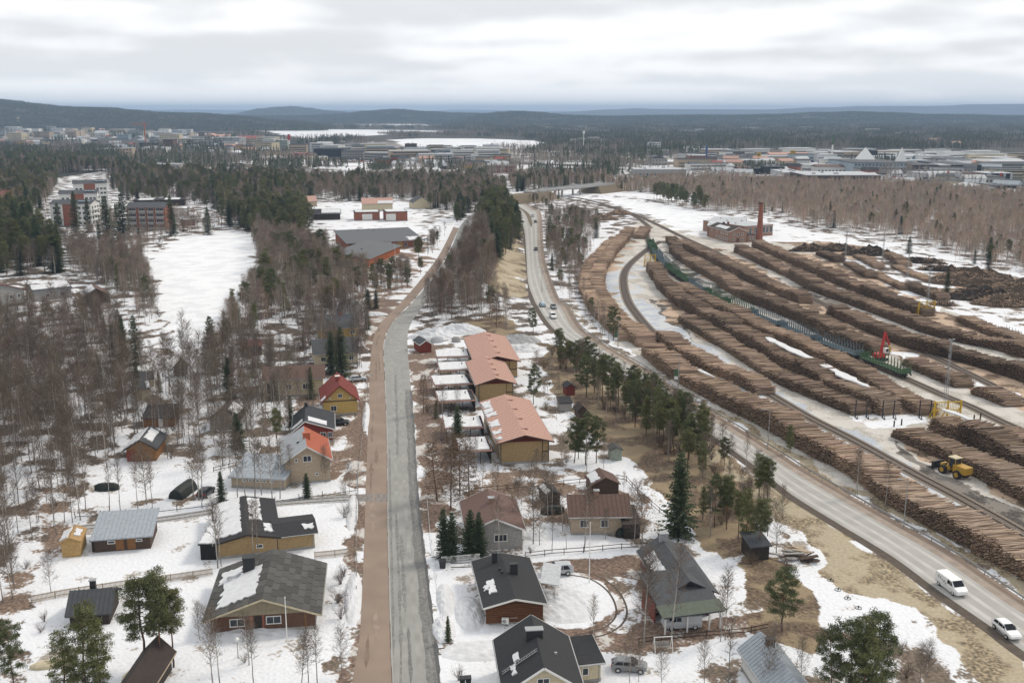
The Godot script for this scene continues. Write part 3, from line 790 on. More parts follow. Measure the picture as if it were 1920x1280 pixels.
	for k in [[0.1,0.2],[0.36,0.46],[0.66,0.74]]:
		var a := PackedVector2Array()
		var b := PackedVector2Array()
		for i in hl.size():
			a.append(hl[i].lerp(hr[i],k[0])); b.append(hl[i].lerp(hr[i],k[1]))
		structure("salt_track",strip(a,b,0.035),mat("asphalt_salted",lin(0.5,0.49,0.46),0.9,M.g3,0.07) if not M.has("asphalt_salted") else M.asphalt_salted)
	var isl := smooth_line(pl([10.96,-578.4,10.11,-600.9,9.09,-641.3,6.42,-679.9,2.95,-702.9]))
	structure("traffic_island",strip(isl,smooth_line(pl([11.26,-578.4,12.01,-600.9,11.73,-638,9.82,-668.9,5.16,-702.9])),0.05),M.dry_grass)
	# guard rail on the east side
	var gl := shift(hr,1.3)
	var g := thing("guard_rail","grey steel guard rail along the highway beside the timber yard","guard rail")
	var beam := MB.new()
	var posts := MB.new()
	var l := length_of(gl)
	var s := 0.0
	while s < 330.0:
		var q := at_length(gl,s)
		var q2 := at_length(gl,s + 4.0)
		beam.bar(v3(q[0],0.62),v3(q2[0],0.62),0.06,0.3)
		var post := MB.new()
		post.box(v3(q[0] + Vector2(0.12,0),0.37),Vector3(0.1,0.74,0.1))
		part(g,"post",post,M.galvanised)
		s += 4.0
	part(g,"rail_beam",beam,M.galvanised)


func patch_of(p: PackedVector2Array,y: float) -> MB:
	var b := MB.new()
	b.sheet(p,y)
	return b


var tracks := {}

func make_rails() -> void:
	tracks.west = smooth_line(pl([82.95,-134.86,80.54,-149.01,77.12,-163.89,73.56,-177.08,69.14,-195.06,64.58,-210.73,60.81,-228.02,56.97,-243.98,50.74,-259.85,45.3,-278.45,42.37,-296.73,40.93,-321.75,40.68,-352.18,43.82,-393.72,48.81,-425.6,57.66,-459.3,68.5,-494.7,76.19,-515.4]))
	tracks.train = smooth_line(pl([109.92,-183.53,106.27,-201.35,104.71,-209.18,103.36,-218.85,100.81,-228.93,98.09,-242.44,92.96,-262.19,85.71,-284.53,78.88,-315.76,74.47,-330.7,71.72,-350.11,69.05,-372.99,65.8,-405.6,65.26,-441,66.17,-471.8,69.66,-515.4,72.73,-547.6,76.02,-573]))
	tracks.east = smooth_line(pl([118.42,-198.86,117.13,-228.02,115.46,-253.05,113.47,-271.97,111.89,-288.02,111.11,-310.79,108.2,-332.55,106.36,-355.31,102.25,-383.7,98.33,-419.7,96.57,-462.8,95.13,-484.9,90.38,-528.8,85.49,-586.6,78.63,-651.4,67.42,-715,52.53,-772.5,37.5,-797.1,25.48,-812.7]))
	tracks.siding = smooth_line(pl([78.43,-573,78.53,-609.8,75.99,-658.3,66.3,-702.9,50.98,-749.4,38.62,-777.3]))
	for k in [["west","rail track curving round the wet yard behind the roadside log rows"],["train","rail track under the timber train"],["east","rail track passing the brick works and the far log rows"],["siding","short rail siding leading from the yard towards the bridge"]]:
		var p: PackedVector2Array = tracks[k[0]]
		var t := thing("rail_track",k[1],"rail track")
		part(t,"ballast",strip(shift(p,-1.8),shift(p,1.8),0.045),M.ballast)
		for side in [-0.78,0.78]:
			var b := MB.new()
			var q := shift(p,side)
			for i in q.size() - 1: b.bar(v3(q[i],0.15),v3(q[i + 1],0.15),0.09,0.18)
			part(t,"rail",b,M.rail)
		var where := []
		var l := length_of(p)
		var s := 0.0
		while s < minf(l,700.0):
			var q := at_length(p,s)
			where.append(Transform3D(Basis(Vector3.UP,-atan2(q[1].y,q[1].x)),v3(q[0],0.06)))
			s += 0.65
		var sb := MB.new()
		sb.box(Vector3.ZERO,Vector3(0.24,0.1,2.5))
		copies(t,"sleepers",sb.mesh(M.sleeper),where)





# ---------------------------------------------------------------- the timber yard

var log_mesh: ArrayMesh
var rl := RandomNumberGenerator.new()

func make_log_mesh() -> void:
	## A metre-long log along x, bark on the side, sawn ends.
	var side := MB.new()
	var ends := MB.new()
	var n := 7
	for i in n:
		var a := TAU * i / n
		var b := TAU * (i + 1) / n
		var p := Vector3(0,cos(a),sin(a))
		var q := Vector3(0,cos(b),sin(b))
		var l := Vector3(-0.5,0,0)
		var r := Vector3(0.5,0,0)
		side.quad(l + p,l + q,r + q * 0.85,r + p * 0.85)
		ends.tri(l,l + q,l + p)
		ends.tri(r,r + p * 0.85,r + q * 0.85)
	var bark := mat("log_bark",lin(0.79,0.605,0.465),0.95,grain(0.06,61,0.6,1.0),0.9)
	bark.vertex_color_use_as_albedo = true
	var cut := mat("log_end",lin(0.4,0.265,0.155),0.95,grain(0.07,62,0.08,1.0,256,3),0.25)
	cut.vertex_color_use_as_albedo = true
	log_mesh = side.mesh(bark)
	ends.mesh(cut,log_mesh)


func log_row(label: String,line: PackedVector2Array,long: float,tall: float,turn: float,tone: float,singles := 0,sd := 1) -> void:
	## Timber piled along a line that marks the foot of the pile's west face; the logs lie across it, turned by a few degrees.
	rl.seed = sd * 101 + 5
	var p := smooth_line(line,5)
	var l := length_of(p)
	var o := thing("log_stack",label,"log stack",v3(p[p.size() / 2]),0.0,"log stacks in the timber yard")
	var f := noise(0.045,sd,3)
	var f2 := noise(0.35,sd + 9,2)
	var where := []
	var tint := []
	var near := []
	var s := 0.2
	var stop := 0.0
	var k1 := 1.0
	var k2 := 1.0
	var k3 := 1.0
	while s < l:
		if s > stop:  # the next pile of the row
			stop = s + rl.randf_range(7,24)
			k1 = rl.randf_range(0.72,1.18)
			k2 = rl.randf_range(0.82,1.16)
			k3 = rl.randf_range(0.9,1.1)
			s += rl.randf_range(0.0,0.5)
		var q := at_length(p,minf(s,l))
		var d: Vector2 = q[1]
		var across := Vector2(-d.y,d.x)
		if across.x < 0: across = -across
		across = across.rotated(turn)
		var e := minf(1.0,0.45 + minf(s,l - s) / 3.2)
		var h := k2 * tall * e * clampf(1.0 + f.get_noise_1d(s) * 0.32 + f2.get_noise_1d(s) * 0.14,0.45,1.4)
		var y := 0.16
		var layer := 0
		while y < h:
			var r := rl.randf_range(0.068,0.118)
			var ll := k3 * long * rl.randf_range(0.9,1.08)
			var c = q[0] + across * (long / 2 + rl.randfn() * 0.2 * (1.0 if y < h - 0.5 else 1.8)) + d * rl.randf_range(-0.12,0.12)
			var bend := rl.randfn() * (0.025 if y < h - 0.35 else 0.075)
			var a := across.rotated(bend)
			var x := Vector3(a.x,rl.randfn() * (0.006 if y < h - 0.3 else 0.03),a.y).normalized()
			if rl.randf() < 0.5: x = -x
			var z := x.cross(Vector3.UP).normalized()
			var t := Transform3D(Basis(x * ll,z.cross(x) * r,z * r),Vector3(c.x,y + rl.randf_range(-0.06,0.06),c.y) - o.position)
			var g := k1 * tone * (rl.randf_range(0.6,1.1) if rl.randf() < 0.85 else rl.randf_range(0.28,0.6))
			var k := Color(g,g * rl.randf_range(0.9,1.0),g * rl.randf_range(0.82,1.0))
			if singles > 0 and y > h - 0.3 and near.size() < singles and rl.randf() < 0.8: near.append([t,k])
			else:
				where.append(t)
				tint.append(k)
			y += 0.225
			layer += 1
		s += 0.212
	copies(o,"stacked_timber",log_mesh,where,tint)
	var shades := []
	for i in 5:
		var m := ArrayMesh.new()
		for n in 2:
			m.add_surface_from_arrays(Mesh.PRIMITIVE_TRIANGLES,log_mesh.surface_get_arrays(n))
			var c: StandardMaterial3D = log_mesh.surface_get_material(n).duplicate()
			var g := 0.7 + 0.1 * i
			var base := c.albedo_color.srgb_to_linear()
			c.albedo_color = lin(base.r * g * tone,base.g * g * tone,base.b * g * tone)
			m.surface_set_material(n,c)
		shades.append(m)
		if near.is_empty(): break
	for i in near.size():
		var g := part(o,"log",shades[i % 5])
		g.transform = near[i][0]


func snow_cap(on: String,line: PackedVector2Array,w: float,y: float,sd: int) -> void:
	var b := MB.new()
	var p := ragged(smooth_line(line,4),w * 0.6,w,sd,2.0)
	b.slab(p,y - 0.3,y)
	single("snow_strip",b,M.snow,"strip of white snow lying along the top of %s" % on,"snow")


func make_logs() -> void:
	make_log_mesh()
	var R := [
		["long roadside log row beside the highway, its dark ends facing the road",pl([74.63,-123.69,72.49,-132.48,70.75,-138.39,67.59,-148.6,63.97,-160.27,62.86,-166.13,60.96,-177.08,57.41,-185.67,52.45,-205.01,47.24,-218.85,41.78,-236.47,37.27,-254.16,35.52,-268.84]),5.2,3.5,0.16,1.0,260],
		["pale log row between the roadside row and the curving rail track",pl([57.32,-228.02,52.81,-242.44,48.31,-254.16,44.06,-269.46,40.8,-285.22]),4.6,3.0,0.16,1.05,0],
		["curving log row on the west side of the wet yard",pl([35.51,-277.13,32.13,-298.23,29.59,-324.39,29.12,-358.5,30.55,-387.4,34.9,-421.1,43.3,-464.6,53.88,-515.4,61.72,-552.5]),5.0,2.9,0.1,1.12,0],
		["outer curving log row beside the young trees",pl([30.79,-285.22,27.79,-307.55,25.36,-338.21,25.25,-369.55,26.83,-393.72,31.4,-428.6,38.87,-464.6,50.61,-515.4]),4.6,2.6,0.1,1.1,0],
		["short log stack at the top of the wet yard",pl([63.62,-524.2,67.52,-542.8,71.7,-562.6]),5.0,2.4,0.1,0.95,0],
		["front log row of the middle block with steel end stakes",pl([74.33,-211.52,69.72,-223.56,64.04,-240.92,60.19,-265.78,56.18,-290.15,52.39,-312.43]),5.0,2.4,0.12,0.69,0],
		["tall middle log row with a snow strip on its top",pl([80.72,-211.52,76.5,-221.82,73.36,-235.99,68.77,-258.69,64.67,-285.22,60.3,-311.6,56.26,-341.12,54.44,-369.55,55.45,-397.61,56.04,-416.8]),5.0,4.1,0.12,0.72,60],
		["log row of the middle block nearest to the timber train",pl([88.5,-211.52,86.26,-225.32,83.83,-244.5,79.47,-271.97,74.43,-293.77,69.55,-315.76,63.93,-341.12,60.1,-372.99]),5.0,3.0,0.12,0.85,0],
		["small separate log stack at the tail of the timber train",pl([76.55,-479.2,77.47,-498.7,78.64,-515.4]),4.5,3.0,0.1,0.5,0],
		["log row directly behind the timber train",pl([98.34,-267,94.38,-277.13,91.41,-292.31,89.34,-312.43,84.01,-337.26,79.85,-357.43,78.02,-395.01,74.74,-434.7,73.41,-471.8]),5.0,3.6,0.12,0.7,0],
		["second log row behind the timber train",pl([99.17,-343.08,94.67,-369.55,91.67,-391.17,88.74,-428.6,85.47,-461.1,80,-494.7]),5.0,3.4,0.12,0.75,0],
		["dark log row with a pale top beside the puddled lane",pl([128.44,-223.56,125.23,-239.92,122.94,-248.17,117.02,-263.97,110.26,-277.13,107.68,-293.77,105.26,-310.79,103.24,-326.17]),5.0,3.4,0.12,0.62,0],
		["low log stack behind the green end wagon",pl([106.46,-234.54,104.21,-245.54,102.03,-257.54]),5.0,2.2,0.12,0.78,0],
		["low log stack by the lattice mast",pl([110.71,-218.43,109.27,-224.44,108.22,-229.85]),5.0,2.2,0.12,0.75,0],
		["long dark log row across the puddled lane",pl([142.86,-250.32,137.93,-265.17,133.93,-275.17,128.59,-283.15,123.26,-296.73,119.83,-318.3,115.38,-342.09,110.45,-369.55,109.54,-402.9,106.9,-433.2,104.65,-475.4]),5.0,3.3,0.12,0.72,0],
		["log row behind the long dark row, up to the yellow rack",pl([132.64,-320.88,129.78,-331.62,127.86,-353.22,124.87,-377.68,122.4,-411.1,120.34,-454.2,117.65,-494.7]),5.0,3.3,0.12,0.72,0],
		["log stack on the far side of the yellow rack",pl([143.07,-277.13,140.93,-293.77,140.08,-314.08]),5.0,2.6,0.12,0.78,0],
		["near log row of the corner block beside the wheel loader",pl([89.97,-152.17,87.01,-162.18,83.56,-178.8,79.81,-190.1,77.69,-197.81]),5.2,2.6,0.14,0.78,120],
		["tall log row of the corner block with snow on top",pl([97.49,-166.13,94.06,-176.52,91.81,-188.5,88.31,-195.06,86.3,-201.35]),5.2,3.4,0.14,0.72,80],
		["pale log row at the back of the corner block",pl([102.49,-175.4,100.67,-185.36,98.45,-193.72,96.75,-199.92]),5.2,2.8,0.14,1.05,0],
		["small dark log stack beside the snowy lane",pl([141.75,-441,140.79,-454.2,140.22,-464.6]),4.5,2.6,0.1,0.5,0],
		["small log stack half way down the snowy lane",pl([140.74,-397.61,141.75,-416.8,143.02,-434.7]),4.5,2.2,0.1,0.55,0],
		["low log stack along the snowy lane",pl([143.98,-369.55,144.48,-387.4,145.45,-407]),4.0,1.6,0.1,0.9,0],
		["log stack at the end of the snowy lane",pl([148.98,-348.08,147.4,-360.66,147.03,-377.68]),4.5,2.4,0.1,0.6,0],
		["far log stack beside the pale gravel lane",pl([152.13,-421.1,154.3,-444.2,155.15,-457.6]),4.5,1.8,0.1,0.75,0],
		["far log stack in the snowy corner",pl([166.1,-428.6,167.73,-444.2,168.48,-457.6]),4.5,2.4,0.1,0.95,0],
		["low scattered log stack in the snowy corner",pl([160.96,-389.9,160.17,-407,161.55,-428.6]),4.5,1.4,0.1,1.0,0],
	]
	for i in R.size():
		log_row(R[i][0],R[i][1],R[i][2],R[i][3],R[i][4],R[i][5],R[i][6],i + 1)
	snow_cap("the tall middle log row",shift(pl([83.39,-221.39,80.96,-231.7,79.21,-242.44,76.98,-253.05,74.55,-264.57,72.75,-274.53]),-2.6),2.0,4.15,4)
	snow_cap("the tall corner log row",shift(pl([99.33,-187.23,97.51,-191.73,96.02,-197.81,94.43,-204.27,92.31,-207.26]),-2.6),1.3,3.75,5)
	snow_cap("the roadside log row",pl([47.98,-231.24,46.33,-235.99,44.79,-240.42]),0.7,3.7,6)
	# heaps of bark and broken wood
	heap("dark bark heap at the far edge of the yard",W(141.95,-479.2),Vector3(24,3.0,7),0.2,true)
	heap("brown bark heap behind the small log stacks",W(154.63,-479.2),Vector3(22,3.4,8),0.1,true)
	heap("long dark bark heap beside the snow field",W(164.82,-464.6),Vector3(26,3.6,8),-0.1,true)
	heap("low earth heap along the snow field",W(178.95,-441),Vector3(24,2.2,5),-0.4,true)
	heap("earth heap in the snow beside the great heap",W(179.4,-416.8),Vector3(22,2.4,6),-0.4,true)
	heap("great tangled heap of branches at the right edge",W(178.46,-384.92),Vector3(38,5.0,18),-0.3,false)
	heap("black bark heap in front of the great heap",W(167.14,-353.22),Vector3(30,4.0,12),-0.15,true)
	heap("tangled heap of pale branches at the right edge",W(170.78,-341.12),Vector3(26,3.6,10),-0.2,false)
	heap("branch heap at the far right edge",W(192.31,-369.55),Vector3(30,4.5,14),-0.2,false)
	heap("low bark heap in the snow by the gravel lane",W(147.58,-341.12),Vector3(9,1.2,4),-0.2,true)
	heap("heap of broken pale wood above the curving log row",W(53.66,-618.9),Vector3(26,3.0,12),0.5,false)
	heap("heap of broken pale wood at the top of the yard",W(68.38,-651.4),Vector3(20,2.6,10),0.5,false)


func heap(label: String,at: Vector2,size: Vector3,yaw: float,dark: bool) -> void:
	rl.seed = int(at.x * 7 + at.y)
	var o := thing("bark_heap" if dark else "branch_heap",label,"heap",v3(at),yaw)
	var f := noise(0.22,int(at.x),4)
	var b := MB.new()
	var g := []
	var n := 16
	for j in n + 1:
		var line := []
		for i in n + 1:
			var x := (i / float(n) * 2 - 1)
			var z := (j / float(n) * 2 - 1)
			var r := minf(1.0,sqrt(x * x + z * z))
			var y := size.y * (1.0 - r * r) * (1.0 + f.get_noise_2d(x * size.x / 2,z * size.z / 2) * 0.9) - 0.05
			line.append(Vector3(x * size.x / 2,maxf(-0.05,y),z * size.z / 2))
		g.append(line)
	for j in n:
		for i in n:
			b.quad(g[j][i],g[j + 1][i],g[j + 1][i + 1],g[j][i + 1])
	if not M.has("bark_litter"):
		mat("bark_litter",lin(0.05,0.038,0.03),0.95,M.g2,0.5)
		mat("branch_litter",lin(0.12,0.085,0.058),0.95,M.g2,0.5)
	part(o,"mound",b,M.bark_litter if dark else M.branch_litter)
	var where := []
	var tint := []
	for i in (260 if dark else 620):
		var x := rl.randf_range(-0.9,0.9)
		var z := rl.randf_range(-0.9,0.9)
		if x * x + z * z > 0.85: continue
		var y := size.y * (1.0 - x * x - z * z)
		var d := Vector3(rl.randfn(),rl.randfn() * 0.4,rl.randfn()).normalized()
		var s := d.cross(Vector3(0.1,1,0.2)).normalized()
		var l := rl.randf_range(0.8,3.2)
		var r := rl.randf_range(0.05,0.13)
		where.append(Transform3D(Basis(d * l,s.cross(d) * r,s * r),Vector3(x * size.x / 2,y,z * size.z / 2)))
		var k := rl.randf_range(0.3,0.8) if dark else rl.randf_range(0.5,1.15)
		tint.append(Color(k,k * 0.95,k * 0.9))
	copies(o,"loose_wood",log_mesh,where,tint)


func make_yard_things() -> void:
	timber_train()
	for q in [[W(58.93,-428.6),4.6,5.5,"at the far end by the curving train"],[W(134.55,-322.63),5.4,5.0,"standing between two far log rows"],[W(93.95,-209.56),6.0,4.2,"beside the rail crossing"]]:
		steel_rack(q[0],q[1],q[2],"yellow steel log rack " + q[3])
	for q in [[W(74.67,-211.12),"front log row"],[W(80.44,-210.73),"tall middle log row"],[W(88.43,-210.73),"log row next to the train track"]]:
		for k in 2:
			var b := MB.new()
			var x := k * 2.4
			b.box(Vector3(x,2.0,0),Vector3(0.2,4.0,0.2))
			b.bar(Vector3(x,1.6,0),Vector3(x + 0.1,0,1.5),0.12)
			b.box(Vector3(x,0.05,0.7),Vector3(0.25,0.1,1.8))
			var s := single("end_stake",b,M.dark_metal,"%s black steel stake holding the end of the %s" % [["left","right"][k],q[1]],"stake","steel end stakes of the log rows")
			s.position = v3(q[0],0)
	for q in [[W(80.61,-204.27),"by the snow patch, first of the pair"],[W(82.6,-205.38),"by the snow patch, second of the pair"],[W(99.31,-208.41),"by the rail crossing, first of the pair"],[W(101.21,-209.56),"by the rail crossing, second of the pair"]]:
		var b := MB.new()
		b.tube([Vector3.ZERO,Vector3(0,1.3,0)],[0.16,0.16],8,true)
		b.tube([Vector3(0,1.3,0),Vector3(0,1.42,0)],[0.19,0.05],8,true)
		single("bollard",b,M.dark_metal,"short dark bollard " + q[1],"bollard","bollards in the timber yard").position = v3(q[0])
	for q in [[W(98.37,-220.97),15.0,"beside the rail crossing"],[W(136.13,-326.17),15.0,"behind the far yellow rack"],[W(146.2,-441),14.0,"at the start of the snowy lane"],[W(158.04,-400.2),14.0,"in the snowy corner of the yard"],[W(162.57,-441),14.0,"by the far log stacks"]]:
		lattice_mast(q[0],q[1],"slender grey lattice light mast " + q[2])


func steel_rack(at: Vector2,w: float,h: float,label: String) -> void:
	var o := thing("log_rack",label,"rack",v3(at),0.12,"yellow log racks")
	for x in [-w / 2,0.0,w / 2]:
		var b := MB.new()
		b.box(Vector3(x,h / 2,0),Vector3(0.28,h,0.28))
		b.box(Vector3(x,0.1,-0.9),Vector3(0.28,0.2,2.4))
		b.bar(Vector3(x,h * 0.7,0),Vector3(x,0.2,-1.8),0.16)
		part(o,"post",b,M.paint_yellow)
	for y in [0.35,h * 0.5,h * 0.93]:
		var b := MB.new()
		b.box(Vector3(0,y,0),Vector3(w,0.18,0.16))
		part(o,"cross_beam",b,M.paint_yellow)
	var m := MB.new()
	var x := -w / 2 + 0.35
	while x < w / 2:
		m.box(Vector3(x,h * 0.48,0.02),Vector3(0.07,h * 0.9,0.05))
		x += 0.36
	part(o,"bars",m,M.paint_yellow)


func lattice_mast(at: Vector2,h: float,label: String) -> void:
	var o := thing("lattice_mast",label,"light mast",v3(at),0.3,"lattice light masts in the yard")
	var b := MB.new()
	var n := int(h / 1.4)
	for c in [[-1,-1],[1,-1],[1,1],[-1,1]]:
		b.bar(Vector3(c[0] * 0.35,0,c[1] * 0.35),Vector3(c[0] * 0.14,h,c[1] * 0.14),0.05)
	for i in n:
		var k := lerpf(0.35,0.14,i / float(n))
		var y := h * i / n
		var y2 := h * (i + 1) / n
		var k2 := lerpf(0.35,0.14,(i + 1) / float(n))
		b.bar(Vector3(-k,y,k),Vector3(k2,y2,k2),0.03)
		b.bar(Vector3(k,y,k),Vector3(k2,y2,-k2),0.03)
		b.bar(Vector3(k,y,-k),Vector3(-k2,y2,-k2),0.03)
		b.bar(Vector3(-k,y,-k),Vector3(-k2,y2,k2),0.03)
	part(o,"lattice",b,M.galvanised)
	for s in [-0.5,0.5]:
		var f := MB.new()
		f.box(Vector3(s,h + 0.1,0.1),Vector3(0.5,0.3,0.25))
		part(o,"floodlight",f,M.steel)
	var p := MB.new()
	p.box(Vector3(0,h,0),Vector3(1.5,0.08,0.1))
	part(o,"cross_arm",p,M.galvanised)


func timber_train() -> void:
	var p: PackedVector2Array = tracks.train
	# start where the end wagon stands
	var s0 := 0.0
	var end := W(98.35,-242.44)
	for i in p.size() - 1:
		if p[i + 1].y < end.y: break
		s0 += p[i].distance_to(p[i + 1])
	var long := 19.0
	var gap := 1.3
	var cols := ["green","blue","blue","blue","green","green","blue","green","green","blue","blue","green","green","blue"]
	var words := ["last wagon of the train, at the red crane","second wagon from the crane end","third wagon from the crane end","fourth wagon from the crane end","fifth wagon from the crane end","sixth wagon from the crane end","seventh wagon from the crane end","eighth wagon from the crane end","ninth wagon from the crane end","tenth wagon from the crane end","fifth wagon from the far end","fourth wagon from the far end","third wagon from the far end","wagon at the far end of the train"]
	for i in 13:
		var a := at_length(p,s0 + i * (long + gap) + 0.5)
		var b := at_length(p,s0 + i * (long + gap) + long)
		var c: Vector2 = (a[0] + b[0]) / 2
		var d: Vector2 = b[0] - a[0]
		if c.y < -520: break
		wagon(c,-atan2(d.y,d.x),d.length(),M["paint_" + cols[i]],cols[i],"%s timber wagon with upright stakes, %s" % [cols[i],words[i]])


func wagon(at: Vector2,yaw: float,l: float,m: Material,colour: String,label: String) -> void:
	var o := thing("timber_wagon",label,"wagon",v3(at,0.15),yaw,"wagons of the timber train")
	var b := MB.new()
	b.box(Vector3(0,1.05,0),Vector3(l - 0.6,0.3,0.5))
	b.box(Vector3(0,1.08,1.25),Vector3(l - 0.6,0.26,0.16))
	b.box(Vector3(0,1.08,-1.25),Vector3(l - 0.6,0.26,0.16))
	part(o,"frame",b,M.dark_metal)
	var f := MB.new()
	f.box(Vector3(0,1.25,0),Vector3(l - 0.4,0.08,2.7))
	part(o,"deck",f,m)
	var n := 14
	for i in n:
		var x := lerpf(-l / 2 + 0.8,l / 2 - 0.8,i / float(n - 1))
		for s in [-1.36,1.36]:
			var k := MB.new()
			k.box(Vector3(x,2.5,s),Vector3(0.16,2.6,0.14))
			part(o,"stake",k,m)
		var c := MB.new()
		c.box(Vector3(x,1.4,0),Vector3(0.3,0.2,2.75))
		part(o,"bolster",c,m)
	for s in [-1,1]:
		var e := MB.new()
		e.box(Vector3(s * (l / 2 - 0.25),1.95,0),Vector3(0.12,1.4,2.6))
		part(o,"end_wall",e,m)
		var g := MB.new()
		g.box(Vector3(s * (l / 2 - 2.6),0.62,0),Vector3(3.2,0.3,2.0))
		var bg := part(o,"bogie",g,M.dark_metal)
		for w in [-0.9,0.9]:
			for t in [-0.78,0.78]:
				var h := MB.new()
				var c := Vector3(s * (l / 2 - 2.6) + w,0.46,t)
				h.tube([c - Vector3(0,0,0.07),c + Vector3(0,0,0.07)],[0.46,0.46],12,true)
				part(bg,"wheel",h,M.rail)
		for t in [-0.9,0.9]:
			var h := MB.new()
			var c := Vector3(s * (l / 2 - 0.1),1.05,t)
			h.tube([c,c + Vector3(s * 0.45,0,0)],[0.1,0.1],6,true)
			h.tube([c + Vector3(s * 0.4,0,0),c + Vector3(s * 0.5,0,0)],[0.22,0.22],10,true)
			part(o,"buffer",h,M.dark_metal)



# ---------------------------------------------------------------- houses

func xz(p: Vector3) -> Vector2:
	return Vector2(p.x,p.z)


func pane_in(parent: Node,t: Transform3D,w: float,h: float,frame: Material,bars := 1,pane: Material = null) -> void:
	## A window facing local +z: frame with glazing bars, glass set back in it.
	var b := MB.new()
	var k := 0.09
	b.box(Vector3(0,h / 2 - k / 2,0.03),Vector3(w,k,0.09),t)
	b.box(Vector3(0,-h / 2 + k / 2,0.05),Vector3(w + 0.08,k,0.13),t)
	for s in [-1,1]: b.box(Vector3(s * (w / 2 - k / 2),0,0.03),Vector3(k,h - 2 * k,0.09),t)
	for i in bars: b.box(Vector3(w * ((i + 1.0) / (bars + 1) - 0.5),0,0.02),Vector3(0.06,h - 2 * k,0.06),t)
	var o := part(parent,"window",b,frame)
	var g := MB.new()
	g.box(Vector3(0,0,0.004),Vector3(w - k,h - k,0.03),t)
	part(o,"pane",g,pane if pane else M.glass)


func ragged_rect(q0: float,q1: float,t0: float,t1: float,sd: int,rough: float) -> PackedVector2Array:
	## Outline of a patch in (along, up-slope) metres with an uneven edge.
	var f := noise(0.5,sd,3)
	var r := PackedVector2Array()
	var per := [[Vector2(q0,t0),Vector2(q1,t0)],[Vector2(q1,t0),Vector2(q1,t1)],[Vector2(q1,t1),Vector2(q0,t1)],[Vector2(q0,t1),Vector2(q0,t0)]]
	var c := Vector2((q0 + q1) / 2,(t0 + t1) / 2)
	var k := 0
	for e in per:
		var n := maxi(3,int(e[0].distance_to(e[1]) / 0.45))
		for i in n:
			var p: Vector2 = e[0].lerp(e[1],float(i) / n)
			k += 1
			r.append(p + (c - p).normalized() * maxf(0.0,rough * (0.25 + f.get_noise_2d(p.x * 2.2,p.y * 2.2 + sd))) )
	return r


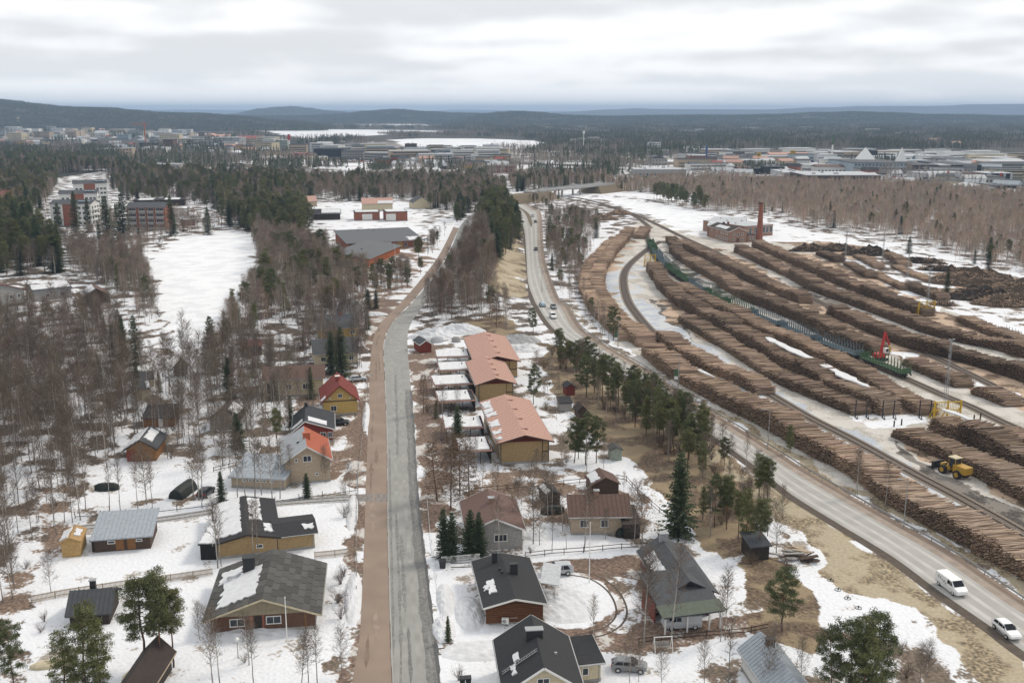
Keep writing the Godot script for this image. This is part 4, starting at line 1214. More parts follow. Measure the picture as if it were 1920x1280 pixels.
func house(called: String,label: String,category: String,a: Vector2,b: Vector2,l: float,eave: float,ridge: float,axis: String,wall: Material,roof: Material,opt := {}) -> Node3D:
	## A house whose near wall stands between the ground points a (left) and b (right) and which reaches l metres back.
	## axis "z": the ridge runs back; "x": it runs along the near wall; "rise": one slope rising to the back; "fall_r": one slope falling to the right; "flat".
	var over: float = opt.get("over",0.5)
	var dir := (b - a).normalized()
	if opt.get("eaves",false):
		a += dir * over; b -= dir * over
		var back0 := Vector2(dir.y,-dir.x)
		a += back0 * over; b += back0 * over
	var w := a.distance_to(b)
	var back := Vector2(dir.y,-dir.x)
	var c := (a + b) / 2 + back * l / 2
	var yaw := -atan2(dir.y,dir.x)
	var o := thing(called,label,category,v3(c),yaw,opt.get("group",""))
	keepout.append([c,opt.get("keep",maxf(w,l) * 0.5 + 1.0)])
	var hw := w / 2
	var hl := l / 2
	var turned: bool = axis in ["x","rise"]
	var P := hl if turned else hw   # half extent across the ridge
	var Q := hw if turned else hl   # half extent along it
	var at := func(p: float,y: float,q: float) -> Vector3: return Vector3(q,y,-p) if turned else Vector3(p,y,q)
	var ro: float = opt.get("ridge_at",0.0)
	if axis == "rise": ro = P
	if axis == "fall_r": ro = -P
	if axis == "flat": ridge = eave
	# walls: one prism
	var m := MB.new()
	var sec := [Vector2(-P,0.0),Vector2(P,0.0),Vector2(P,eave if axis != "rise" else ridge),Vector2(ro,ridge),Vector2(-P,eave if axis != "fall_r" else ridge)]
	for i in 5:
		var s: Vector2 = sec[i]
		var t: Vector2 = sec[(i + 1) % 5]
		if s.distance_to(t) < 0.01: continue
		m.quad(at.call(s.x,s.y,Q),at.call(s.x,s.y,-Q),at.call(t.x,t.y,-Q),at.call(t.x,t.y,Q))
	for i in range(1,4):
		m.tri(at.call(sec[0].x,sec[0].y,Q),at.call(sec[i].x,sec[i].y,Q),at.call(sec[i + 1].x,sec[i + 1].y,Q))
		m.tri(at.call(sec[0].x,sec[0].y,-Q),at.call(sec[i + 1].x,sec[i + 1].y,-Q),at.call(sec[i].x,sec[i].y,-Q))
	part(o,"wall",m,wall)
	if opt.has("gable"):
		for s in [1,-1]:
			var g := MB.new()
			var q0: float = s * Q
			var q1: float = s * (Q + 0.06)
			var pts := [at.call(-P,eave - 0.1,q1),at.call(P,eave - 0.1,q1),at.call(ro,ridge - 0.06,q1)]
			g.tri(pts[0],pts[1],pts[2]); g.tri(pts[0],pts[2],pts[1])
			for i in 3: g.quad(pts[i],pts[(i + 1) % 3],pts[(i + 1) % 3] + at.call(0.0,0.0,q0 - q1),pts[i] + at.call(0.0,0.0,q0 - q1))
			part(o,"gable_boards",g,M[opt.gable])
	if opt.get("plinth",true):
		var pb := MB.new()
		pb.box(Vector3(0,0.2,0),Vector3(w + 0.08,0.4,l + 0.08))
		part(o,"plinth",pb,M.concrete)
	# roof slopes
	var th := 0.18
	var slopes := []
	if axis == "flat":
		slopes = [[-P - over,eave,P + over,eave]]
	elif axis == "rise":
		var k := (ridge - eave) / (2 * P)
		slopes = [[P + over,ridge + k * over,-P - over,eave - k * over]]
	elif axis == "fall_r":
		var k := (ridge - eave) / (2 * P)
		slopes = [[-P - over,ridge + k * over,P + over,eave - k * over]]
	else:
		var kr := (ridge - eave) / (P - ro)
		var kl := (ridge - eave) / (P + ro)
		slopes = [[ro,ridge,P + over,eave - kr * over],[ro,ridge,-P - over,eave - kl * over]]
	var qn: float = Q + opt.get("over_near",over)
	var qf: float = -Q - over
	if turned:
		qn = Q + over
	var si := 0
	for s in slopes:
		var rb := MB.new()
		var r0: Vector3 = at.call(s[0],s[1] + 0.02,qn)
		var r1: Vector3 = at.call(s[0],s[1] + 0.02,qf)
		var e0: Vector3 = at.call(s[2],s[3] + 0.02,qn)
		var e1: Vector3 = at.call(s[2],s[3] + 0.02,qf)
		var up := Vector3(0,th,0)
		var cor := [r0,e0,e1,r1]
		if (e0 - r0).cross(r1 - r0).y < 0: cor = [r0,r1,e1,e0]
		rb.hexa([cor[0],cor[1],cor[2],cor[3],cor[0] + up,cor[1] + up,cor[2] + up,cor[3] + up])
		var rm: Material = M[opt.roof2] if opt.has("roof2") and si == 1 else roof
		var ro2 := part(o,"roof_slope",rb,rm)
		var down := (e0 - r0)
		var sl := down.length()
		var nrm := (e0 - r0).cross(r1 - r0).normalized()
		if nrm.y < 0: nrm = -nrm
		if opt.has("seams"):
			var sb := MB.new()
			var ql := absf(qn - qf)
			var n := int(ql / opt.seams)
			for i in range(0,n + 1):
				var k := float(i) / n
				sb.bar(r0.lerp(r1,k) + up * 1.08,e0.lerp(e1,k) + up * 1.08,0.06,0.07)
			part(ro2,"seams",sb,rm)
		if opt.has("sheets"):
			var nx: int = opt.sheets[0]
			var ny: int = opt.sheets[1]
			var sr := RandomNumberGenerator.new()
			sr.seed = 5 + si
			for i in nx:
				for j in ny:
					var off := 0.5 / nx if j % 2 else 0.0
					var k0 := clampf(float(i) / nx - off * 0.5 + 0.004,0,1)
					var k1 := clampf(float(i + 1) / nx - off * 0.5 - 0.004,0,1)
					if i == nx - 1: k1 = 1.0
					var u0 := float(j) / ny
					var u1 := minf(1.0,float(j + 1) / ny + 0.012)
					var lift0 := 0.02
					var lift1 := 0.055 + sr.randf_range(0,0.012)
					var p00: Vector3 = r0.lerp(e0,u0).lerp(r1.lerp(e1,u0),k0) + up + nrm * lift0
					var p10: Vector3 = r0.lerp(e0,u0).lerp(r1.lerp(e1,u0),k1) + up + nrm * lift0
					var p01: Vector3 = r0.lerp(e0,u1).lerp(r1.lerp(e1,u1),k0) + up + nrm * lift1
					var p11: Vector3 = r0.lerp(e0,u1).lerp(r1.lerp(e1,u1),k1) + up + nrm * lift1
					var pb := MB.new()
					var q4 := [p00,p01,p11,p10]
					if (p01 - p00).cross(p10 - p00).y < 0: q4 = [p00,p10,p11,p01]
					var dn := nrm * -0.04
					pb.hexa([q4[0] + dn,q4[1] + dn,q4[2] + dn,q4[3] + dn,q4[0],q4[1],q4[2],q4[3]])
					part(ro2,"roof_sheet",pb,M["sheet_%d" % (sr.randi() % 4)])
		if opt.has("snow"):
			for q in opt.snow:
				if q[0] != si: continue
				# q: slope, along from near 0..1, up to, down-slope from 0 (ridge) to 1 (eave), roughness
				var ql := absf(qn - qf)
				var poly := ragged_rect(q[1] * ql,q[2] * ql,q[3] * sl,q[4] * sl,int(sl * 97 + q[1] * 50 + c.x),q[5])
				var sb := MB.new()
				var tri := Geometry2D.triangulate_polygon(poly)
				var put := func(p: Vector2,y: float) -> Vector3: return r0 + (r1 - r0).normalized() * p.x + down.normalized() * p.y + nrm * (th * 0.92 + y)
				for i in range(0,tri.size(),3):
					var p0: Vector3 = put.call(poly[tri[i]],0.17)
					var p1: Vector3 = put.call(poly[tri[i + 1]],0.17)
					var p2: Vector3 = put.call(poly[tri[i + 2]],0.17)
					if (p1 - p0).cross(p2 - p0).dot(nrm) < 0: sb.tri(p0,p2,p1)
					else: sb.tri(p0,p1,p2)
				for i in poly.size():
					var p0 := poly[i]
					var p1 := poly[(i + 1) % poly.size()]
					sb.quad(put.call(p0,0.0),put.call(p1,0.0),put.call(p1,0.17),put.call(p0,0.17))
				part(ro2,"roof_snow",sb,M.snow)
		si += 1
	if opt.get("plinth",true) and axis != "flat":
		for s in slopes:
			var gb := MB.new()
			gb.tube([at.call(s[2] + 0.07 * signf(s[2]),s[3] + 0.06,qn),at.call(s[2] + 0.07 * signf(s[2]),s[3] + 0.06,qf)],[0.075,0.075],6,true)
			gb.tube([at.call(P * signf(s[2]) + 0.07 * signf(s[2]),s[3] + 0.05,Q - 0.2),at.call(P * signf(s[2]) + 0.07 * signf(s[2]),0.2,Q - 0.2)],[0.05,0.05],5)
			part(o,"gutter",gb,M[opt.get("gutter","galvanised")])
	# barge boards and fascia
	if opt.get("trim","") != "":
		var tb := MB.new()
		for s in slopes:
			for q in [qn + 0.02,qf - 0.02]:
				tb.bar(at.call(s[0],s[1] + th * 0.4,q),at.call(s[2],s[3] + th * 0.4,q),0.06,0.24)
			tb.bar(at.call(s[2],s[3] + th * 0.4,qn),at.call(s[2],s[3] + th * 0.4,qf),0.06,0.2)
		part(o,"barge_board",tb,M[opt.trim])
	for q in opt.get("chimneys",[]):
		# x share, z share of the footprint (-1..1, z positive is near), width, depth, height of the top
		var cb := MB.new()
		cb.box(Vector3(q[0] * hw,q[4] / 2 + 0.5,q[1] * hl),Vector3(q[2],q[4] - 1.0,q[3]))
		var ch := part(o,"chimney",cb,M[q[5]])
		var cap := MB.new()
		cap.box(Vector3(q[0] * hw,q[4] + 0.06,q[1] * hl),Vector3(q[2] + 0.18,0.1,q[3] + 0.18))
		part(ch,"chimney_cap",cap,M[q[6]] if q.size() > 6 else M.dark_metal)
	for q in opt.get("windows",[]):
		# face, share along it (0 left or near .. 1), height of the middle, width, height, bars
		var t := face(q[0],q[1],q[2],hw,hl)
		pane_in(o,t,q[3],q[4],M[opt.get("frame","window_white")],q[5] if q.size() > 5 else 1)
	for q in opt.get("doors",[]):
		var t := face(q[0],q[1],q[2] / 2 + 0.15,hw,hl)
		var db := MB.new()
		db.box(Vector3(0,0,0.03),Vector3(q[3],q[2],0.08),t)
		var d := part(o,"door",db,M[q[4]])
		var hb := MB.new()
		hb.box(Vector3(q[3] * 0.38,0,0.1),Vector3(0.06,0.16,0.06),t)
		part(d,"handle",hb,M.dark_metal)
	for q in opt.get("panels",[]):
		# face, from, to (shares), bottom, top, material
		var f0 := face(q[0],q[1],(q[3] + q[4]) / 2,hw,hl)
		var f1 := face(q[0],q[2],(q[3] + q[4]) / 2,hw,hl)
		var pb := MB.new()
		pb.box(Vector3.ZERO,Vector3(f0.origin.distance_to(f1.origin),q[4] - q[3],0.1),Transform3D(f0.basis,(f0.origin + f1.origin) / 2))
		part(o,"wall_panel",pb,M[q[5]])
	for q in opt.get("vents",[]):
		var vb := MB.new()
		vb.box(Vector3(q[0] * hw,q[2],q[1] * hl),Vector3(q[3],0.25,q[4]))
		part(o,"roof_vent",vb,M[q[5]])
	return o


func face(f: String,k: float,y: float,hw: float,hl: float) -> Transform3D:
	match f:
		"n": return Transform3D(Basis(),Vector3(lerpf(-hw,hw,k),y,hl))
		"f": return Transform3D(Basis(Vector3.UP,PI),Vector3(lerpf(hw,-hw,k),y,-hl))
		"r": return Transform3D(Basis(Vector3.UP,PI / 2),Vector3(hw,y,lerpf(hl,-hl,k)))
	return Transform3D(Basis(Vector3.UP,-PI / 2),Vector3(-hw,y,lerpf(hl,-hl,k)))


func carport(label: String,a: Vector2,b: Vector2,l: float,h: float,snow := 0.94) -> void:
	var dir := (b - a).normalized()
	var back := Vector2(dir.y,-dir.x)
	var w := a.distance_to(b)
	var c := (a + b) / 2 + back * l / 2
	var o := thing("carport",label,"carport",v3(c),-atan2(dir.y,dir.x),"carports beside the street")
	keepout.append([c,maxf(w,l) * 0.5])
	var m := MB.new()
	m.box(Vector3(0,h,0),Vector3(w,0.22,l))
	part(o,"roof_deck",m,M.roof_felt)
	var f := MB.new()
	for s in [-1,1]:
		f.box(Vector3(0,h + 0.1,s * (l / 2 + 0.03)),Vector3(w + 0.12,0.34,0.06))
		f.box(Vector3(s * (w / 2 + 0.03),h + 0.1,0),Vector3(0.06,0.34,l))
	part(o,"fascia",f,M.roof_terracotta)
	for x in [-0.46,-0.15,0.15,0.46]:
		for z in [-0.46,0.46]:
			var p := MB.new()
			p.box(Vector3(x * w,(h - 0.1) / 2,z * l),Vector3(0.16,h - 0.1,0.16))
			part(o,"post",p,M.wall_dark_wood)
	var bw := MB.new()
	bw.box(Vector3(w * 0.49,(h - 0.1) / 2,0),Vector3(0.12,h - 0.12,l * 0.9))
	part(o,"back_wall",bw,M.wall_dark_wood)
	var s := MB.new()
	s.slab(ragged_rect(-w * 0.49,-w * 0.49 + w * 0.98 * snow,-l * 0.47,l * 0.47,int(a.x * 10 + a.y * 3),0.22),h + 0.11,h + 0.36)
	part(o,"roof_snow",s,M.snow)
	var v := MB.new()
	v.tube([Vector3(w * 0.28,h,-l * 0.1),Vector3(w * 0.28,h + 0.9,-l * 0.1)],[0.12,0.12],8,true)
	part(o,"vent_pipe",v,M.dark_metal)


func make_houses() -> void:
	for i in 4: mat("sheet_%d" % i,lin(0.075 + i * 0.012,0.073 + i * 0.012,0.069 + i * 0.011),0.95,M.g1,0.5 + i * 0.1)
	# west of the street
	house("house","low house with a broad grey sheet roof and cream gable near the bottom","house",xz(Vector3(-38.96,2.6,-116.24)),xz(Vector3(-24.32,2.6,-118.18)),13.4,2.5,4.8,"z",M.wall_brick_brown,M.roof_grey_sheet,{"eaves": true,"over": 0.9,"ridge_at": 0.1,"gable": "wall_cream","plinth": true,"sheets": [8,9],"trim": "wall_cream","keep": 8.5,"snow": [[1,0.12,0.72,0.12,0.8,0.9],[1,0.6,0.85,0.5,0.9,0.8]],
		"chimneys": [[-0.42,-0.45,1.5,1.1,6.0,"dark_metal"]],"windows": [["n",0.25,1.5,1.9,1.1],["n",0.6,1.6,1.9,1.1],["r",0.3,1.5,1.6,1.1],["r",0.7,1.5,1.6,1.1]],"doors": [["n",0.45,2.1,1.0,"wall_dark_wood"]],"panels": [["n",0.485,0.51,0.1,2.4,"wall_brick_red"],["n",0.37,0.4,0.1,2.4,"wall_brick_red"],["n",0.9,0.915,0.1,2.4,"wall_orange_wood"]]})
	house("house","yellow brick house with a low black roof half under snow","house",W(-43.63,-139.48),W(-35.38,-141.9),15.0,2.6,3.5,"z",M.wall_brick_yellow,M.roof_felt,{"over": 0.6,"keep": 8,"snow": [[1,0.08,0.98,0.12,0.98,0.7],[0,0.35,0.95,0.08,0.5,0.9],[0,0.1,0.3,0.5,0.95,0.6]],"vents": [[0.2,0.1,3.75,0.5,0.5,"dark_metal"]],"windows": [["n",0.7,1.4,1.0,0.6,0]],"trim": "wall_dark_wood"})
	house("house_wing","yellow brick wing with a black felt roof beside the snow-roofed house","house",W(-35.28,-141.97),W(-30.08,-143.62),6.5,2.6,3.2,"x",M.wall_brick_yellow,M.roof_felt,{"over": 0.5,"keep": 6,"trim": "wall_dark_wood","snow": [[1,0.05,0.35,0.3,0.75,0.8]]})
	house("garage","black garage with a flat snowy roof at the end of the yellow brick house","garage",W(-46.18,-139.3),W(-43.77,-139.42),9.0,2.4,2.5,"flat",M.wall_black_wood,M.roof_felt,{"over": 0.25,"plinth": false,"snow": [[0,0.0,0.9,0.02,0.98,0.3]]})
	house("shed","small plywood shed with snow on its yellow roof","shed",W(-67.06,-140.03),W(-64.51,-140.59),4.6,2.4,3.0,"z",M.wall_ply,M.roof_ply,{"over": 0.25,"plinth": false,"snow": [[1,0.05,0.85,0.15,0.95,0.4],[0,0.25,0.75,0.1,0.7,0.4]]})
	house("long_shed","dark log shed with a pale silver ribbed roof","shed",W(-62.89,-141.9),W(-55.05,-143.43),7.0,2.1,3.3,"rise",M.wall_brown_wood,M.roof_silver,{"over": 0.5,"plinth": false,"seams": 0.6,"windows": [["n",0.3,1.5,1.1,0.5,0],["n",0.8,1.5,0.9,0.4,0]],"doors": [["n",0.45,1.8,1.2,"wall_orange_wood"],["n",0.66,1.8,1.2,"wall_orange_wood"]]})
	house("lean_to","small dark lean-to with a grey roof beside the silver-roofed shed","shed",W(-63.45,-142.09),W(-62.32,-142.09),5.0,1.7,2.1,"rise",M.wall_dark_wood,M.roof_slate,{"over": 0.2,"plinth": false})
	house("sauna","dark log sauna with a black ribbed metal roof and chimney","sauna",W(-57.03,-119.26),W(-52.27,-120.09),6.0,1.8,3.5,"x",M.wall_dark_wood,M.roof_slate,{"over": 0.45,"seams": 0.55,"plinth": false,"chimneys": [[-0.05,-0.25,0.7,0.6,4.6,"dark_metal","galvanised"]],"windows": [["n",0.4,1.2,0.5,0.4,0]]})
	house("barn","dark brown felt-roofed barn behind the bottom pines","barn",xz(Vector3(-43.68,2.4,-97.15)),xz(Vector3(-40.59,2.4,-97.15)),12.0,2.4,4.0,"z",M.wall_dark_wood,M.roof_dark_brown,{"over": 0.5,"plinth": false,"trim": "wall_beige"})
	house("house","tall beige house with a bright orange metal roof","house",W(-40.27,-170.25),W(-32.71,-172.11),11.0,4.4,6.9,"z",M.wall_beige,M.roof_orange,{"over": 0.55,"roof2": "roof_light","seams": 0.6,"trim": "window_white","chimneys": [[0.05,0.15,1.3,0.6,7.9,"roof_orange","roof_orange"]],"windows": [["n",0.5,4.6,1.5,1.2],["n",0.25,4.4,0.5,0.6,0],["n",0.7,1.6,0.6,0.5,0],["r",0.3,2.6,1.3,1.2],["r",0.7,2.6,1.3,1.2]],"vents": [[-0.35,0.2,6.3,0.5,0.5,"dark_metal"]]})
	house("garage","long beige garage with a pale blue-grey metal roof and a row of small windows","garage",W(-49.6,-168.94),W(-39.98,-167.65),8.0,2.0,3.3,"rise",M.wall_beige,M.roof_silver,{"over": 0.4,"seams": 0.7,"windows": [["n",0.25,1.5,0.7,0.4,0],["n",0.36,1.5,0.7,0.4,0],["n",0.5,1.5,0.7,0.4,0],["n",0.63,1.5,0.7,0.4,0],["n",0.77,1.5,0.7,0.4,0]]})
	house("house","small red house with a dark grey ribbed roof and one block of snow","house",W(-43.52,-193.05),W(-36.07,-194.39),10.5,2.8,4.6,"z",M.wall_red_wood,M.roof_slate,{"over": 0.5,"ridge_at": -1.6,"seams": 0.5,"trim": "window_white","snow": [[0,0.06,0.3,0.08,0.72,0.25],[1,0.06,0.2,0.1,0.9,0.3]],"chimneys": [[-0.4,-0.9,0.6,0.6,5.5,"dark_metal"]],"windows": [["n",0.75,1.5,1.2,1.2],["n",0.93,1.5,0.9,1.2],["r",0.5,1.5,1.2,1.1]]})
	house("house","yellow gabled house with a red metal roof beside the gravel path","house",W(-41.07,-211.91),W(-33.98,-213.51),10.5,3.5,6.7,"z",M.wall_yellow,M.roof_red,{"over": 0.6,"seams": 0.6,"trim": "wall_red_wood","chimneys": [[-0.06,0.1,0.9,0.7,7.6,"roof_red","window_white"]],"windows": [["n",0.5,4.4,1.0,1.0],["n",0.3,1.6,1.3,1.3],["n",0.2,3.9,0.4,0.4,0],["n",0.8,3.9,0.4,0.4,0],["r",0.3,1.7,1.2,1.2],["r",0.7,1.7,1.2,1.2]],"panels": [["n",0.0,1.0,3.1,3.35,"wall_brown_wood"]],"snow": [[1,0.0,0.15,0.7,0.95,0.3]]})
	house("house","long cream house with a brown roof behind bare trees","house",W(-57.27,-226.21),W(-44.19,-228.47),9.0,4.4,6.2,"x",M.wall_cream,M.roof_brown,{"over": 0.6,"windows": [["n",0.1,2.2,1.8,2.6],["n",0.4,2.4,1.4,1.3],["n",0.7,2.4,1.4,1.3]]})
	house("house","dark-roofed pale house behind the tall garden spruce","house",W(-51.39,-255.84),W(-40.56,-258.69),11.0,3.4,5.8,"x",M.wall_cream,M.roof_slate,{"over": 0.5,"windows": [["n",0.85,1.8,1.3,1.2],["n",0.2,1.8,1.3,1.2]]})
	house("house","yellow house with a dark grey roof nearest the bend of the street","house",W(-56.25,-288.02),W(-45.18,-290.87),11.0,3.2,5.8,"x",M.wall_yellow,M.roof_slate,{"over": 0.5,"windows": [["n",0.85,1.7,1.3,1.2],["n",0.2,1.7,1.3,1.2]],"chimneys": [[0.2,0.05,0.7,0.7,6.6,"wall_brick_red"]]})
	house("shed","small shed with a square of snow on its roof by the brown-roofed house","shed",W(-61.97,-226.21),W(-58.6,-227.11),5.0,2.3,2.9,"rise",M.wall_grey,M.roof_brown,{"over": 0.3,"plinth": false,"snow": [[0,0.02,0.98,0.02,0.9,0.5]]})
	house("shed","dark green shed at the near end of the snowy field","shed",W(-73.46,-267),W(-68.26,-268.22),5.0,2.6,3.2,"rise",M.wall_black_wood,M.roof_red,{"over": 0.3,"plinth": false})
	house("shed","beige shed with a slate roof left of the caravan path","shed",W(-86.61,-223.56),W(-83.52,-224.88),6.0,2.6,3.4,"rise",M.wall_cream,M.roof_slate,{"over": 0.3,"plinth": false,"snow": [[0,0.02,0.25,0.3,0.95,0.4]]})
	house("shed","low shed with a grey ribbed roof in front of the caravan","shed",W(-90.85,-234.54),W(-86.49,-235.99),4.0,2.0,2.8,"rise",M.wall_cream,M.roof_slate,{"over": 0.3,"plinth": false,"seams": 0.5})
	house("shed","orange wooden shed with a black roof in the gardens","shed",W(-77.42,-203.53),W(-71.39,-204.27),6.0,2.0,3.0,"rise",M.wall_orange_wood,M.roof_felt,{"over": 0.4,"plinth": false,"doors": [["n",0.58,1.8,0.9,"window_white"]]})
	house("cabin","orange wooden cabin with snow on both slopes of its roof","cabin",W(-73.04,-182.33),W(-67.78,-182.93),8.0,2.6,4.2,"z",M.wall_orange_wood,M.roof_slate,{"over": 0.5,"plinth": false,"trim": "wall_dark_wood","doors": [["n",0.15,2.0,1.6,"wall_red_wood"]],"snow": [[1,0.05,0.95,0.05,0.95,0.5],[0,0.2,0.9,0.05,0.55,0.6]]})
	house("cabin","grey-brown cabin with a bright snow patch on its right roof slope","cabin",W(-62.99,-202.07),W(-57.08,-202.43),7.0,2.4,4.4,"z",M.wall_grey,M.roof_dark_brown,{"over": 0.5,"plinth": false,"snow": [[0,0.2,0.9,0.15,0.75,0.5],[1,0.3,0.95,0.3,0.95,0.6]]})
	house("hut","small dark brown hut at the near edge of the snowy field","hut",W(-84.7,-245.54),W(-81.93,-246.06),4.0,2.2,3.6,"z",M.wall_brown_wood,M.roof_dark_brown,{"over": 0.4,"plinth": false,"chimneys": [[0.1,0.0,0.4,0.4,4.4,"dark_metal"]]})
	# east of the street: the row houses
	var vents := [[0.12,-0.75,5.85,1.1,0.5,"roof_terracotta"],[0.12,-0.25,5.85,1.1,0.5,"roof_terracotta"],[0.12,0.25,5.85,1.1,0.5,"roof_terracotta"],[0.12,0.75,5.85,1.1,0.5,"roof_terracotta"]]
	house("row_house","largest terracotta-roofed yellow brick row house, snow along its left eave","row house",xz(Vector3(-2.88,4.5,-179.99)),xz(Vector3(7.92,4.5,-181.56)),26.5,4.4,5.65,"z",M.wall_brick_yellow,M.roof_terracotta,{"eaves": true,"over": 0.85,"seams": 1.2,"gable": "wall_red_wood","trim": "wall_brown_wood","keep": 12,"vents": vents,"panels": [["n",0.86,0.875,0.1,4.4,"wall_dark_wood"],["n",0.985,0.998,0.1,4.4,"wall_dark_wood"],["n",0.87,0.99,2.1,2.3,"wall_dark_wood"],["n",0.002,0.015,0.1,4.4,"wall_dark_wood"]],"snow": [[1,0.05,0.12,0.72,0.98,0.9],[1,0.17,0.26,0.64,0.99,1.0],[1,0.33,0.47,0.6,0.99,1.1],[1,0.57,0.66,0.55,0.99,0.8],[1,0.67,0.77,0.62,0.99,0.8],[1,0.78,0.96,0.6,0.99,1.2]],"windows": [["r",0.15,3.3,1.4,1.2],["r",0.4,3.3,1.4,1.2],["r",0.65,3.3,1.4,1.2],["r",0.9,3.3,1.4,1.2]]})
	house("row_house","middle terracotta-roofed yellow brick row house","row house",xz(Vector3(-8.33,4.5,-221.47)),xz(Vector3(1.21,4.5,-222.85)),20.5,4.4,5.65,"z",M.wall_brick_yellow,M.roof_terracotta,{"eaves": true,"over": 0.85,"seams": 1.2,"gable": "wall_red_wood","trim": "wall_brown_wood","keep": 11,"vents": vents,"panels": [["n",0.8,0.815,0.1,4.4,"wall_dark_wood"],["n",0.985,0.998,0.1,4.4,"wall_dark_wood"],["n",0.81,0.99,2.1,2.3,"wall_dark_wood"],["n",0.002,0.015,0.1,4.4,"wall_dark_wood"]]})
	house("row_house","farthest terracotta-roofed row house beside the snow heaps","row house",W(-9.4,-242.3),W(2.2,-243.9),27.0,4.4,5.65,"z",M.wall_brick_yellow,M.roof_terracotta,{"eaves": true,"over": 0.85,"seams": 1.2,"gable": "wall_red_wood","trim": "wall_brown_wood","keep": 12,"vents": vents,"panels": [["n",0.8,0.815,0.1,4.4,"wall_dark_wood"],["n",0.81,0.99,2.1,2.3,"wall_dark_wood"]]})
	carport("farthest snow-covered carport beside the street",xz(Vector3(-19.59,2.6,-254.57)),xz(Vector3(-10.25,2.6,-255.73)),8.0,2.6,0.9)
	carport("second snow-covered carport from the far end",xz(Vector3(-17.8,2.6,-240.83)),xz(Vector3(-10.25,2.6,-241.87)),8.2,2.6,0.97)
	carport("third snow-covered carport from the far end",xz(Vector3(-17.95,2.6,-227.01)),xz(Vector3(-8.86,2.6,-228.89)),8.6,2.6,0.9)
	carport("snow-covered carport with a bare strip of roof at its right end",xz(Vector3(-16.15,2.6,-213.78)),xz(Vector3(-8,2.6,-215.04)),8.4,2.6,0.88)
	carport("snow-covered carport behind the small garden spruce",xz(Vector3(-13.48,2.6,-194.34)),xz(Vector3(-5.59,2.6,-195.39)),7.6,2.6,0.96)
	carport("nearest snow-covered carport beside the largest row house",xz(Vector3(-9.78,2.6,-180.35)),xz(Vector3(-3.81,2.6,-181.26)),8.0,2.6,0.96)
	house("house","pale grey house with a faded mauve-brown roof behind the hedge spruces","house",W(-6.46,-142.47),W(1.46,-143.43),11.5,3.3,5.1,"z",M.wall_grey,M.roof_mauve,{"over": 0.6,"trim": "window_white","chimneys": [[0.0,-0.1,0.9,0.9,5.9,"wall_brick_pink","galvanised"]],"windows": [["n",0.6,1.9,2.0,1.2,2]]})
	house("house","beige house with a brown ribbed roof and a lean-to porch","house",W(9.3,-148.4),W(18.28,-148.6),8.0,3.2,5.0,"x",M.wall_beige,M.roof_brown,{"over": 0.5,"seams": 0.7,"chimneys": [[-0.05,0.05,0.8,0.7,5.9,"wall_brick_pink","galvanised"]],"windows": [["n",0.22,1.9,1.3,1.3],["n",0.58,1.9,1.2,1.3]],"trim": "window_white"})
	house("porch","dark lean-to porch on the right end of the beige house","porch",W(17.43,-146.97),W(19.95,-147.17),6.0,2.3,2.9,"rise",M.wall_dark_wood,M.roof_dark_brown,{"over": 0.25,"plinth": false})
	house("log_house","brown log house with a flat-pitched black roof and two chimneys","house",W(-2.97,-119.81),W(3.62,-120.8),12.4,2.9,3.7,"z",M.wall_log,M.roof_charcoal,{"over": 0.85,"trim": "window_white","chimneys": [[-0.35,-0.75,0.7,0.6,5.0,"dark_metal"],[0.28,-0.1,1.0,0.6,5.1,"dark_metal"]],"vents": [[-0.25,-0.3,3.9,0.3,0.3,"dark_metal"],[-0.2,-0.15,3.9,0.3,0.3,"dark_metal"]],"windows": [["n",0.48,1.5,0.9,1.4,0],["l",0.5,1.5,1.2,1.2]],"panels": [["n",0.3,0.38,0.3,1.3,"window_white"]],"snow": [[1,0.2,0.5,0.45,0.72,0.8],[1,0.3,0.4,0.62,0.85,0.5]]})
	var lp := MB.new()
	for k in 9:
		lp.box(Vector3(0,0.32 + k * 0.3,0),Vector3(6.6,0.27,0.12))
	var hn: Node3D = get_node("log_house")
	for k in 9:
		var b := MB.new()
		b.tube([Vector3(-3.75,0.4 + k * 0.29,6.24),Vector3(3.75,0.4 + k * 0.29,6.24)],[0.15,0.15],7,true)
		if k in [3,4,5,6]: pass
		part(hn,"wall_log",b,M.wall_log)
	var pc := thing("porch_canopy","white posts under a ribbed translucent canopy at the log house door","porch",Vector3(4.78,0,-126.24),-0.1)
	var cb := MB.new()
	cb.box(Vector3(0,2.7,-3),Vector3(2.6,0.08,6.4),Transform3D(Basis(Vector3.FORWARD,0.12),Vector3.ZERO))
	part(pc,"canopy",cb,M.roof_light)
	for z in [0.0,-3.0,-6.0]:
		var b := MB.new()
		b.box(Vector3(1.1,1.25,z),Vector3(0.14,2.5,0.14))
		part(pc,"post",b,M.window_white)
	for y in [0.5,0.9]:
		var b := MB.new()
		b.box(Vector3(1.1,y,-3),Vector3(0.08,0.1,6.0))
		part(pc,"railing",b,M.window_white)
	house("house","cream house with a steep black roof and chimney at the bottom edge","house",Vector2(-0.5,-98.3),Vector2(7.3,-99.1),10.6,4.0,6.6,"z",M.wall_cream,M.roof_charcoal,{"over": 0.6,"trim": "window_white","chimneys": [[-0.05,-0.25,1.9,0.8,7.4,"dark_metal","galvanised"]],"snow": [[1,0.35,0.5,0.45,0.6,0.4],[1,0.15,0.35,0.55,0.7,0.7]],"windows": [["n",0.5,4.6,1.4,1.2],["r",0.7,2.2,1.2,1.2]],"vents": [[0.5,0.2,5.6,0.3,0.3,"galvanised"]]})
	roof_ladder()
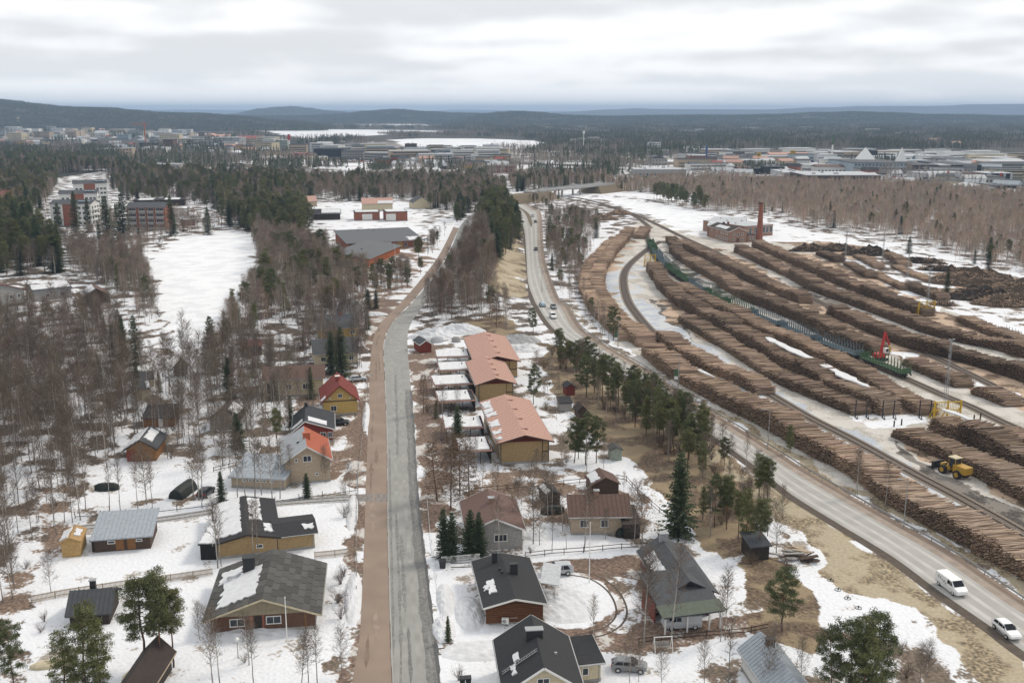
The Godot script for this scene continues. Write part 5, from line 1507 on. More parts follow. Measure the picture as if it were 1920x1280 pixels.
	house("porch","cream porch with a small black roof on the right of the black-roofed house","porch",W(7.75,-106.04),W(10.34,-106.6),4.6,2.5,3.0,"rise",M.wall_cream,M.roof_charcoal,{"over": 0.45,"trim": "window_white","windows": [["n",0.3,1.5,0.8,1.0,0]]})
	house("house","grey-roofed house with a snow strip on its left slope behind the carport","house",W(20.1,-122.3),W(27.4,-123.3),13.6,2.8,4.6,"z",M.wall_red_wood,M.roof_slate,{"eaves": true,"over": 0.5,"ridge_at": -0.3,"chimneys": [[-0.05,-0.85,1.2,0.7,5.8,"galvanised","galvanised"]],"gable": "roof_slate","snow": [[1,0.25,0.8,0.45,0.9,0.5]],"keep": 7})
	var gc := house("green_carport","open carport with white posts and a grey roof edged in green tiles","carport",W(19.42,-117.08),W(26.91,-118.98),8.5,2.5,4.3,"rise",M.wall_red_wood,M.roof_slate,{"over": 0.3,"plinth": false,"keep": 5})
	gc.get_node("wall").queue_free()
	gc.remove_child(gc.get_node("wall"))
	var gw := 8.2
	for x in [-0.5,-0.1,0.3,0.5]:
		var b := MB.new()
		b.box(Vector3(x * 7.6,1.2,4.1),Vector3(0.18,2.4,0.18))
		part(gc,"post",b,M.window_white)
	for x in [-0.5,0.5]:
		var b := MB.new()
		b.box(Vector3(x * 7.6,1.3,-1.5),Vector3(0.14,2.6,4.5))
		part(gc,"side_wall",b,M.wall_red_wood)
	var gb := MB.new()
	gb.box(Vector3(0,1.4,-3.9),Vector3(7.6,2.8,0.14))
	part(gc,"back_wall",gb,M.wall_red_wood)
	var ge := MB.new()
	ge.quad(Vector3(-4.4,2.67,4.6),Vector3(4.4,2.67,4.6),Vector3(4.4,3.17,2.25),Vector3(-4.4,3.17,2.25))
	part(gc,"tile_edge",ge,M.roof_green)
	house("house","small white house with a pale silver roof at the bottom edge","house",W(28.4,-98.5),W(33.6,-99.2),10.4,2.6,4.4,"z",M.wall_white,M.roof_silver,{"eaves": true,"over": 0.4,"seams": 0.6,"keep": 7,"trim": "window_white","chimneys": [[0.05,-0.5,0.9,0.7,5.2,"wall_brown_wood"]]})
	house("shed","dark board shed with a grey roof on the verge","shed",W(35.35,-138.93),W(38.16,-139.48),3.5,2.2,2.8,"rise",M.wall_dark_wood,M.roof_slate,{"over": 0.3,"plinth": false})
	house("shed","pale green garden shed under the pines","shed",W(18.87,-182.93),W(20.93,-183.23),2.6,2.1,2.6,"z",M.wall_pale_green,M.roof_grey_sheet,{"over": 0.25,"plinth": false,"doors": [["n",0.5,1.7,0.8,"wall_pale_green"]]})
	house("shed","small dark shed with a snow strip behind the pale grey house","shed",W(5.84,-160.27),W(8.12,-160.98),4.0,1.8,2.5,"z",M.wall_dark_wood,M.roof_felt,{"over": 0.25,"plinth": false,"snow": [[1,0.1,0.9,0.2,0.8,0.2]]})
	house("shed","brown shed with a half snowy roof behind the beige house","shed",W(13.87,-165.37),W(18.57,-166.13),4.5,1.8,3.0,"z",M.wall_brown_wood,M.roof_brown,{"over": 0.3,"plinth": false,"snow": [[1,0.1,0.9,0.25,0.9,0.5]]})
	house("shed","little red shed among the gardens behind the row houses","shed",W(12.71,-228.02),W(14.73,-228.47),3.0,2.0,2.7,"z",M.wall_red_wood,M.roof_felt,{"over": 0.25,"plinth": false})
	house("shed","grey shed with a snowy roof behind the largest row house","shed",W(10.62,-215.12),W(13.24,-215.53),3.0,1.9,2.4,"rise",M.wall_grey,M.roof_felt,{"over": 0.25,"plinth": false})
	house("playhouse","brown playhouse under the pines above the highway","hut",W(14.33,-210.34),W(16.2,-210.73),3.0,1.7,2.6,"z",M.wall_brown_wood,M.roof_dark_brown,{"over": 0.3,"plinth": false})
	house("garage","small red garage with a grey roof beside the street","garage",W(-25.2,-270.71),W(-22.22,-271.97),6.0,2.4,3.4,"z",M.wall_red_wood,M.roof_slate,{"over": 0.3,"plinth": false,"trim": "window_white"})


func roof_ladder() -> void:
	## The steel ladder lying up the left slope of the black roof.
	var o: Node = null
	for c in get_children():
		if c.has_meta("label") and "steep black roof" in c.get_meta("label"): o = c
	for k in 12:
		var b := MB.new()
		var t := (k + 0.5) / 12.0
		b.box(Vector3(lerpf(-4.0,-0.4,t),lerpf(4.3,6.75,t),2.2),Vector3(0.05,0.05,0.45))
		part(o,"ladder_rung",b,M.galvanised)
	for s in [-0.22,0.22]:
		var b := MB.new()
		b.bar(Vector3(-4.2,4.2,2.2 + s),Vector3(-0.3,6.85,2.2 + s),0.06)
		part(o,"ladder_rail",b,M.galvanised)


func make_mid_buildings() -> void:
	# the school
	house("school","long low school with a dark roof and a facade of white, ochre and red panels","school",W(-78.07,-479.2),W(-43.75,-492.7),28.0,3.6,6.4,"rise",M.wall_brick_red,M.roof_mid_grey,{"over": 1.0,"keep": 26,"panels": [["n",0.02,0.12,0.1,3.3,"wall_brown_wood"],["n",0.12,0.23,0.1,3.3,"wall_white"],["n",0.23,0.42,0.1,3.3,"wall_ochre"],["n",0.42,0.58,0.1,3.3,"wall_white"],["n",0.66,0.73,0.1,3.3,"wall_ochre"]],"snow": [[0,0.0,0.2,0.72,0.98,2.0]],
		"windows": [["n",0.07,1.7,2.2,1.5],["n",0.18,1.7,2.2,1.6],["n",0.335,1.8,2.4,1.5],["n",0.53,1.7,2.2,1.6],["n",0.62,1.7,2.0,1.5],["n",0.77,1.7,1.8,1.4],["n",0.9,1.7,1.6,1.4]],"vents": [[-0.4,-0.8,6.9,0.8,0.8,"dark_metal"],[0.0,-0.7,6.6,0.6,0.6,"dark_metal"],[-0.1,-0.9,7.0,0.6,0.6,"galvanised"],[0.7,-0.8,6.8,0.6,0.6,"galvanised"]]})
	house("school_wing","orange panelled school wing with a sloping grey roof","school",W(-75.77,-428.6),W(-60.79,-425.6),44.0,3.8,6.0,"fall_r",M.wall_orange_panel,M.roof_mid_grey,{"over": 0.6,"keep": 18,"panels": [["n",0.62,0.82,0.3,3.2,"wall_ochre"]],"windows": [["n",0.68,1.7,1.6,2.0]],"vents": [[-0.2,0.2,5.6,0.7,0.7,"dark_metal"],[-0.1,-0.1,5.4,0.6,0.6,"galvanised"],[-0.25,-0.4,5.8,0.6,0.6,"galvanised"]]})
	house("house","dark house with a snow-covered roof behind the school","house",W(-121.68,-615.8),W(-104.72,-618.9),16.0,4.0,6.0,"x",M.wall_dark_wood,M.roof_felt,{"over": 0.6,"snow": [[1,0.0,0.65,0.05,0.9,1.0]]})
	house("box_house","red and white flat-roofed box house behind the school","house",W(-95.01,-612.8),W(-80.26,-615.8),12.0,5.0,5.2,"flat",M.wall_brick_red,M.roof_felt,{"over": 0.3,"snow": [[0,0.05,0.95,0.05,0.95,0.5]],"panels": [["n",0.3,0.7,0.5,4.0,"wall_white"]]})
	house("box_house","red flat-roofed box house with a white side behind the school","house",W(-75.64,-609.8),W(-63.12,-612.8),16.0,5.5,5.7,"flat",M.wall_brick_red,M.roof_felt,{"over": 0.3,"snow": [[0,0.05,0.95,0.05,0.95,0.5]],"panels": [["n",0.0,0.45,0.5,4.5,"wall_white"]]})
	house("house","cream house with an orange-red roof at the edge of the forest","house",W(-98.77,-672.6),W(-79.43,-676.2),14.0,5.0,8.0,"x",M.wall_cream,M.roof_terracotta,{"over": 0.6,"snow": [[1,0.0,0.5,0.5,0.98,1.0]]})
	house("house","terracotta-roofed house in the forest left of the school","house",W(-142.91,-702.9),W(-135.56,-706.9),10.0,4.0,7.0,"x",M.wall_beige,M.roof_terracotta,{"over": 0.5})
	house("house","cream gabled house among spruces behind the school","house",W(-66.67,-687.4),W(-55.8,-691.2),12.0,4.5,8.0,"z",M.wall_cream,M.roof_slate,{"over": 0.5})
	# blocks of flats
	var red := {"over": 0.5,"keep": 14,"group": "stepped white flats"}
	for q in [[W(-295.5,-687.4),W(-275.77,-695.1),17.0,"tallest white block of flats with a red brick centre, solar panels on its roof"],[W(-286.63,-644.6),W(-265.3,-651.4),13.6,"middle white block of flats with solar panels"],[W(-265.44,-583.9),W(-242.09,-583.9),12.8,"front white block of flats with a red brick stair tower"]]:
		var o := house("block_of_flats",q[3],"flats",q[0],q[1],13.0,q[2],q[2] + 1.8,"x",M.wall_white,M.roof_slate,red)
		var w: float = q[0].distance_to(q[1])
		var floors := int(q[2] / 2.9)
		var rp := MB.new()
		rp.box(Vector3(-w * 0.02,q[2] / 2 + 0.3,6.56),Vector3(w * 0.34,q[2],0.2))
		part(o,"brick_panel",rp,M.wall_brick_red)
		for f in floors:
			for x in [-0.4,-0.28,0.22,0.33,0.43]:
				pane_in(o,Transform3D(Basis(),Vector3(x * w,1.8 + f * 2.9,6.5)),1.7,1.5,M.window_white,1)
			for z in [-0.3,0.0,0.3]:
				pane_in(o,Transform3D(Basis(Vector3.UP,PI / 2),Vector3(w / 2,1.8 + f * 2.9,z * 13)),2.2,1.6,M.window_white,1)
			var bal := MB.new()
			bal.box(Vector3(w / 2 + 0.7,0.6 + f * 2.9,0.5),Vector3(1.4,0.15,9.0))
			bal.box(Vector3(w / 2 + 1.36,1.15 + f * 2.9,0.5),Vector3(0.06,1.0,9.0))
			part(o,"balcony",bal,M.window_white)
		for k in 3:
			var s := MB.new()
			s.box(Vector3(w * (0.2 + k * 0.1),q[2] + 1.35,3.4),Vector3(w * 0.085,0.08,3.6),Transform3D(Basis(Vector3.RIGHT,0.0),Vector3.ZERO))
			part(o,"solar_panel",s,M.paint_lightblue_car)
	var bb := house("block_of_flats","red brick block of flats with glazed balconies and a dark roof","flats",W(-213.33,-562.6),W(-192.3,-562.6),13.0,13.0,15.0,"x",M.wall_brick_red,M.roof_slate,{"over": 0.6,"keep": 13})
	for f in 4:
		for x in [-0.36,-0.1,0.12,0.36]:
			var b := MB.new()
			b.box(Vector3(x * 21,1.0 + f * 3.1,7.0),Vector3(4.4 if absf(x) > 0.2 else 3.6,1.1,1.0))
			part(bb,"balcony",b,M.wall_grey)
			pane_in(bb,Transform3D(Basis(),Vector3(x * 21,2.35 + f * 3.1,6.52)),4.2 if absf(x) > 0.2 else 3.4,1.5,M.window_white,3)
	house("row_flats","long flat-roofed dark building with stripes of snow behind the brick flats","flats",W(-261.51,-702.9),W(-229.05,-711),14.0,4.5,4.7,"flat",M.wall_dark_wood,M.roof_felt,{"over": 0.4,"snow": [[0,0.0,1.0,0.1,0.4,0.4],[0,0.0,1.0,0.6,0.9,0.4]]})
	house("row_flats","low white flat-roofed building right of the brick flats","flats",W(-217.26,-644.6),W(-206.8,-648),16.0,4.0,4.2,"flat",M.wall_white,M.roof_felt,{"over": 0.3,"snow": [[0,0.02,0.98,0.02,0.98,0.4]]})
	house("shed","small red shed at the far end of the snowy field","shed",W(-191.09,-583.9),W(-183.33,-586.6),5.0,3.4,3.8,"rise",M.wall_brick_red,M.roof_felt,{"over": 0.3,"plinth": false,"snow": [[0,0.02,0.98,0.05,0.95,0.4]]})
	house("house","cream house with a red roof at the left edge","house",W(-360.66,-695.1),W(-344.75,-702.9),12.0,8.0,11.0,"x",M.wall_cream,M.roof_red,{"over": 0.6,"windows": [["n",0.5,5.4,1.2,1.4],["n",0.72,5.4,1.2,1.4],["n",0.9,5.4,1.2,1.4],["n",0.72,2.4,1.2,1.4],["n",0.9,2.4,1.2,1.4]],"chimneys": [[0.6,0.0,1.2,1.0,12.4,"wall_brick_red"]]})
	house("house","white house with a red roof at the left edge beside the bare wood","house",W(-178.73,-333.48),W(-169.73,-347.06),16.0,4.6,7.4,"z",M.wall_grey,M.roof_red,{"over": 0.6,"snow": [[1,0.05,0.95,0.1,0.95,1.0],[0,0.4,0.95,0.6,0.95,0.8]],"windows": [["n",0.7,2.6,1.2,1.4],["n",0.88,2.6,1.2,1.4]]})
	house("house_wing","pale wing with a snow-covered roof joined to the red-roofed house","house",W(-166.39,-347.06),W(-156.88,-355.31),9.0,3.4,5.2,"x",M.wall_grey,M.roof_slate,{"over": 0.5,"snow": [[1,0.02,0.98,0.04,0.7,0.7]],"windows": [["n",0.35,1.8,1.4,1.3],["n",0.75,1.8,1.6,1.5]]})
	house("house","brown house with a white snowy roof at the edge of the wood","house",W(-146.48,-341.12),W(-139.24,-345.06),11.0,2.8,5.4,"z",M.wall_brown_wood,M.roof_brown,{"over": 0.6,"snow": [[1,0.05,0.95,0.05,0.95,0.8]]})
	# the brick works
	var works := house("brick_works","gabled front building of the old brick works with a dark snowy roof","factory",W(109.68,-509),W(118.76,-511.2),25.0,5.6,7.5,"z",M.wall_brick_pink,M.roof_dark_brown,{"over": 0.3,"plinth": false,"keep": 12,"trim": "window_white","snow": [[1,0.25,0.75,0.25,0.8,1.0]],"chimneys": [[0.3,-0.2,0.9,0.9,8.8,"wall_brick_red"],[-0.1,-0.3,0.8,0.8,8.6,"wall_dark_wood"]],"doors": [["n",0.48,2.2,1.3,"wall_brick_brown"]],"windows": [["n",0.22,1.5,1.2,1.2],["n",0.75,1.5,1.2,1.2],["n",0.25,4.2,1.1,1.2],["n",0.75,4.2,1.1,1.2],["n",0.5,4.0,0.9,1.8,0],["l",0.1,4.2,1.0,1.3],["l",0.2,4.2,1.0,1.3],["l",0.3,4.2,1.0,1.3],["l",0.4,4.2,1.0,1.3],["l",0.6,4.2,1.0,1.3],["l",0.85,4.2,1.0,1.3],["l",0.1,1.5,1.2,1.4],["l",0.2,1.5,1.2,1.4],["l",0.3,1.5,1.2,1.4],["l",0.4,1.5,1.2,1.4],["l",0.5,1.5,1.2,1.4],["l",0.62,1.5,1.2,1.4]]})
	house("brick_hall","left brick hall of the brick works with a pale flat roof","factory",W(103.39,-535.7),W(108.53,-534.5),26.0,5.6,5.8,"flat",M.wall_brick_pink,M.roof_light,{"over": 0.2,"plinth": false,"keep": 12,"panels": [["n",0.35,0.75,0.2,3.6,"dark_metal"]],"windows": [["l",0.2,2.6,1.2,3.0],["l",0.35,2.6,1.2,3.0],["l",0.5,2.6,1.2,3.0],["l",0.65,2.6,1.2,3.0]],"snow": [[0,0.5,1.0,0.05,0.95,1.0]]})
	house("brick_hall","wide brick hall with tall windows behind the brick chimney","factory",W(122.13,-531),W(139.32,-540.4),34.0,5.8,6.0,"flat",M.wall_brick_pink,M.roof_light,{"over": 0.2,"plinth": false,"keep": 16,"windows": [["n",0.2,3.4,1.8,3.4],["n",0.38,3.4,1.8,3.4],["n",0.68,3.4,1.8,3.4],["n",0.8,3.4,1.8,3.4],["n",0.93,3.4,1.8,3.4]],"vents": [[-0.6,0.3,6.2,0.8,0.8,"dark_metal"],[0.0,-0.5,6.2,0.8,0.8,"dark_metal"],[0.6,-0.2,6.2,0.8,0.8,"dark_metal"]]})
	house("brick_hall","large pale-roofed middle hall of the brick works","factory",W(110.22,-562.6),W(128.05,-557.5),22.0,5.5,5.7,"flat",M.wall_brick_pink,M.roof_light,{"over": 0.2,"plinth": false,"keep": 16,"vents": [[-0.5,0.0,5.9,0.8,0.8,"dark_metal"],[0.2,0.3,6.1,0.4,0.4,"dark_metal"]]})
	house("brick_annex","low brick annex at the foot of the brick chimney","factory",W(119.4,-512.2),W(125.17,-515.4),9.0,3.4,3.6,"flat",M.wall_brick_pink,M.roof_felt,{"over": 0.15,"plinth": false,"windows": [["n",0.4,1.8,1.3,1.3],["n",0.72,1.8,1.3,1.3]]})
	var ch := thing("brick_chimney","tall tapering red brick factory chimney","chimney",Vector3(126.26,0,-515.4))
	var cb := MB.new()
	cb.tube([Vector3(0,0,0),Vector3(0,19.0,0)],[1.75,0.95],14)
	part(ch,"shaft",cb,M.wall_brick_red)
	var cr := MB.new()
	cr.tube([Vector3(0,18.7,0),Vector3(0,19.7,0)],[1.1,1.1],14,true)
	part(ch,"crown_ring",cr,M.wall_brick_brown)
	# the road bridge over the railway
	var a := W(35.8,-787.1)
	var b := W(51.05,-807.4)
	var d := (b - a).normalized()
	var br := thing("road_bridge","concrete road bridge over the railway","bridge",v3(a),-atan2(d.y,d.x))
	var span := a.distance_to(b)
	var db := MB.new()
	db.box(Vector3(span * 0.7,5.9,0),Vector3(span * 4.4,0.9,11))
	part(br,"deck",db,M.concrete)
	for s in [-1,1]:
		var rb := MB.new()
		rb.box(Vector3(span * 0.7,6.85,s * 5.4),Vector3(span * 4.4,0.9,0.12))
		part(br,"railing",rb,M.galvanised)
	for x in [0.0,span]:
		for z in [-3.5,3.5]:
			var pb := MB.new()
			pb.tube([Vector3(x,0,z),Vector3(x,5.5,z)],[0.75,0.75],10,true)
			part(br,"pillar",pb,M.concrete)
	for s in [0,1]:
		var eb := MB.new()
		var x0 := span * (1.9 if s else -0.7)
		var x1: float = x0 + (60.0 if s else -60.0)
		var top := 5.4
		var p := [Vector3(x0 - (5.0 if s else -5.0),0,12),Vector3(x1,0,14),Vector3(x1,0,-14),Vector3(x0 - (5.0 if s else -5.0),0,-12),Vector3(x0,top,6),Vector3(x1,top,6),Vector3(x1,top,-6),Vector3(x0,top,-6)]
		if not s: p = [p[1],p[0],p[3],p[2],p[5],p[4],p[7],p[6]]
		eb.hexa(p)
		part(br,"embankment",eb,M.dry_grass)



# ---------------------------------------------------------------- the town beyond

var town := [
[W(-1147.9,-2347.3),W(-1115.1,-2347.3),15.8,30,"cream","light","flat","cream flat-roofed block at the far left of the town"],
[W(-1443.4,-3006.4),W(-1410.9,-3006.4),14.0,30,"white","light","flat","long white block behind the forest on the far left"],
[W(-1444.4,-3078.4),W(-1409.5,-3078.4),12.7,30,"white","slate","flat","white block with a grey roof behind the far left forest"],
[W(-1191.8,-2636.5),W(-1153.7,-2636.5),12.2,30,"grey","light","flat","grey block left of the orange tower crane, beyond the forest"],
[W(-882.3,-2015.1),W(-840.6,-2015.1),10.4,24,"white","light","flat","white terrace showing above the far forest edge"],
[W(-1166.7,-2691.7),W(-1123.6,-2691.7),13.9,30,"beige","light","flat","beige block in the middle of the far left town"],
[W(-1252.7,-3006.4),W(-1223.3,-3006.4),17.1,24,"cream","slate","flat","tall cream block in the far left town"],
[W(-1003.8,-2483.5),W(-978.2,-2483.5),17.9,24,"white","light","gable","white gabled block in the far left town"],
[W(-603.1,-1495.8),W(-569.8,-1495.8),10.9,14,"beige","light","flat","long beige block of flats above the dark forest"],
[W(-526.9,-1382.1),W(-510.4,-1382.1),15.8,14,"beige","light","flat","tall beige block of flats with balconies above the dark forest"],
[W(-476.2,-1222.5),W(-463.5,-1222.5),11.4,14,"white","slate","gable","white gabled house among the dark pines"],
[W(-938.6,-2532.5),W(-904.6,-2532.5),17.0,40,"pale_green","slate","flat","grey-green hall beside the orange tower crane"],
[W(-665.7,-1841.1),W(-629.5,-1841.1),8.6,30,"black_wood","felt","flat","low dark store below the orange tower crane"],
[W(-566.7,-1569.5),W(-527.6,-1569.5),9.8,24,"white","light","flat","wide white building below the orange tower crane"],
[W(-940.4,-2749.3),W(-913.5,-2749.3),17.0,24,"white","light","flat","white block right of the orange tower crane"],
[W(-786.9,-2305.1),W(-753.6,-2305.1),15.5,30,"cream","light","flat","cream stepped block right of the orange tower crane"],
[W(-566.2,-1672.4),W(-549.8,-1672.4),19.0,20,"brick_brown","slate","flat","brown brick block right of the orange tower crane"],
[W(-385.75,-1095.6),W(-355.55,-1095.6),9.1,14,"grey","light","flat","pale grey block of flats with a light roof among the pines"],
[W(-596.2,-1815),W(-569,-1815),9.4,30,"black_wood","light","flat","dark glazed block with a white roof edge"],
[W(-699.5,-2114.9),W(-682,-2114.9),17.5,24,"cream","light","flat","cream stepped block above the railway"],
[W(-672.5,-2264.4),W(-652.6,-2264.4),16.4,30,"beige","terracotta","gable","beige terrace end left of the orange-roofed flats"],
[W(-620,-2150.4),W(-591.1,-2150.4),16.7,24,"cream","terracotta","gable","cream flats with an orange roof"],
[W(-536.5,-2015.1),W(-491.7,-2015.1),16.7,24,"cream","red","gable","long cream flats with a red roof"],
[W(-635.2,-2347.3),W(-603.6,-2347.3),9.7,24,"cream","slate","gable","cream flats with a grey arched roof"],
[W(-472.7,-1953.6),W(-450.5,-1953.6),12.1,24,"white","light","flat","white flats before the ice"],
[W(-435.3,-1895.7),W(-413.7,-1895.7),11.8,24,"pale_green","light","flat","pale green flats before the ice"],
[W(-336.43,-1495.8),W(-324.03,-1495.8),4.7,24,"orange_panel","orange","flat","low store with an orange roof"],
[W(-305.49,-1412.8),W(-286.45,-1412.8),7.3,34,"red_wood","red","flat","store with a red and pink roof"],
[W(-285.51,-1397.3),W(-269.56,-1397.3),8.0,20,"beige","brown","gable","brown gabled shop beside the red-roofed store"],
[W(-265.96,-1367.3),W(-248.23,-1367.3),5.7,20,"cream","light","gable","cream shop with a white roof"],
[W(-344.6,-1815),W(-319.25,-1815),11.3,30,"white","light","gable","white hall with a pale hipped roof"],
[W(-285.06,-1478.5),W(-237.55,-1478.5),11.5,40,"black_wood","slate","flat","long dark store with red lettering panels"],
[W(-237.04,-1428.7),W(-177.78,-1428.7),10.4,40,"grey","slate","flat","wide grey store with one red sign panel"],
[W(-196.67,-1609.1),W(-167.5,-1609.1),7.5,24,"cream","orange","gable","cream building with an orange-red roof"],
[W(-178.67,-1717.4),W(-160,-1717.4),10.7,20,"brown_wood","dark_brown","flat","dark brown tower block before the ice"],
[W(-155.04,-1495.8),W(-133.33,-1495.8),7.0,24,"brick_brown","dark_brown","flat","low brown building below the brown tower"],
[W(-135.02,-1629.7),W(-102.95,-1629.7),8.4,40,"pale_green","light","flat","left pale green hall before the ice"],
[W(-99.6,-1550.4),W(-67.47,-1550.4),10.4,40,"pale_green","light","flat","right pale green hall before the ice"],
[W(-101.1,-1412.8),W(-83.52,-1412.8),7.3,20,"grey","light","flat","grey workshop below the pale green halls"],
[W(-87.5,-1338.5),W(-63.89,-1338.5),6.2,30,"grey","mauve","gable","grey workshop with a rounded brown roof"],
[W(-105.13,-1234.4),W(-89.74,-1234.4),7.1,16,"grey","light","gable","small grey gabled house before the pines"],
[W(-118.44,-1367.3),W(-104.96,-1367.3),5.0,16,"white","light","gable","small white gabled house before the pines"],
[W(-69.73,-1478.5),W(-50.57,-1478.5),7.7,24,"cream","slate","gable","cream shop with a grey roof"],
[W(-44.18,-1550.4),W(-19.28,-1550.4),14.5,20,"white","light","flat","tall white office with a glass front"],
[W(-24.31,-1338.5),W(-1.39,-1338.5),9.0,20,"beige","slate","flat","beige office right of the white glass-fronted one"],
[W(-35.26,-1234.4),W(-17.95,-1234.4),5.8,20,"grey","light","flat","low grey depot behind the yellow-green pines"],
[W(-26.78,-1095.6),W(3.99,-1095.6),6.8,20,"brick_red","brown","flat","long red brick depot behind the yellow-green pines"],
[W(23.6,-1134.9),W(40.12,-1134.9),8.8,24,"pale_green","green","gable","pale green arched hall beyond the bridge"],
[W(106.28,-1868),W(119.81,-1868),13.5,16,"beige","light","flat","leftmost beige tower of flats in the dark wood"],
[W(127.27,-1953.6),W(139.39,-1953.6),13.1,16,"cream","light","flat","second beige tower of flats in the dark wood"],
[W(148.96,-2015.1),W(171.87,-2015.1),13.5,16,"beige","light","flat","wide beige tower of flats in the dark wood"],
[W(177.78,-2047.3),W(190.48,-2047.3),9.5,16,"white","light","flat","white block of flats in the dark wood"],
[W(165.71,-1841.1),W(193.33,-1841.1),7.6,24,"beige","slate","flat","low beige hall below the flats in the dark wood"],
[W(80.87,-2114.9),W(109.29,-2114.9),7.7,24,"grey","light","flat","low grey block left of the flats in the dark wood"],
[W(225.44,-1694.6),W(244.74,-1694.6),13.2,20,"white","light","flat","white office with a dark side at the wood's edge"],
[W(188.09,-1531.8),W(239.68,-1531.8),6.3,40,"lightblue","light","flat","long blue-grey store with a white roof"],
[W(166.34,-1246.5),W(188.35,-1246.5),11.7,30,"grey","slate","gable","grey gabled warehouse beyond the tall spruces"],
[W(124.66,-1041.4),W(177.24,-1041.4),6.5,30,"grey","light","flat","long low grey warehouse behind the birches"],
[W(207.94,-3078.4),W(279.36,-3078.4),7.9,40,"white","light","flat","far white school beyond the dark wood"],
[W(295.24,-3078.4),W(330.16,-3078.4),11.1,30,"grey","slate","flat","far grey block beyond the dark wood"],
[W(294.12,-2532.5),W(321.57,-2532.5),9.2,20,"white","light","gable","far white gabled house beyond the dark wood"],
[W(317.95,-2483.5),W(348.72,-2483.5),9.0,20,"white","light","gable","second far white gabled house beyond the dark wood"],
[W(382.11,-3153.8),W(409.8,-3153.8),8.1,20,"brick_red","terracotta","gable","far red roof beyond the dark wood"],
[W(428.6,-3078.4),W(476.2,-3078.4),7.9,20,"brick_red","terracotta","gable","second far red roof beyond the dark wood"],
[W(215.53,-1246.5),W(238.19,-1246.5),11.7,24,"brick_red","light","flat","red brick store with a white stripe"],
[W(238.19,-1246.5),W(248.54,-1246.5),9.7,20,"brick_red","felt","flat","lower red brick part of the red store"],
[W(244.87,-1234.4),W(276.28,-1234.4),5.8,30,"black_wood","felt","flat","long black store front beside the red store"],
[W(278.01,-1367.3),W(321.99,-1367.3),5.7,40,"grey","slate","flat","wide grey-roofed store behind the black store front"],
[W(274.6,-1531.8),W(328.57,-1531.8),7.9,40,"pale_green","light","flat","pale green long hall behind the red store"],
[W(350.72,-1397.3),W(403.6,-1397.3),9.4,24,"white","terracotta","gable","long white building with a red tiled roof"],
[W(301.5,-1155.6),W(342.94,-1155.6),4.8,40,"grey","slate","gable","wide building with a dark ridge roof before the red-roofed one"],
[W(329.31,-1105.1),W(359.77,-1105.1),8.0,24,"white","brown","gable","white building with a brown roof beside the white hall"],
[W(240.86,-1032.9),W(255.91,-1032.9),7.5,24,"black_wood","felt","flat","low black part of the black cube hall"],
[W(251.85,-1016.3),W(270.37,-1016.3),10.1,24,"black_wood","felt","flat","tall black cube hall behind the birch wood"],
[W(208.95,-954.7),W(229.35,-954.7),6.0,20,"lightblue","light","gable","white and blue shed before the black cube hall"],
[W(229.14,-947.5),W(254.81,-947.5),5.4,24,"grey","light","flat","grey shed before the black cube hall"],
[W(256.14,-962),W(276.69,-962),8.0,60,"light","light","flat","pale grey side hall with a white roof"],
[W(260.99,-906.6),W(326.71,-906.6),9.0,55,"brown_wood","light","flat","great white-roofed hall with a brown timber front"],
[W(359.1,-1076.9),W(414.6,-1076.9),11.2,90,"lightblue","slate","flat","long blue-grey shopping centre front under the white pyramid"],
[W(414.6,-1076.9),W(448.2,-1076.9),9.0,90,"black_wood","slate","flat","dark middle front of the shopping centre"],
[W(446.5,-1076.9),W(460.5,-1076.9),9.0,30,"grey","light","flat","glazed entrance porch of the shopping centre"],
[W(464.4,-1086.2),W(497.2,-1086.2),8.5,90,"black_wood","slate","flat","right dark front of the shopping centre"],
[W(471.6,-1352.7),W(480.7,-1352.7),13.3,24,"black_wood","felt","flat","black tower beside the white pyramid"],
[W(480.7,-1352.7),W(503.9,-1352.7),8.4,40,"grey","slate","flat","grey hall between the two white pyramids"],
[W(508.6,-1324.5),W(556.7,-1324.5),7.6,60,"lightblue","light","flat","pale hall behind the shopping centre"],
[W(532.7,-1246.5),W(565.7,-1246.5),6.5,60,"grey","slate","flat","low grey hall behind the shopping centre"],
[W(538.8,-1177.1),W(596.3,-1177.1),9.8,60,"grey","light","gable","long white-roofed store at the right edge"],
[W(668.8,-1382.1),W(676.7,-1382.1),7.9,14,"white","light","flat","white sign tower over the long white-roofed store"],
[W(432,-992.3),W(456.8,-992.3),5.7,30,"beige","brown","flat","low beige supermarket wing behind the birches"],
[W(464,-1008.1),W(493.4,-1008.1),4.7,30,"black_wood","light","flat","low dark supermarket wing behind the birches"],
[W(371.63,-906.6),W(400.9,-906.6),5.7,24,"cream","slate","gable","cream house with a grey roof behind the birches"],
[W(364.76,-913.1),W(374.29,-913.1),3.3,16,"lightblue","light","flat","small pale blue shed behind the birches"],
[W(365.38,-818),W(387.18,-818),7.3,30,"white","light","gable","white gabled workshop behind the birches"],
[W(386.32,-818),W(404.3,-818),6.0,24,"black_wood","slate","flat","open-fronted grey shed behind the birches"],
[W(385.68,-782.2),W(400.8,-782.2),5.3,24,"grey","light","gable","pale gabled shed at the right edge"],
[W(435.3,-940.4),W(453.4,-940.4),5.4,24,"grey","slate","flat","grey showroom with red and white flags"],
[W(-252.66,-926.6),W(-246.38,-926.6),3.9,10,"white","light","gable","small white house inside the dark forest"],
[W(-189.7,-1041.4),W(-177.78,-1041.4),3.8,14,"grey","slate","gable","grey house at the railway edge of the forest"],
]


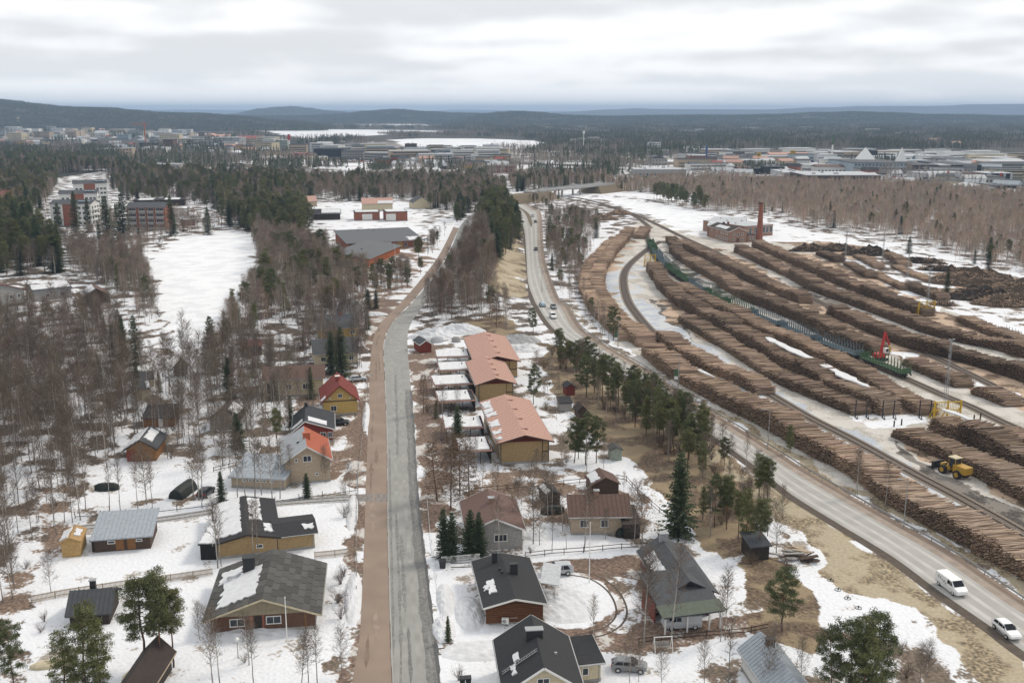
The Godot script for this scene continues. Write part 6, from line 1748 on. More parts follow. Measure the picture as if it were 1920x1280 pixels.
func make_town() -> void:
	mat("wall_lightblue",lin(0.36,0.43,0.48),0.8,M.g1,0.05)
	mat("wall_light",lin(0.55,0.56,0.56),0.8,M.g1,0.05)
	for q in town:
		var dir: Vector2 = (q[1] - q[0]).normalized()
		var back := Vector2(dir.y,-dir.x)
		var w: float = q[0].distance_to(q[1])
		var l: float = q[3]
		var h: float = q[2]
		var c: Vector2 = (q[0] + q[1]) / 2 + back * l / 2
		var o := thing("town_building",q[7],"building",v3(c),0.0,"buildings of the town")
		keepout.append([c,maxf(w,l) * 0.55 + 8])
		var gable: bool = q[6] == "gable"
		var eh := h * 0.72 if gable else h
		var b := MB.new()
		b.box(Vector3(0,eh / 2,0),Vector3(w,eh,l))
		part(o,"wall",b,M["wall_" + q[4]])
		var r := MB.new()
		if gable:
			var p := [Vector3(-w / 2 - 0.6,eh,l / 2 + 0.6),Vector3(w / 2 + 0.6,eh,l / 2 + 0.6),Vector3(w / 2 + 0.6,eh,-l / 2 - 0.6),Vector3(-w / 2 - 0.6,eh,-l / 2 - 0.6)]
			if w > l * 0.8:
				var e0 := Vector3(-w / 2 - 0.6,h,0)
				var e1 := Vector3(w / 2 + 0.6,h,0)
				r.quad(p[0],p[1],e1,e0); r.quad(p[2],p[3],e0,e1); r.tri(p[1],p[2],e1); r.tri(p[3],p[0],e0)
			else:
				var e0 := Vector3(0,h,l / 2 + 0.6)
				var e1 := Vector3(0,h,-l / 2 - 0.6)
				r.quad(p[1],p[2],e1,e0); r.quad(p[3],p[0],e0,e1); r.tri(p[0],p[1],e0); r.tri(p[2],p[3],e1)
		else:
			r.box(Vector3(0,h + 0.2,0),Vector3(w + 0.8,0.6,l + 0.8))
		part(o,"roof",r,M["roof_" + q[5]])
		if not gable:
			rl.seed = int(c.x * 3 + c.y)
			for k in 3:
				var u := MB.new()
				u.box(Vector3(rl.randf_range(-0.4,0.4) * w,h + 1.0,rl.randf_range(-0.35,0.35) * l),Vector3(rl.randf_range(1.5,4),1.4,rl.randf_range(1.5,4)))
				part(o,"roof_unit",u,M.galvanised)
		var floors := maxi(1,int(eh / 3.3))
		if eh > 4.5:
			for f in floors:
				var wb := MB.new()
				var n := maxi(2,int(w / 3.6))
				for i in n:
					wb.box(Vector3(((i + 0.5) / n - 0.5) * w,1.9 + f * eh / floors,l / 2 + 0.03),Vector3(w / n * 0.5,1.4,0.12))
				part(o,"window_row",wb,M.glass)
	# small houses scattered among the trees of the town
	rl.seed = 515
	var kinds_of := []
	for k in 10:
		var ww := 12.0 + 3.0 * (k % 4)
		var hh := 4.0 + 1.5 * (k % 3)
		var b := MB.new()
		b.box(Vector3(0,hh / 2,0),Vector3(ww,hh,9))
		var r := MB.new()
		var e := Vector3(ww / 2 + 0.5,hh,5)
		r.quad(Vector3(-e.x,hh,e.z),e,Vector3(e.x,hh + 3,0),Vector3(-e.x,hh + 3,0))
		r.quad(Vector3(e.x,hh,-e.z),Vector3(-e.x,hh,-e.z),Vector3(-e.x,hh + 3,0),Vector3(e.x,hh + 3,0))
		r.tri(e,Vector3(e.x,hh,-e.z),Vector3(e.x,hh + 3,0)); r.tri(Vector3(-e.x,hh,-e.z),Vector3(-e.x,hh,e.z),Vector3(-e.x,hh + 3,0))
		var wn := MB.new()
		for i in 4: wn.box(Vector3((i - 1.5) * ww / 4,hh * 0.55,4.53),Vector3(1.3,1.3,0.1))
		var wc: String = ["white","cream","beige","grey","pale_green","brick_red","yellow","white","grey","brown_wood"][k]
		var rc: String = ["light","slate","terracotta","silver","red","felt","brown","light","slate","silver"][k]
		kinds_of.append([b.mesh(M["wall_" + wc]),r.mesh(M["roof_" + rc]),wn.mesh(M.glass),wc.replace("_"," "),{"light": "snowy","slate": "dark grey","terracotta": "orange","silver": "silver","red": "red","felt": "black","brown": "brown"}[rc]])
	for z in [[pl([-1963,-3593.9,-1076.9,-3316.3,-627.4,-2532.5,-507.9,-2047.3,-830.6,-2114.9,-1385.6,-2532.5]),70,"in the far left town"],[pl([-1284.8,-2347.3,-688.5,-2114.9,-438.4,-1764.8,-239.7,-1444.9,-359.55,-1444.9,-649.6,-1650.8,-1039.2,-1895.7]),40,"below the far left town"],[pl([-270.04,-1629.7,0,-1352.7,0,-1114.9,-165.08,-1222.5]),26,"in the town before the ice"],[pl([258.82,-1513.6,618.6,-1155.6,448.8,-834.3,176,-1024.5]),50,"among the stores on the right"],[pl([78.43,-3806.2,629.6,-3593.9,651.9,-2872.2,60.61,-2937.8]),36,"beyond the dark wood"],[pl([462.6,-2636.5,1248.5,-2347.3,967.1,-1815,348.72,-1983.9]),24,"in the wood above the stores"]]:
		var poly: PackedVector2Array = z[0]
		var lo := poly[0]
		var hi := poly[0]
		for p in poly:
			lo = lo.min(p); hi = hi.max(p)
		var k := 0
		var tries := 0
		while k < z[1] and tries < 3000:
			tries += 1
			var p := Vector2(rl.randf_range(lo.x,hi.x),rl.randf_range(lo.y,hi.y))
			if not Geometry2D.is_point_in_polygon(p,poly): continue
			var bad := false
			for q in keepout:
				if p.distance_to(q[0]) < q[1] * 0.8 + 6: bad = true
			if bad: continue
			var v: Array = kinds_of[rl.randi() % 10]
			var o := thing("distant_house","distant %s house with a %s roof %s" % [v[3],v[4],z[2]],"house",v3(p),rl.randf_range(-0.8,0.8),"distant houses " + z[2])
			part(o,"wall",v[0]); part(o,"roof",v[1]); part(o,"window_row",v[2])
			keepout.append([p,13.0])
			k += 1
	# larger pale blocks between them
	for z in [[pl([-2141.4,-3922,-1166.7,-3593.9,-859.3,-2872.2,-703,-2347.3,-921.2,-2347.3,-1503.5,-2749.3]),42,"in the far left town","town_block"],[pl([-751.5,-2347.3,-480.9,-2114.9,-300.47,-1815,-250.98,-1513.6,-415.6,-1672.4,-616.9,-1924.2]),20,"beside the far railway","rail_block"],[pl([-292.24,-1764.8,0,-1550.4,0,-1310.8,-175.08,-1297.5]),26,"before the ice","ice_block"],[pl([285.71,-1672.4,771.5,-1444.9,497.6,-926.6,198.2,-1155.6]),70,"among the stores on the right","store_block"],[pl([76.19,-3697,947.4,-3404,1525.9,-2872.2,1248.5,-2347.3,598.6,-2636.5,59.26,-2872.2]),26,"beyond the dark wood","wood_block"]]:
		var poly: PackedVector2Array = z[0]
		var lo := poly[0]
		var hi := poly[0]
		for p in poly:
			lo = lo.min(p); hi = hi.max(p)
		var k := 0
		var tries := 0
		while k < z[1] and tries < 4000:
			tries += 1
			var p := Vector2(rl.randf_range(lo.x,hi.x),rl.randf_range(lo.y,hi.y))
			if not Geometry2D.is_point_in_polygon(p,poly): continue
			var bad := false
			for q in keepout:
				if p.distance_to(q[0]) < q[1] * 0.7 + 8: bad = true
			if bad: continue
			var ww := rl.randf_range(18,55)
			var hh := rl.randf_range(5,10) if "store" in z[2] else rl.randf_range(6,16)
			var dd := rl.randf_range(12,30)
			var wc: String = ["white","light","grey","cream","lightblue","beige","white"][rl.randi() % 7]
			var rc: String = ["light","silver","slate","light","felt"][rl.randi() % 5]
			var o := thing("distant_" + z[3],"distant %s %s block, %s roof, %s" % [["low","tall"][int(hh > 9)] + (" wide" if ww > 38 else ""),wc.replace("lightblue","pale blue").replace("light","pale grey"),{"light": "white","silver": "silver","slate": "dark grey","felt": "black"}[rc],z[2]],"building",v3(p),rl.randf_range(-0.35,0.35),"distant blocks " + z[2])
			var b := MB.new()
			b.box(Vector3(0,hh / 2,0),Vector3(ww,hh,dd))
			part(o,"wall",b,M["wall_" + wc])
			var r := MB.new()
			r.box(Vector3(0,hh + 0.25,0),Vector3(ww + 0.8,0.5,dd + 0.8))
			part(o,"roof",r,M["roof_" + rc])
			for f in maxi(1,int(hh / 3.4)):
				var wb := MB.new()
				wb.box(Vector3(0,1.8 + f * 3.3,dd / 2 + 0.03),Vector3(ww * 0.9,1.2,0.1))
				part(o,"window_row",wb,M.glass)
			keepout.append([p,maxf(ww,dd) * 0.5 + 4])
			k += 1
	# skylights on the great white roof, pyramids, towers and signs
	for q in [[W(397,-1155.6),22.0,17.0,"large white glass pyramid on the shopping centre"],[W(437.8,-1155.6),11.0,17.0,"small white glass pyramid on the shopping centre"]]:
		var b := MB.new()
		var s: float = q[1] / 2
		var y0 := 8.0
		var top := Vector3(0,y0 + q[2],0)
		var p := [Vector3(-s,y0,s),Vector3(s,y0,s),Vector3(s,y0,-s),Vector3(-s,y0,-s)]
		for i in 4: b.tri(p[i],p[(i + 1) % 4],top)
		for i in 4: b.quad(p[i] - Vector3(0,y0,0),p[(i + 1) % 4] - Vector3(0,y0,0),p[(i + 1) % 4],p[i])
		single("roof_pyramid",b,M.window_white,q[3],"pyramid").position = v3(q[0])
	for q in [[W(430.1,-1382.1),34.0,"green",2.6,"tall pylon sign with a green top panel"],[W(-387.04,-1789.5),25.0,"red",4.0,"tall red pylon sign beside the stores"],[W(235.6,-1246.5),24.0,"blue_car",2.6,"blue and red pylon sign at the red brick store"]]:
		var o := thing("pylon_sign",q[4],"sign",v3(q[0]))
		var b := MB.new()
		b.box(Vector3(0,q[1] * 0.3,0),Vector3(q[3] * 0.7,q[1] * 0.6,q[3] * 0.5))
		part(o,"mast",b,M.window_white if q[2] != "blue_car" else M.paint_blue_car)
		var p := MB.new()
		p.box(Vector3(0,q[1] * 0.8,0),Vector3(q[3],q[1] * 0.4,q[3] * 0.6))
		part(o,"sign_panel",p,M["paint_" + q[2]])
	for q in [[W(293.33,-1222.5),14.0,5.0,4.5,"square yellow roadside sign on a pole beside the stores"],[W(354.21,-1297.5),14.0,7.0,4.0,"wide yellow roadside sign before the red-tiled roof"]]:
		var o := thing("yellow_sign",q[4],"sign",v3(q[0]))
		var b := MB.new()
		b.box(Vector3(0,q[1] / 2,0),Vector3(0.6,q[1],0.6))
		part(o,"pole",b,M.galvanised)
		var p := MB.new()
		p.box(Vector3(0,q[1],0.4),Vector3(q[2],q[3],0.4))
		var s := part(o,"sign_panel",p,M.paint_yellow)
		var t := MB.new()
		t.box(Vector3(0,q[1],0.65),Vector3(q[2] * 0.7,q[3] * 0.3,0.1))
		part(s,"dark_band",t,M.dark_metal)
	for q in [[W(414.8,-976.9),9.0,"orange","orange flag banner on a pole behind the birches"],[W(451.4,-947.5),9.0,"red","red flag banner on a pole at the grey showroom"],[W(454.8,-947.5),9.0,"light","white flag banner beside the red one"],[W(457.8,-940.4),9.0,"light","second white flag banner at the grey showroom"]]:
		var o := thing("flag_banner",q[3],"flag",v3(q[0]))
		var b := MB.new()
		b.box(Vector3(0,q[1] / 2,0),Vector3(0.2,q[1],0.2))
		part(o,"pole",b,M.galvanised)
		var p := MB.new()
		p.box(Vector3(1.2,q[1] * 0.68,0),Vector3(2.2,q[1] * 0.6,0.1))
		part(o,"cloth",p,M.roof_light if q[2] == "light" else M.paint_red if q[2] == "red" else M.roof_orange)
	for q in [[W(-1866.7,-3806.2),38.0,"left stadium floodlight mast above the far town"],[W(-1713,-3593.9),38.0,"right stadium floodlight mast above the far town"]]:
		var o := thing("floodlight_mast",q[2],"floodlight",v3(q[0]),0.0,"stadium floodlights")
		var b := MB.new()
		b.tube([Vector3.ZERO,Vector3(0,q[1],0)],[1.0,0.6],8)
		part(o,"mast",b,M.wall_cream)
		var p := MB.new()
		p.box(Vector3(0,q[1] + 2.5,0),Vector3(9,5,1.2))
		part(o,"lamp_panel",p,M.wall_cream)
	var cr := thing("tower_crane","orange tower crane over the far town","crane",Vector3(-663.8,0,-1868))
	var cb := MB.new()
	cb.box(Vector3(0,20,0),Vector3(1.9,40,1.9))
	part(cr,"mast",cb,M.roof_orange)
	var jb := MB.new()
	jb.box(Vector3(-8,41,0),Vector3(30,1.3,1.3))
	jb.bar(Vector3(0,40,0),Vector3(0,46,0),1.0)
	jb.bar(Vector3(0,46,0),Vector3(-20,41.5,0),0.3)
	part(cr,"jib",jb,M.roof_orange)
	var chh := thing("church","church with a dark pointed spire and white tower beyond the town","church",Vector3(-1225,0,-4045))
	var tb := MB.new()
	tb.box(Vector3(0,9,0),Vector3(9,18,9))
	part(chh,"tower",tb,M.wall_white)
	var sb := MB.new()
	sb.tube([Vector3(0,18,0),Vector3(0,24,0),Vector3(0,44,0)],[6.5,4.0,0.2],8)
	part(chh,"spire",sb,M.roof_charcoal)
	var mm := thing("water_tower_mast","thin white mast with a lantern top before the beige flats","mast",Vector3(105.1,0,-1513.6))
	var mb := MB.new()
	mb.tube([Vector3.ZERO,Vector3(0,32,0)],[0.6,0.4],8)
	part(mm,"mast",mb,M.window_white)
	var ml := MB.new()
	ml.tube([Vector3(0,32,0),Vector3(0,36,0)],[1.6,1.6],8,true)
	part(mm,"lantern",ml,M.window_white)
	var ho := thing("hospital","long white hospital on the wooded hill at the upper left","building",Vector3(-1903,50,-4608.9),0.0)
	var hb := MB.new()
	hb.box(Vector3(0,6,0),Vector3(78,12,16))
	part(ho,"wall",hb,M.wall_white)
	var h2 := MB.new()
	h2.box(Vector3(4,14,-8),Vector3(22,12,14))
	part(ho,"upper_block",h2,M.wall_white)
	for k in 3:
		var wb := MB.new()
		wb.box(Vector3(0,3 + k * 3.4,8.1),Vector3(74,1.2,0.3))
		part(ho,"window_row",wb,M.glass)
	# parked cars of the shopping area
	rl.seed = 909
	var small := far_car_meshes()
	var n := 0
	for z in [[pl([379.4,-1041.4,471.5,-1041.4,447.8,-976.9,361.76,-992.3]),45,"car parked before the shopping centre"],[pl([315.41,-1382.1,449.1,-1352.7,431.7,-1222.5,279.36,-1222.5]),60,"car parked behind the black cube hall"],[pl([358.49,-802.3,398.73,-807.4,381.82,-772.5,347.56,-777.3]),22,"car parked before the white workshop"],[pl([-237.04,-1428.7,-175.82,-1412.8,-164.95,-1324.5,-222.22,-1338.5]),25,"car parked before the wide grey store"],[pl([528.5,-1155.6,613.1,-1145.1,567.5,-1058.9,493,-1076.9]),30,"car parked before the long white-roofed store"],[pl([0,-1114.9,57.97,-1114.9,54.2,-1041.4,0,-1024.5]),18,"car parked at the depots beyond the bridge"]]:
		var poly: PackedVector2Array = z[0]
		var lo := poly[0]
		var hi := poly[0]
		for p in poly:
			lo = lo.min(p); hi = hi.max(p)
		var k := 0
		var tries := 0
		while k < z[1] and tries < 2000:
			tries += 1
			var p := Vector2(rl.randf_range(lo.x,hi.x),rl.randf_range(lo.y,hi.y))
			if not Geometry2D.is_point_in_polygon(p,poly): continue
			var bad := false
			for q in keepout:
				if p.distance_to(q[0]) < q[1] - 10: bad = true
			if bad and rl.randf() < 0.8: continue
			var ci := rl.randi() % small.size()
			var o := part(self,"distant_car",small[ci][0])
			tag(o,"distant %s %s" % [small[ci][1],z[2]],"car","distant cars " + z[2].substr(4))
			o.position = v3(p)
			o.rotation.y = [0.1,PI / 2 + 0.1,0.1][rl.randi() % 3]
			k += 1


func far_car_meshes() -> Array:
	var r := []
	for q in [["white",0.75,0.76,0.76],["silver",0.42,0.44,0.46],["black",0.02,0.022,0.026],["red",0.3,0.02,0.02],["blue",0.03,0.08,0.2]]:
		var b := MB.new()
		b.box(Vector3(0,0.65,0),Vector3(4.4,0.7,1.75))
		var p := []
		for y in [1.0,1.48]:
			var k := 1.0 if y < 1.2 else 0.72
			for s in [Vector2(-1.5,0.8),Vector2(1.2,0.8),Vector2(1.2,-0.8),Vector2(-1.5,-0.8)]: p.append(Vector3(s.x * k,y,s.y * (0.9 + 0.1 * k)))
		b.hexa(p)
		for x in [-1.4,1.4]:
			for z in [-0.75,0.75]: b.tube([Vector3(x,0.32,z - 0.12),Vector3(x,0.32,z + 0.12)],[0.32,0.32],8,true)
		r.append([b.mesh(M["paint_%s_car" % q[0]]),q[0]])
	return r



# ---------------------------------------------------------------- vehicles and small things

func loft(b: MB,secs: Array) -> void:
	## Skin over closed cross-sections with equal point counts, capped at both ends.
	for i in secs.size() - 1:
		var n: int = secs[i].size()
		for k in n:
			var j := (k + 1) % n
			b.quad(secs[i][k],secs[i][j],secs[i + 1][j],secs[i + 1][k])
	for k in range(1,secs[0].size() - 1):
		b.tri(secs[0][0],secs[0][k + 1],secs[0][k])
		b.tri(secs[-1][0],secs[-1][k],secs[-1][k + 1])


func wheel(parent: Node,c: Vector3,r: float,w: float,rim := "hub") -> void:
	var s := 1.0 if c.z > 0 else -1.0
	var b := MB.new()
	b.tube([c - Vector3(0,0,w / 2),c + Vector3(0,0,w / 2)],[r,r],14,true)
	var t := part(parent,"wheel",b,M.rubber)
	var h := MB.new()
	h.tube([c,c + Vector3(0,0,s * (w / 2 + 0.015))],[r * 0.6,r * 0.6],10,true)
	part(t,"rim",h,M[rim])


func car(called: String,label: String,at: Vector2,yaw: float,paint: String,style: String,group := "") -> Node3D:
	## Body profile along x, front at +x: [x, half width, bottom, belt height]; cabin: [x, half width at belt, roof height, half width at roof].
	var o := thing(called,label,"van" if style == "van" else "car",v3(at,0.04),yaw,group)
	var body := []
	var cab := []
	var wb := 1.32
	var r := 0.32
	match style:
		"van":
			body = [[-2.5,0.85,0.5,1.15],[-2.4,0.97,0.34,1.25],[1.3,0.98,0.3,1.25],[1.9,0.97,0.3,1.15],[2.45,0.85,0.36,0.95],[2.55,0.7,0.45,0.8]]
			cab = [[-2.42,0.95,1.9,0.86],[-2.3,0.96,1.98,0.87],[0.75,0.96,1.98,0.87],[1.0,0.95,1.9,0.84],[1.75,0.9,1.2,0.84]]
			wb = 1.55
			r = 0.34
		"suv":
			body = [[-2.3,0.8,0.55,0.95],[-2.2,0.92,0.42,1.05],[1.2,0.94,0.36,1.06],[2.1,0.9,0.4,0.98],[2.35,0.72,0.48,0.8]]
			cab = [[-2.15,0.86,1.08,0.8],[-1.9,0.88,1.62,0.7],[-1.5,0.88,1.7,0.72],[0.3,0.88,1.68,0.72],[1.15,0.86,1.08,0.8]]
			wb = 1.4
			r = 0.38
		_:
			body = [[-2.15,0.74,0.5,0.85],[-2.05,0.86,0.34,0.94],[1.0,0.88,0.3,0.94],[1.9,0.84,0.32,0.84],[2.15,0.68,0.4,0.66]]
			cab = [[-2.0,0.8,0.96,0.74],[-1.45,0.82,1.4,0.62],[-0.9,0.82,1.48,0.64],[0.1,0.82,1.45,0.64],[1.05,0.8,0.95,0.74]]
	var m := MB.new()
	var secs := []
	for s in body:
		var w: float = s[1]
		secs.append([Vector3(s[0],s[2],-w * 0.92),Vector3(s[0],s[3] * 0.72,-w),Vector3(s[0],s[3],-w * 0.9),Vector3(s[0],s[3] + 0.04,0),Vector3(s[0],s[3],w * 0.9),Vector3(s[0],s[3] * 0.72,w),Vector3(s[0],s[2],w * 0.92)])
	loft(m,secs)
	secs = []
	for s in cab:
		var base := 0.9 if style != "van" else 1.05
		secs.append([Vector3(s[0],base,-s[1]),Vector3(s[0],s[2] - 0.06,-s[3] - 0.02),Vector3(s[0],s[2],-s[3] * 0.8),Vector3(s[0],s[2] + 0.02,0),Vector3(s[0],s[2],s[3] * 0.8),Vector3(s[0],s[2] - 0.06,s[3] + 0.02),Vector3(s[0],base,s[1])])
	loft(m,secs)
	part(o,"body",m,M["paint_%s_car" % paint])
	# glass: panels just proud of the cabin
	var top: Array = cab[-2]
	var low: Array = cab[-1]
	var n := Vector3(top[2] - low[2],low[0] - top[0],0).normalized() * 0.035
	var g := MB.new()
	var u := func(k: float,z: float) -> Vector3: return Vector3(lerpf(top[0],low[0],k),lerpf(top[2],low[2],k),lerpf(top[3],low[3],k) * z) + n
	g.quad(u.call(0.93,-0.92),u.call(0.08,-0.88),u.call(0.08,0.88),u.call(0.93,0.92))
	g.quad(u.call(0.93,0.92),u.call(0.08,0.88),u.call(0.08,-0.88),u.call(0.93,-0.92))
	part(o,"windscreen",g,M.glass)
	var spans := [[-1.75,-0.75],[-0.65,0.15],[0.22,0.8]] if style != "van" else [[0.95,1.45],[0.3,0.88]]
	for q in spans:
		for s in [-1.0,1.0]:
			var w := MB.new()
			var y0 := 1.0 if style != "van" else 1.28
			var y1: float = (1.32 if style == "car" else 1.54 if style == "suv" else 1.8)
			var z0: float = 0.835 if style == "car" else 0.9 if style == "suv" else 0.965
			var z1: float = 0.7 if style == "car" else 0.76 if style == "suv" else 0.9
			var cut := 0.3 if q[1] > 0.7 and style != "van" else 0.0
			if style == "van" and q[1] > 1.0: cut = 0.32
			var cut0 := 0.35 if q[0] < -1.7 else 0.0
			var p := [Vector3(q[0],y0,s * z0),Vector3(q[1],y0,s * z0),Vector3(q[1] - cut,y1,s * z1),Vector3(q[0] + cut0,y1,s * z1)]
			w.quad(p[0],p[1],p[2],p[3]); w.quad(p[3],p[2],p[1],p[0])
			part(o,"side_window",w,M.glass)
	if style != "van":
		var w := MB.new()
		var p := [Vector3(cab[0][0] - 0.03,cab[0][2],-0.66),Vector3(cab[0][0] - 0.03,cab[0][2],0.66),Vector3(cab[1][0] - 0.03,cab[1][2] - 0.06,0.58),Vector3(cab[1][0] - 0.03,cab[1][2] - 0.06,-0.58)]
		w.quad(p[0],p[1],p[2],p[3]); w.quad(p[3],p[2],p[1],p[0])
		part(o,"rear_window",w,M.glass)
	for s in [-1.0,1.0]:
		for x in [-wb,wb]: wheel(o,Vector3(x,r,s * 0.82),r,0.22)
		var f: float = body[-1][0] - 0.12
		var hb := MB.new()
		hb.box(Vector3(f,body[-1][3] - 0.08,s * 0.6),Vector3(0.26,0.14,0.26))
		part(o,"headlight",hb,M.lens)
		var tb := MB.new()
		tb.box(Vector3(body[0][0] + 0.02,body[0][3] - 0.05,s * 0.66),Vector3(0.1,0.22,0.2))
		part(o,"tail_light",tb,M.lens_red)
		var mb := MB.new()
		mb.box(Vector3(0.75 if style != "van" else 1.35,1.02 if style == "car" else 1.2,s * 1.02),Vector3(0.12,0.14,0.2))
		part(o,"mirror",mb,M["paint_%s_car" % paint])
	return o


func heading(a: Vector2,b: Vector2) -> float:
	return -atan2(b.y - a.y,b.x - a.x)


func make_vehicles() -> void:
	var v := car("white_van","white delivery van with dark lettering on its side on the highway",W(61.1,-129.7),heading(W(60.58,-131.65),W(61.22,-128.74)),"white","van")
	for k in 5:
		var b := MB.new()
		b.box(Vector3(-1.9 + k * 0.42,1.05 + 0.05 * (k % 2),0.985),Vector3(0.12,0.3 - 0.06 * (k % 3),0.02),Transform3D(Basis(Vector3.FORWARD,0.25),Vector3.ZERO))
		part(v,"lettering",b,M.dark_metal)
	car("white_car","white hatchback on the highway at the right edge",W(63.06,-117.62),heading(W(62.87,-119.53),W(63.15,-117.08)),"white","car")
	car("silver_suv","silver estate car parked beside the log house",W(6.52,-134.69),PI + 0.12,"silver","suv")
	car("grey_van","silver-grey minivan parked under the green-edged carport",W(21.88,-119.26),PI + 0.1,"silver","van")
	car("dark_car","dark grey hatchback parked in the snow behind a bare tree",W(13.98,-109.03),-0.12,"grey","car")
	car("silver_car","silver saloon parked beside the red-roofed yellow house",W(-38.13,-241.43),0.35,"silver","car")
	car("dark_parked_car","dark car parked between the yellow house and the grey-roofed one",W(-36.67,-205.75),0.1,"black","car")
	car("driving_car","light blue car on the highway beside the bank",W(10.35,-339.18),heading(W(13.57,-315.76),W(9.44,-353.22)),"lightblue","car","cars driving on the highway")
	car("driving_car","dark car on the highway near the row houses",W(14.02,-335.36),heading(W(9.44,-353.22),W(13.57,-315.76)),"grey","car","cars driving on the highway")
	car("driving_car","white car on the highway near the row houses",W(13.2,-319.16),heading(W(10.72,-333.48),W(13.99,-305.96)),"white","suv","cars driving on the highway")
	car("driving_car","black car alone on the far straight of the highway",W(11.45,-481),heading(W(11.8,-519.8),W(11.31,-444.2)),"black","car","cars driving on the highway")
	car("driving_car","dark car just below the traffic island",W(13.97,-603.8),heading(W(14.14,-641.3),W(13.75,-567.8)),"black","car","cars driving on the highway")
	car("driving_car","silver car beside the traffic island",W(13.07,-638),heading(W(12.44,-658.3),W(13.66,-618.9)),"silver","car","cars driving on the highway")
	car("driving_car","dark car at the far bend of the highway",W(1.92,-731.8),heading(W(-1.95,-744.9),W(5.59,-711)),"black","car","cars driving on the highway")
	car("parked_car","white car half hidden by trees behind the school",W(-43.72,-517.6),0.2,"white","car")
	car("garden_car","dark car beside the arched tarpaulin tent",W(-53.07,-165.37),1.4,"black","car")
	caravan()
	crane_machine()
	wheel_loader()
	log_trailer()


func caravan() -> void:
	var o := thing("caravan","white caravan with a dark window under the tall spruces","caravan",Vector3(-91.65,0,-245.54),-1.35)
	var m := MB.new()
	var secs := []
	for s in [[-2.8,0.9,0.75,1.9],[-2.6,1.1,0.5,2.45],[2.2,1.1,0.5,2.5],[2.7,1.05,0.6,2.0],[2.85,0.9,0.8,1.4]]:
		secs.append([Vector3(s[0],s[2],-s[1]),Vector3(s[0],s[3],-s[1] * 0.95),Vector3(s[0],s[3] + 0.08,0),Vector3(s[0],s[3],s[1] * 0.95),Vector3(s[0],s[2],s[1])])
	loft(m,secs)
	part(o,"body",m,M.paint_white_car)
	var w := MB.new()
	w.quad(Vector3(2.68,2.02,0.8),Vector3(2.88,1.45,0.8),Vector3(2.88,1.45,-0.8),Vector3(2.68,2.02,-0.8))
	part(o,"front_window",w,M.glass)
	for s in [-1.0,1.0]: wheel(o,Vector3(-0.2,0.32,s * 1.0),0.32,0.2)


func crane_machine() -> void:
	var o := thing("timber_loader","red timber loading crane with a raised arm and yellow grab beside the train","crane",Vector3(98.22,0,-262.19),0.5)
	o.scale = Vector3.ONE * 0.78
	for s in [-1.2,1.2]:
		var b := MB.new()
		b.box(Vector3(0,0.5,s),Vector3(4.4,0.9,0.6))
		part(o,"crawler_track",b,M.dark_metal)
	var u := MB.new()
	u.box(Vector3(0,1.2,0),Vector3(2.4,0.5,2.0))
	part(o,"undercarriage",u,M.dark_metal)
	var h := MB.new()
	h.box(Vector3(-0.9,2.1,0),Vector3(3.6,1.4,2.5))
	part(o,"engine_house",h,M.paint_red)
	var c := MB.new()
	c.box(Vector3(1.5,3.6,0.8),Vector3(1.5,1.7,1.2))
	var cab := part(o,"cab",c,M.window_white)
	var g := MB.new()
	g.box(Vector3(2.27,3.6,0.8),Vector3(0.04,1.3,1.0)); g.box(Vector3(1.5,3.7,1.42),Vector3(1.2,1.1,0.04))
	part(cab,"cab_window",g,M.glass)
	var a := MB.new()
	a.bar(Vector3(0.3,2.6,-0.3),Vector3(1.8,9.6,-0.3),0.55,0.75)
	part(o,"boom",a,M.paint_red)
	var d := MB.new()
	d.bar(Vector3(1.7,9.8,-0.3),Vector3(4.2,5.0,-0.3),0.4,0.5)
	part(o,"stick",d,M.paint_red)
	var y := MB.new()
	y.bar(Vector3(4.2,5.0,-0.3),Vector3(4.3,4.1,-0.3),0.25)
	for s in [-1.0,1.0]:
		y.bar(Vector3(4.3,4.1,-0.3),Vector3(4.3 + s * 0.9,3.3,-0.3),0.3)
		y.bar(Vector3(4.3 + s * 0.9,3.3,-0.3),Vector3(4.3 + s * 0.4,2.5,-0.3),0.26)
	part(o,"grab",y,M.paint_yellow)


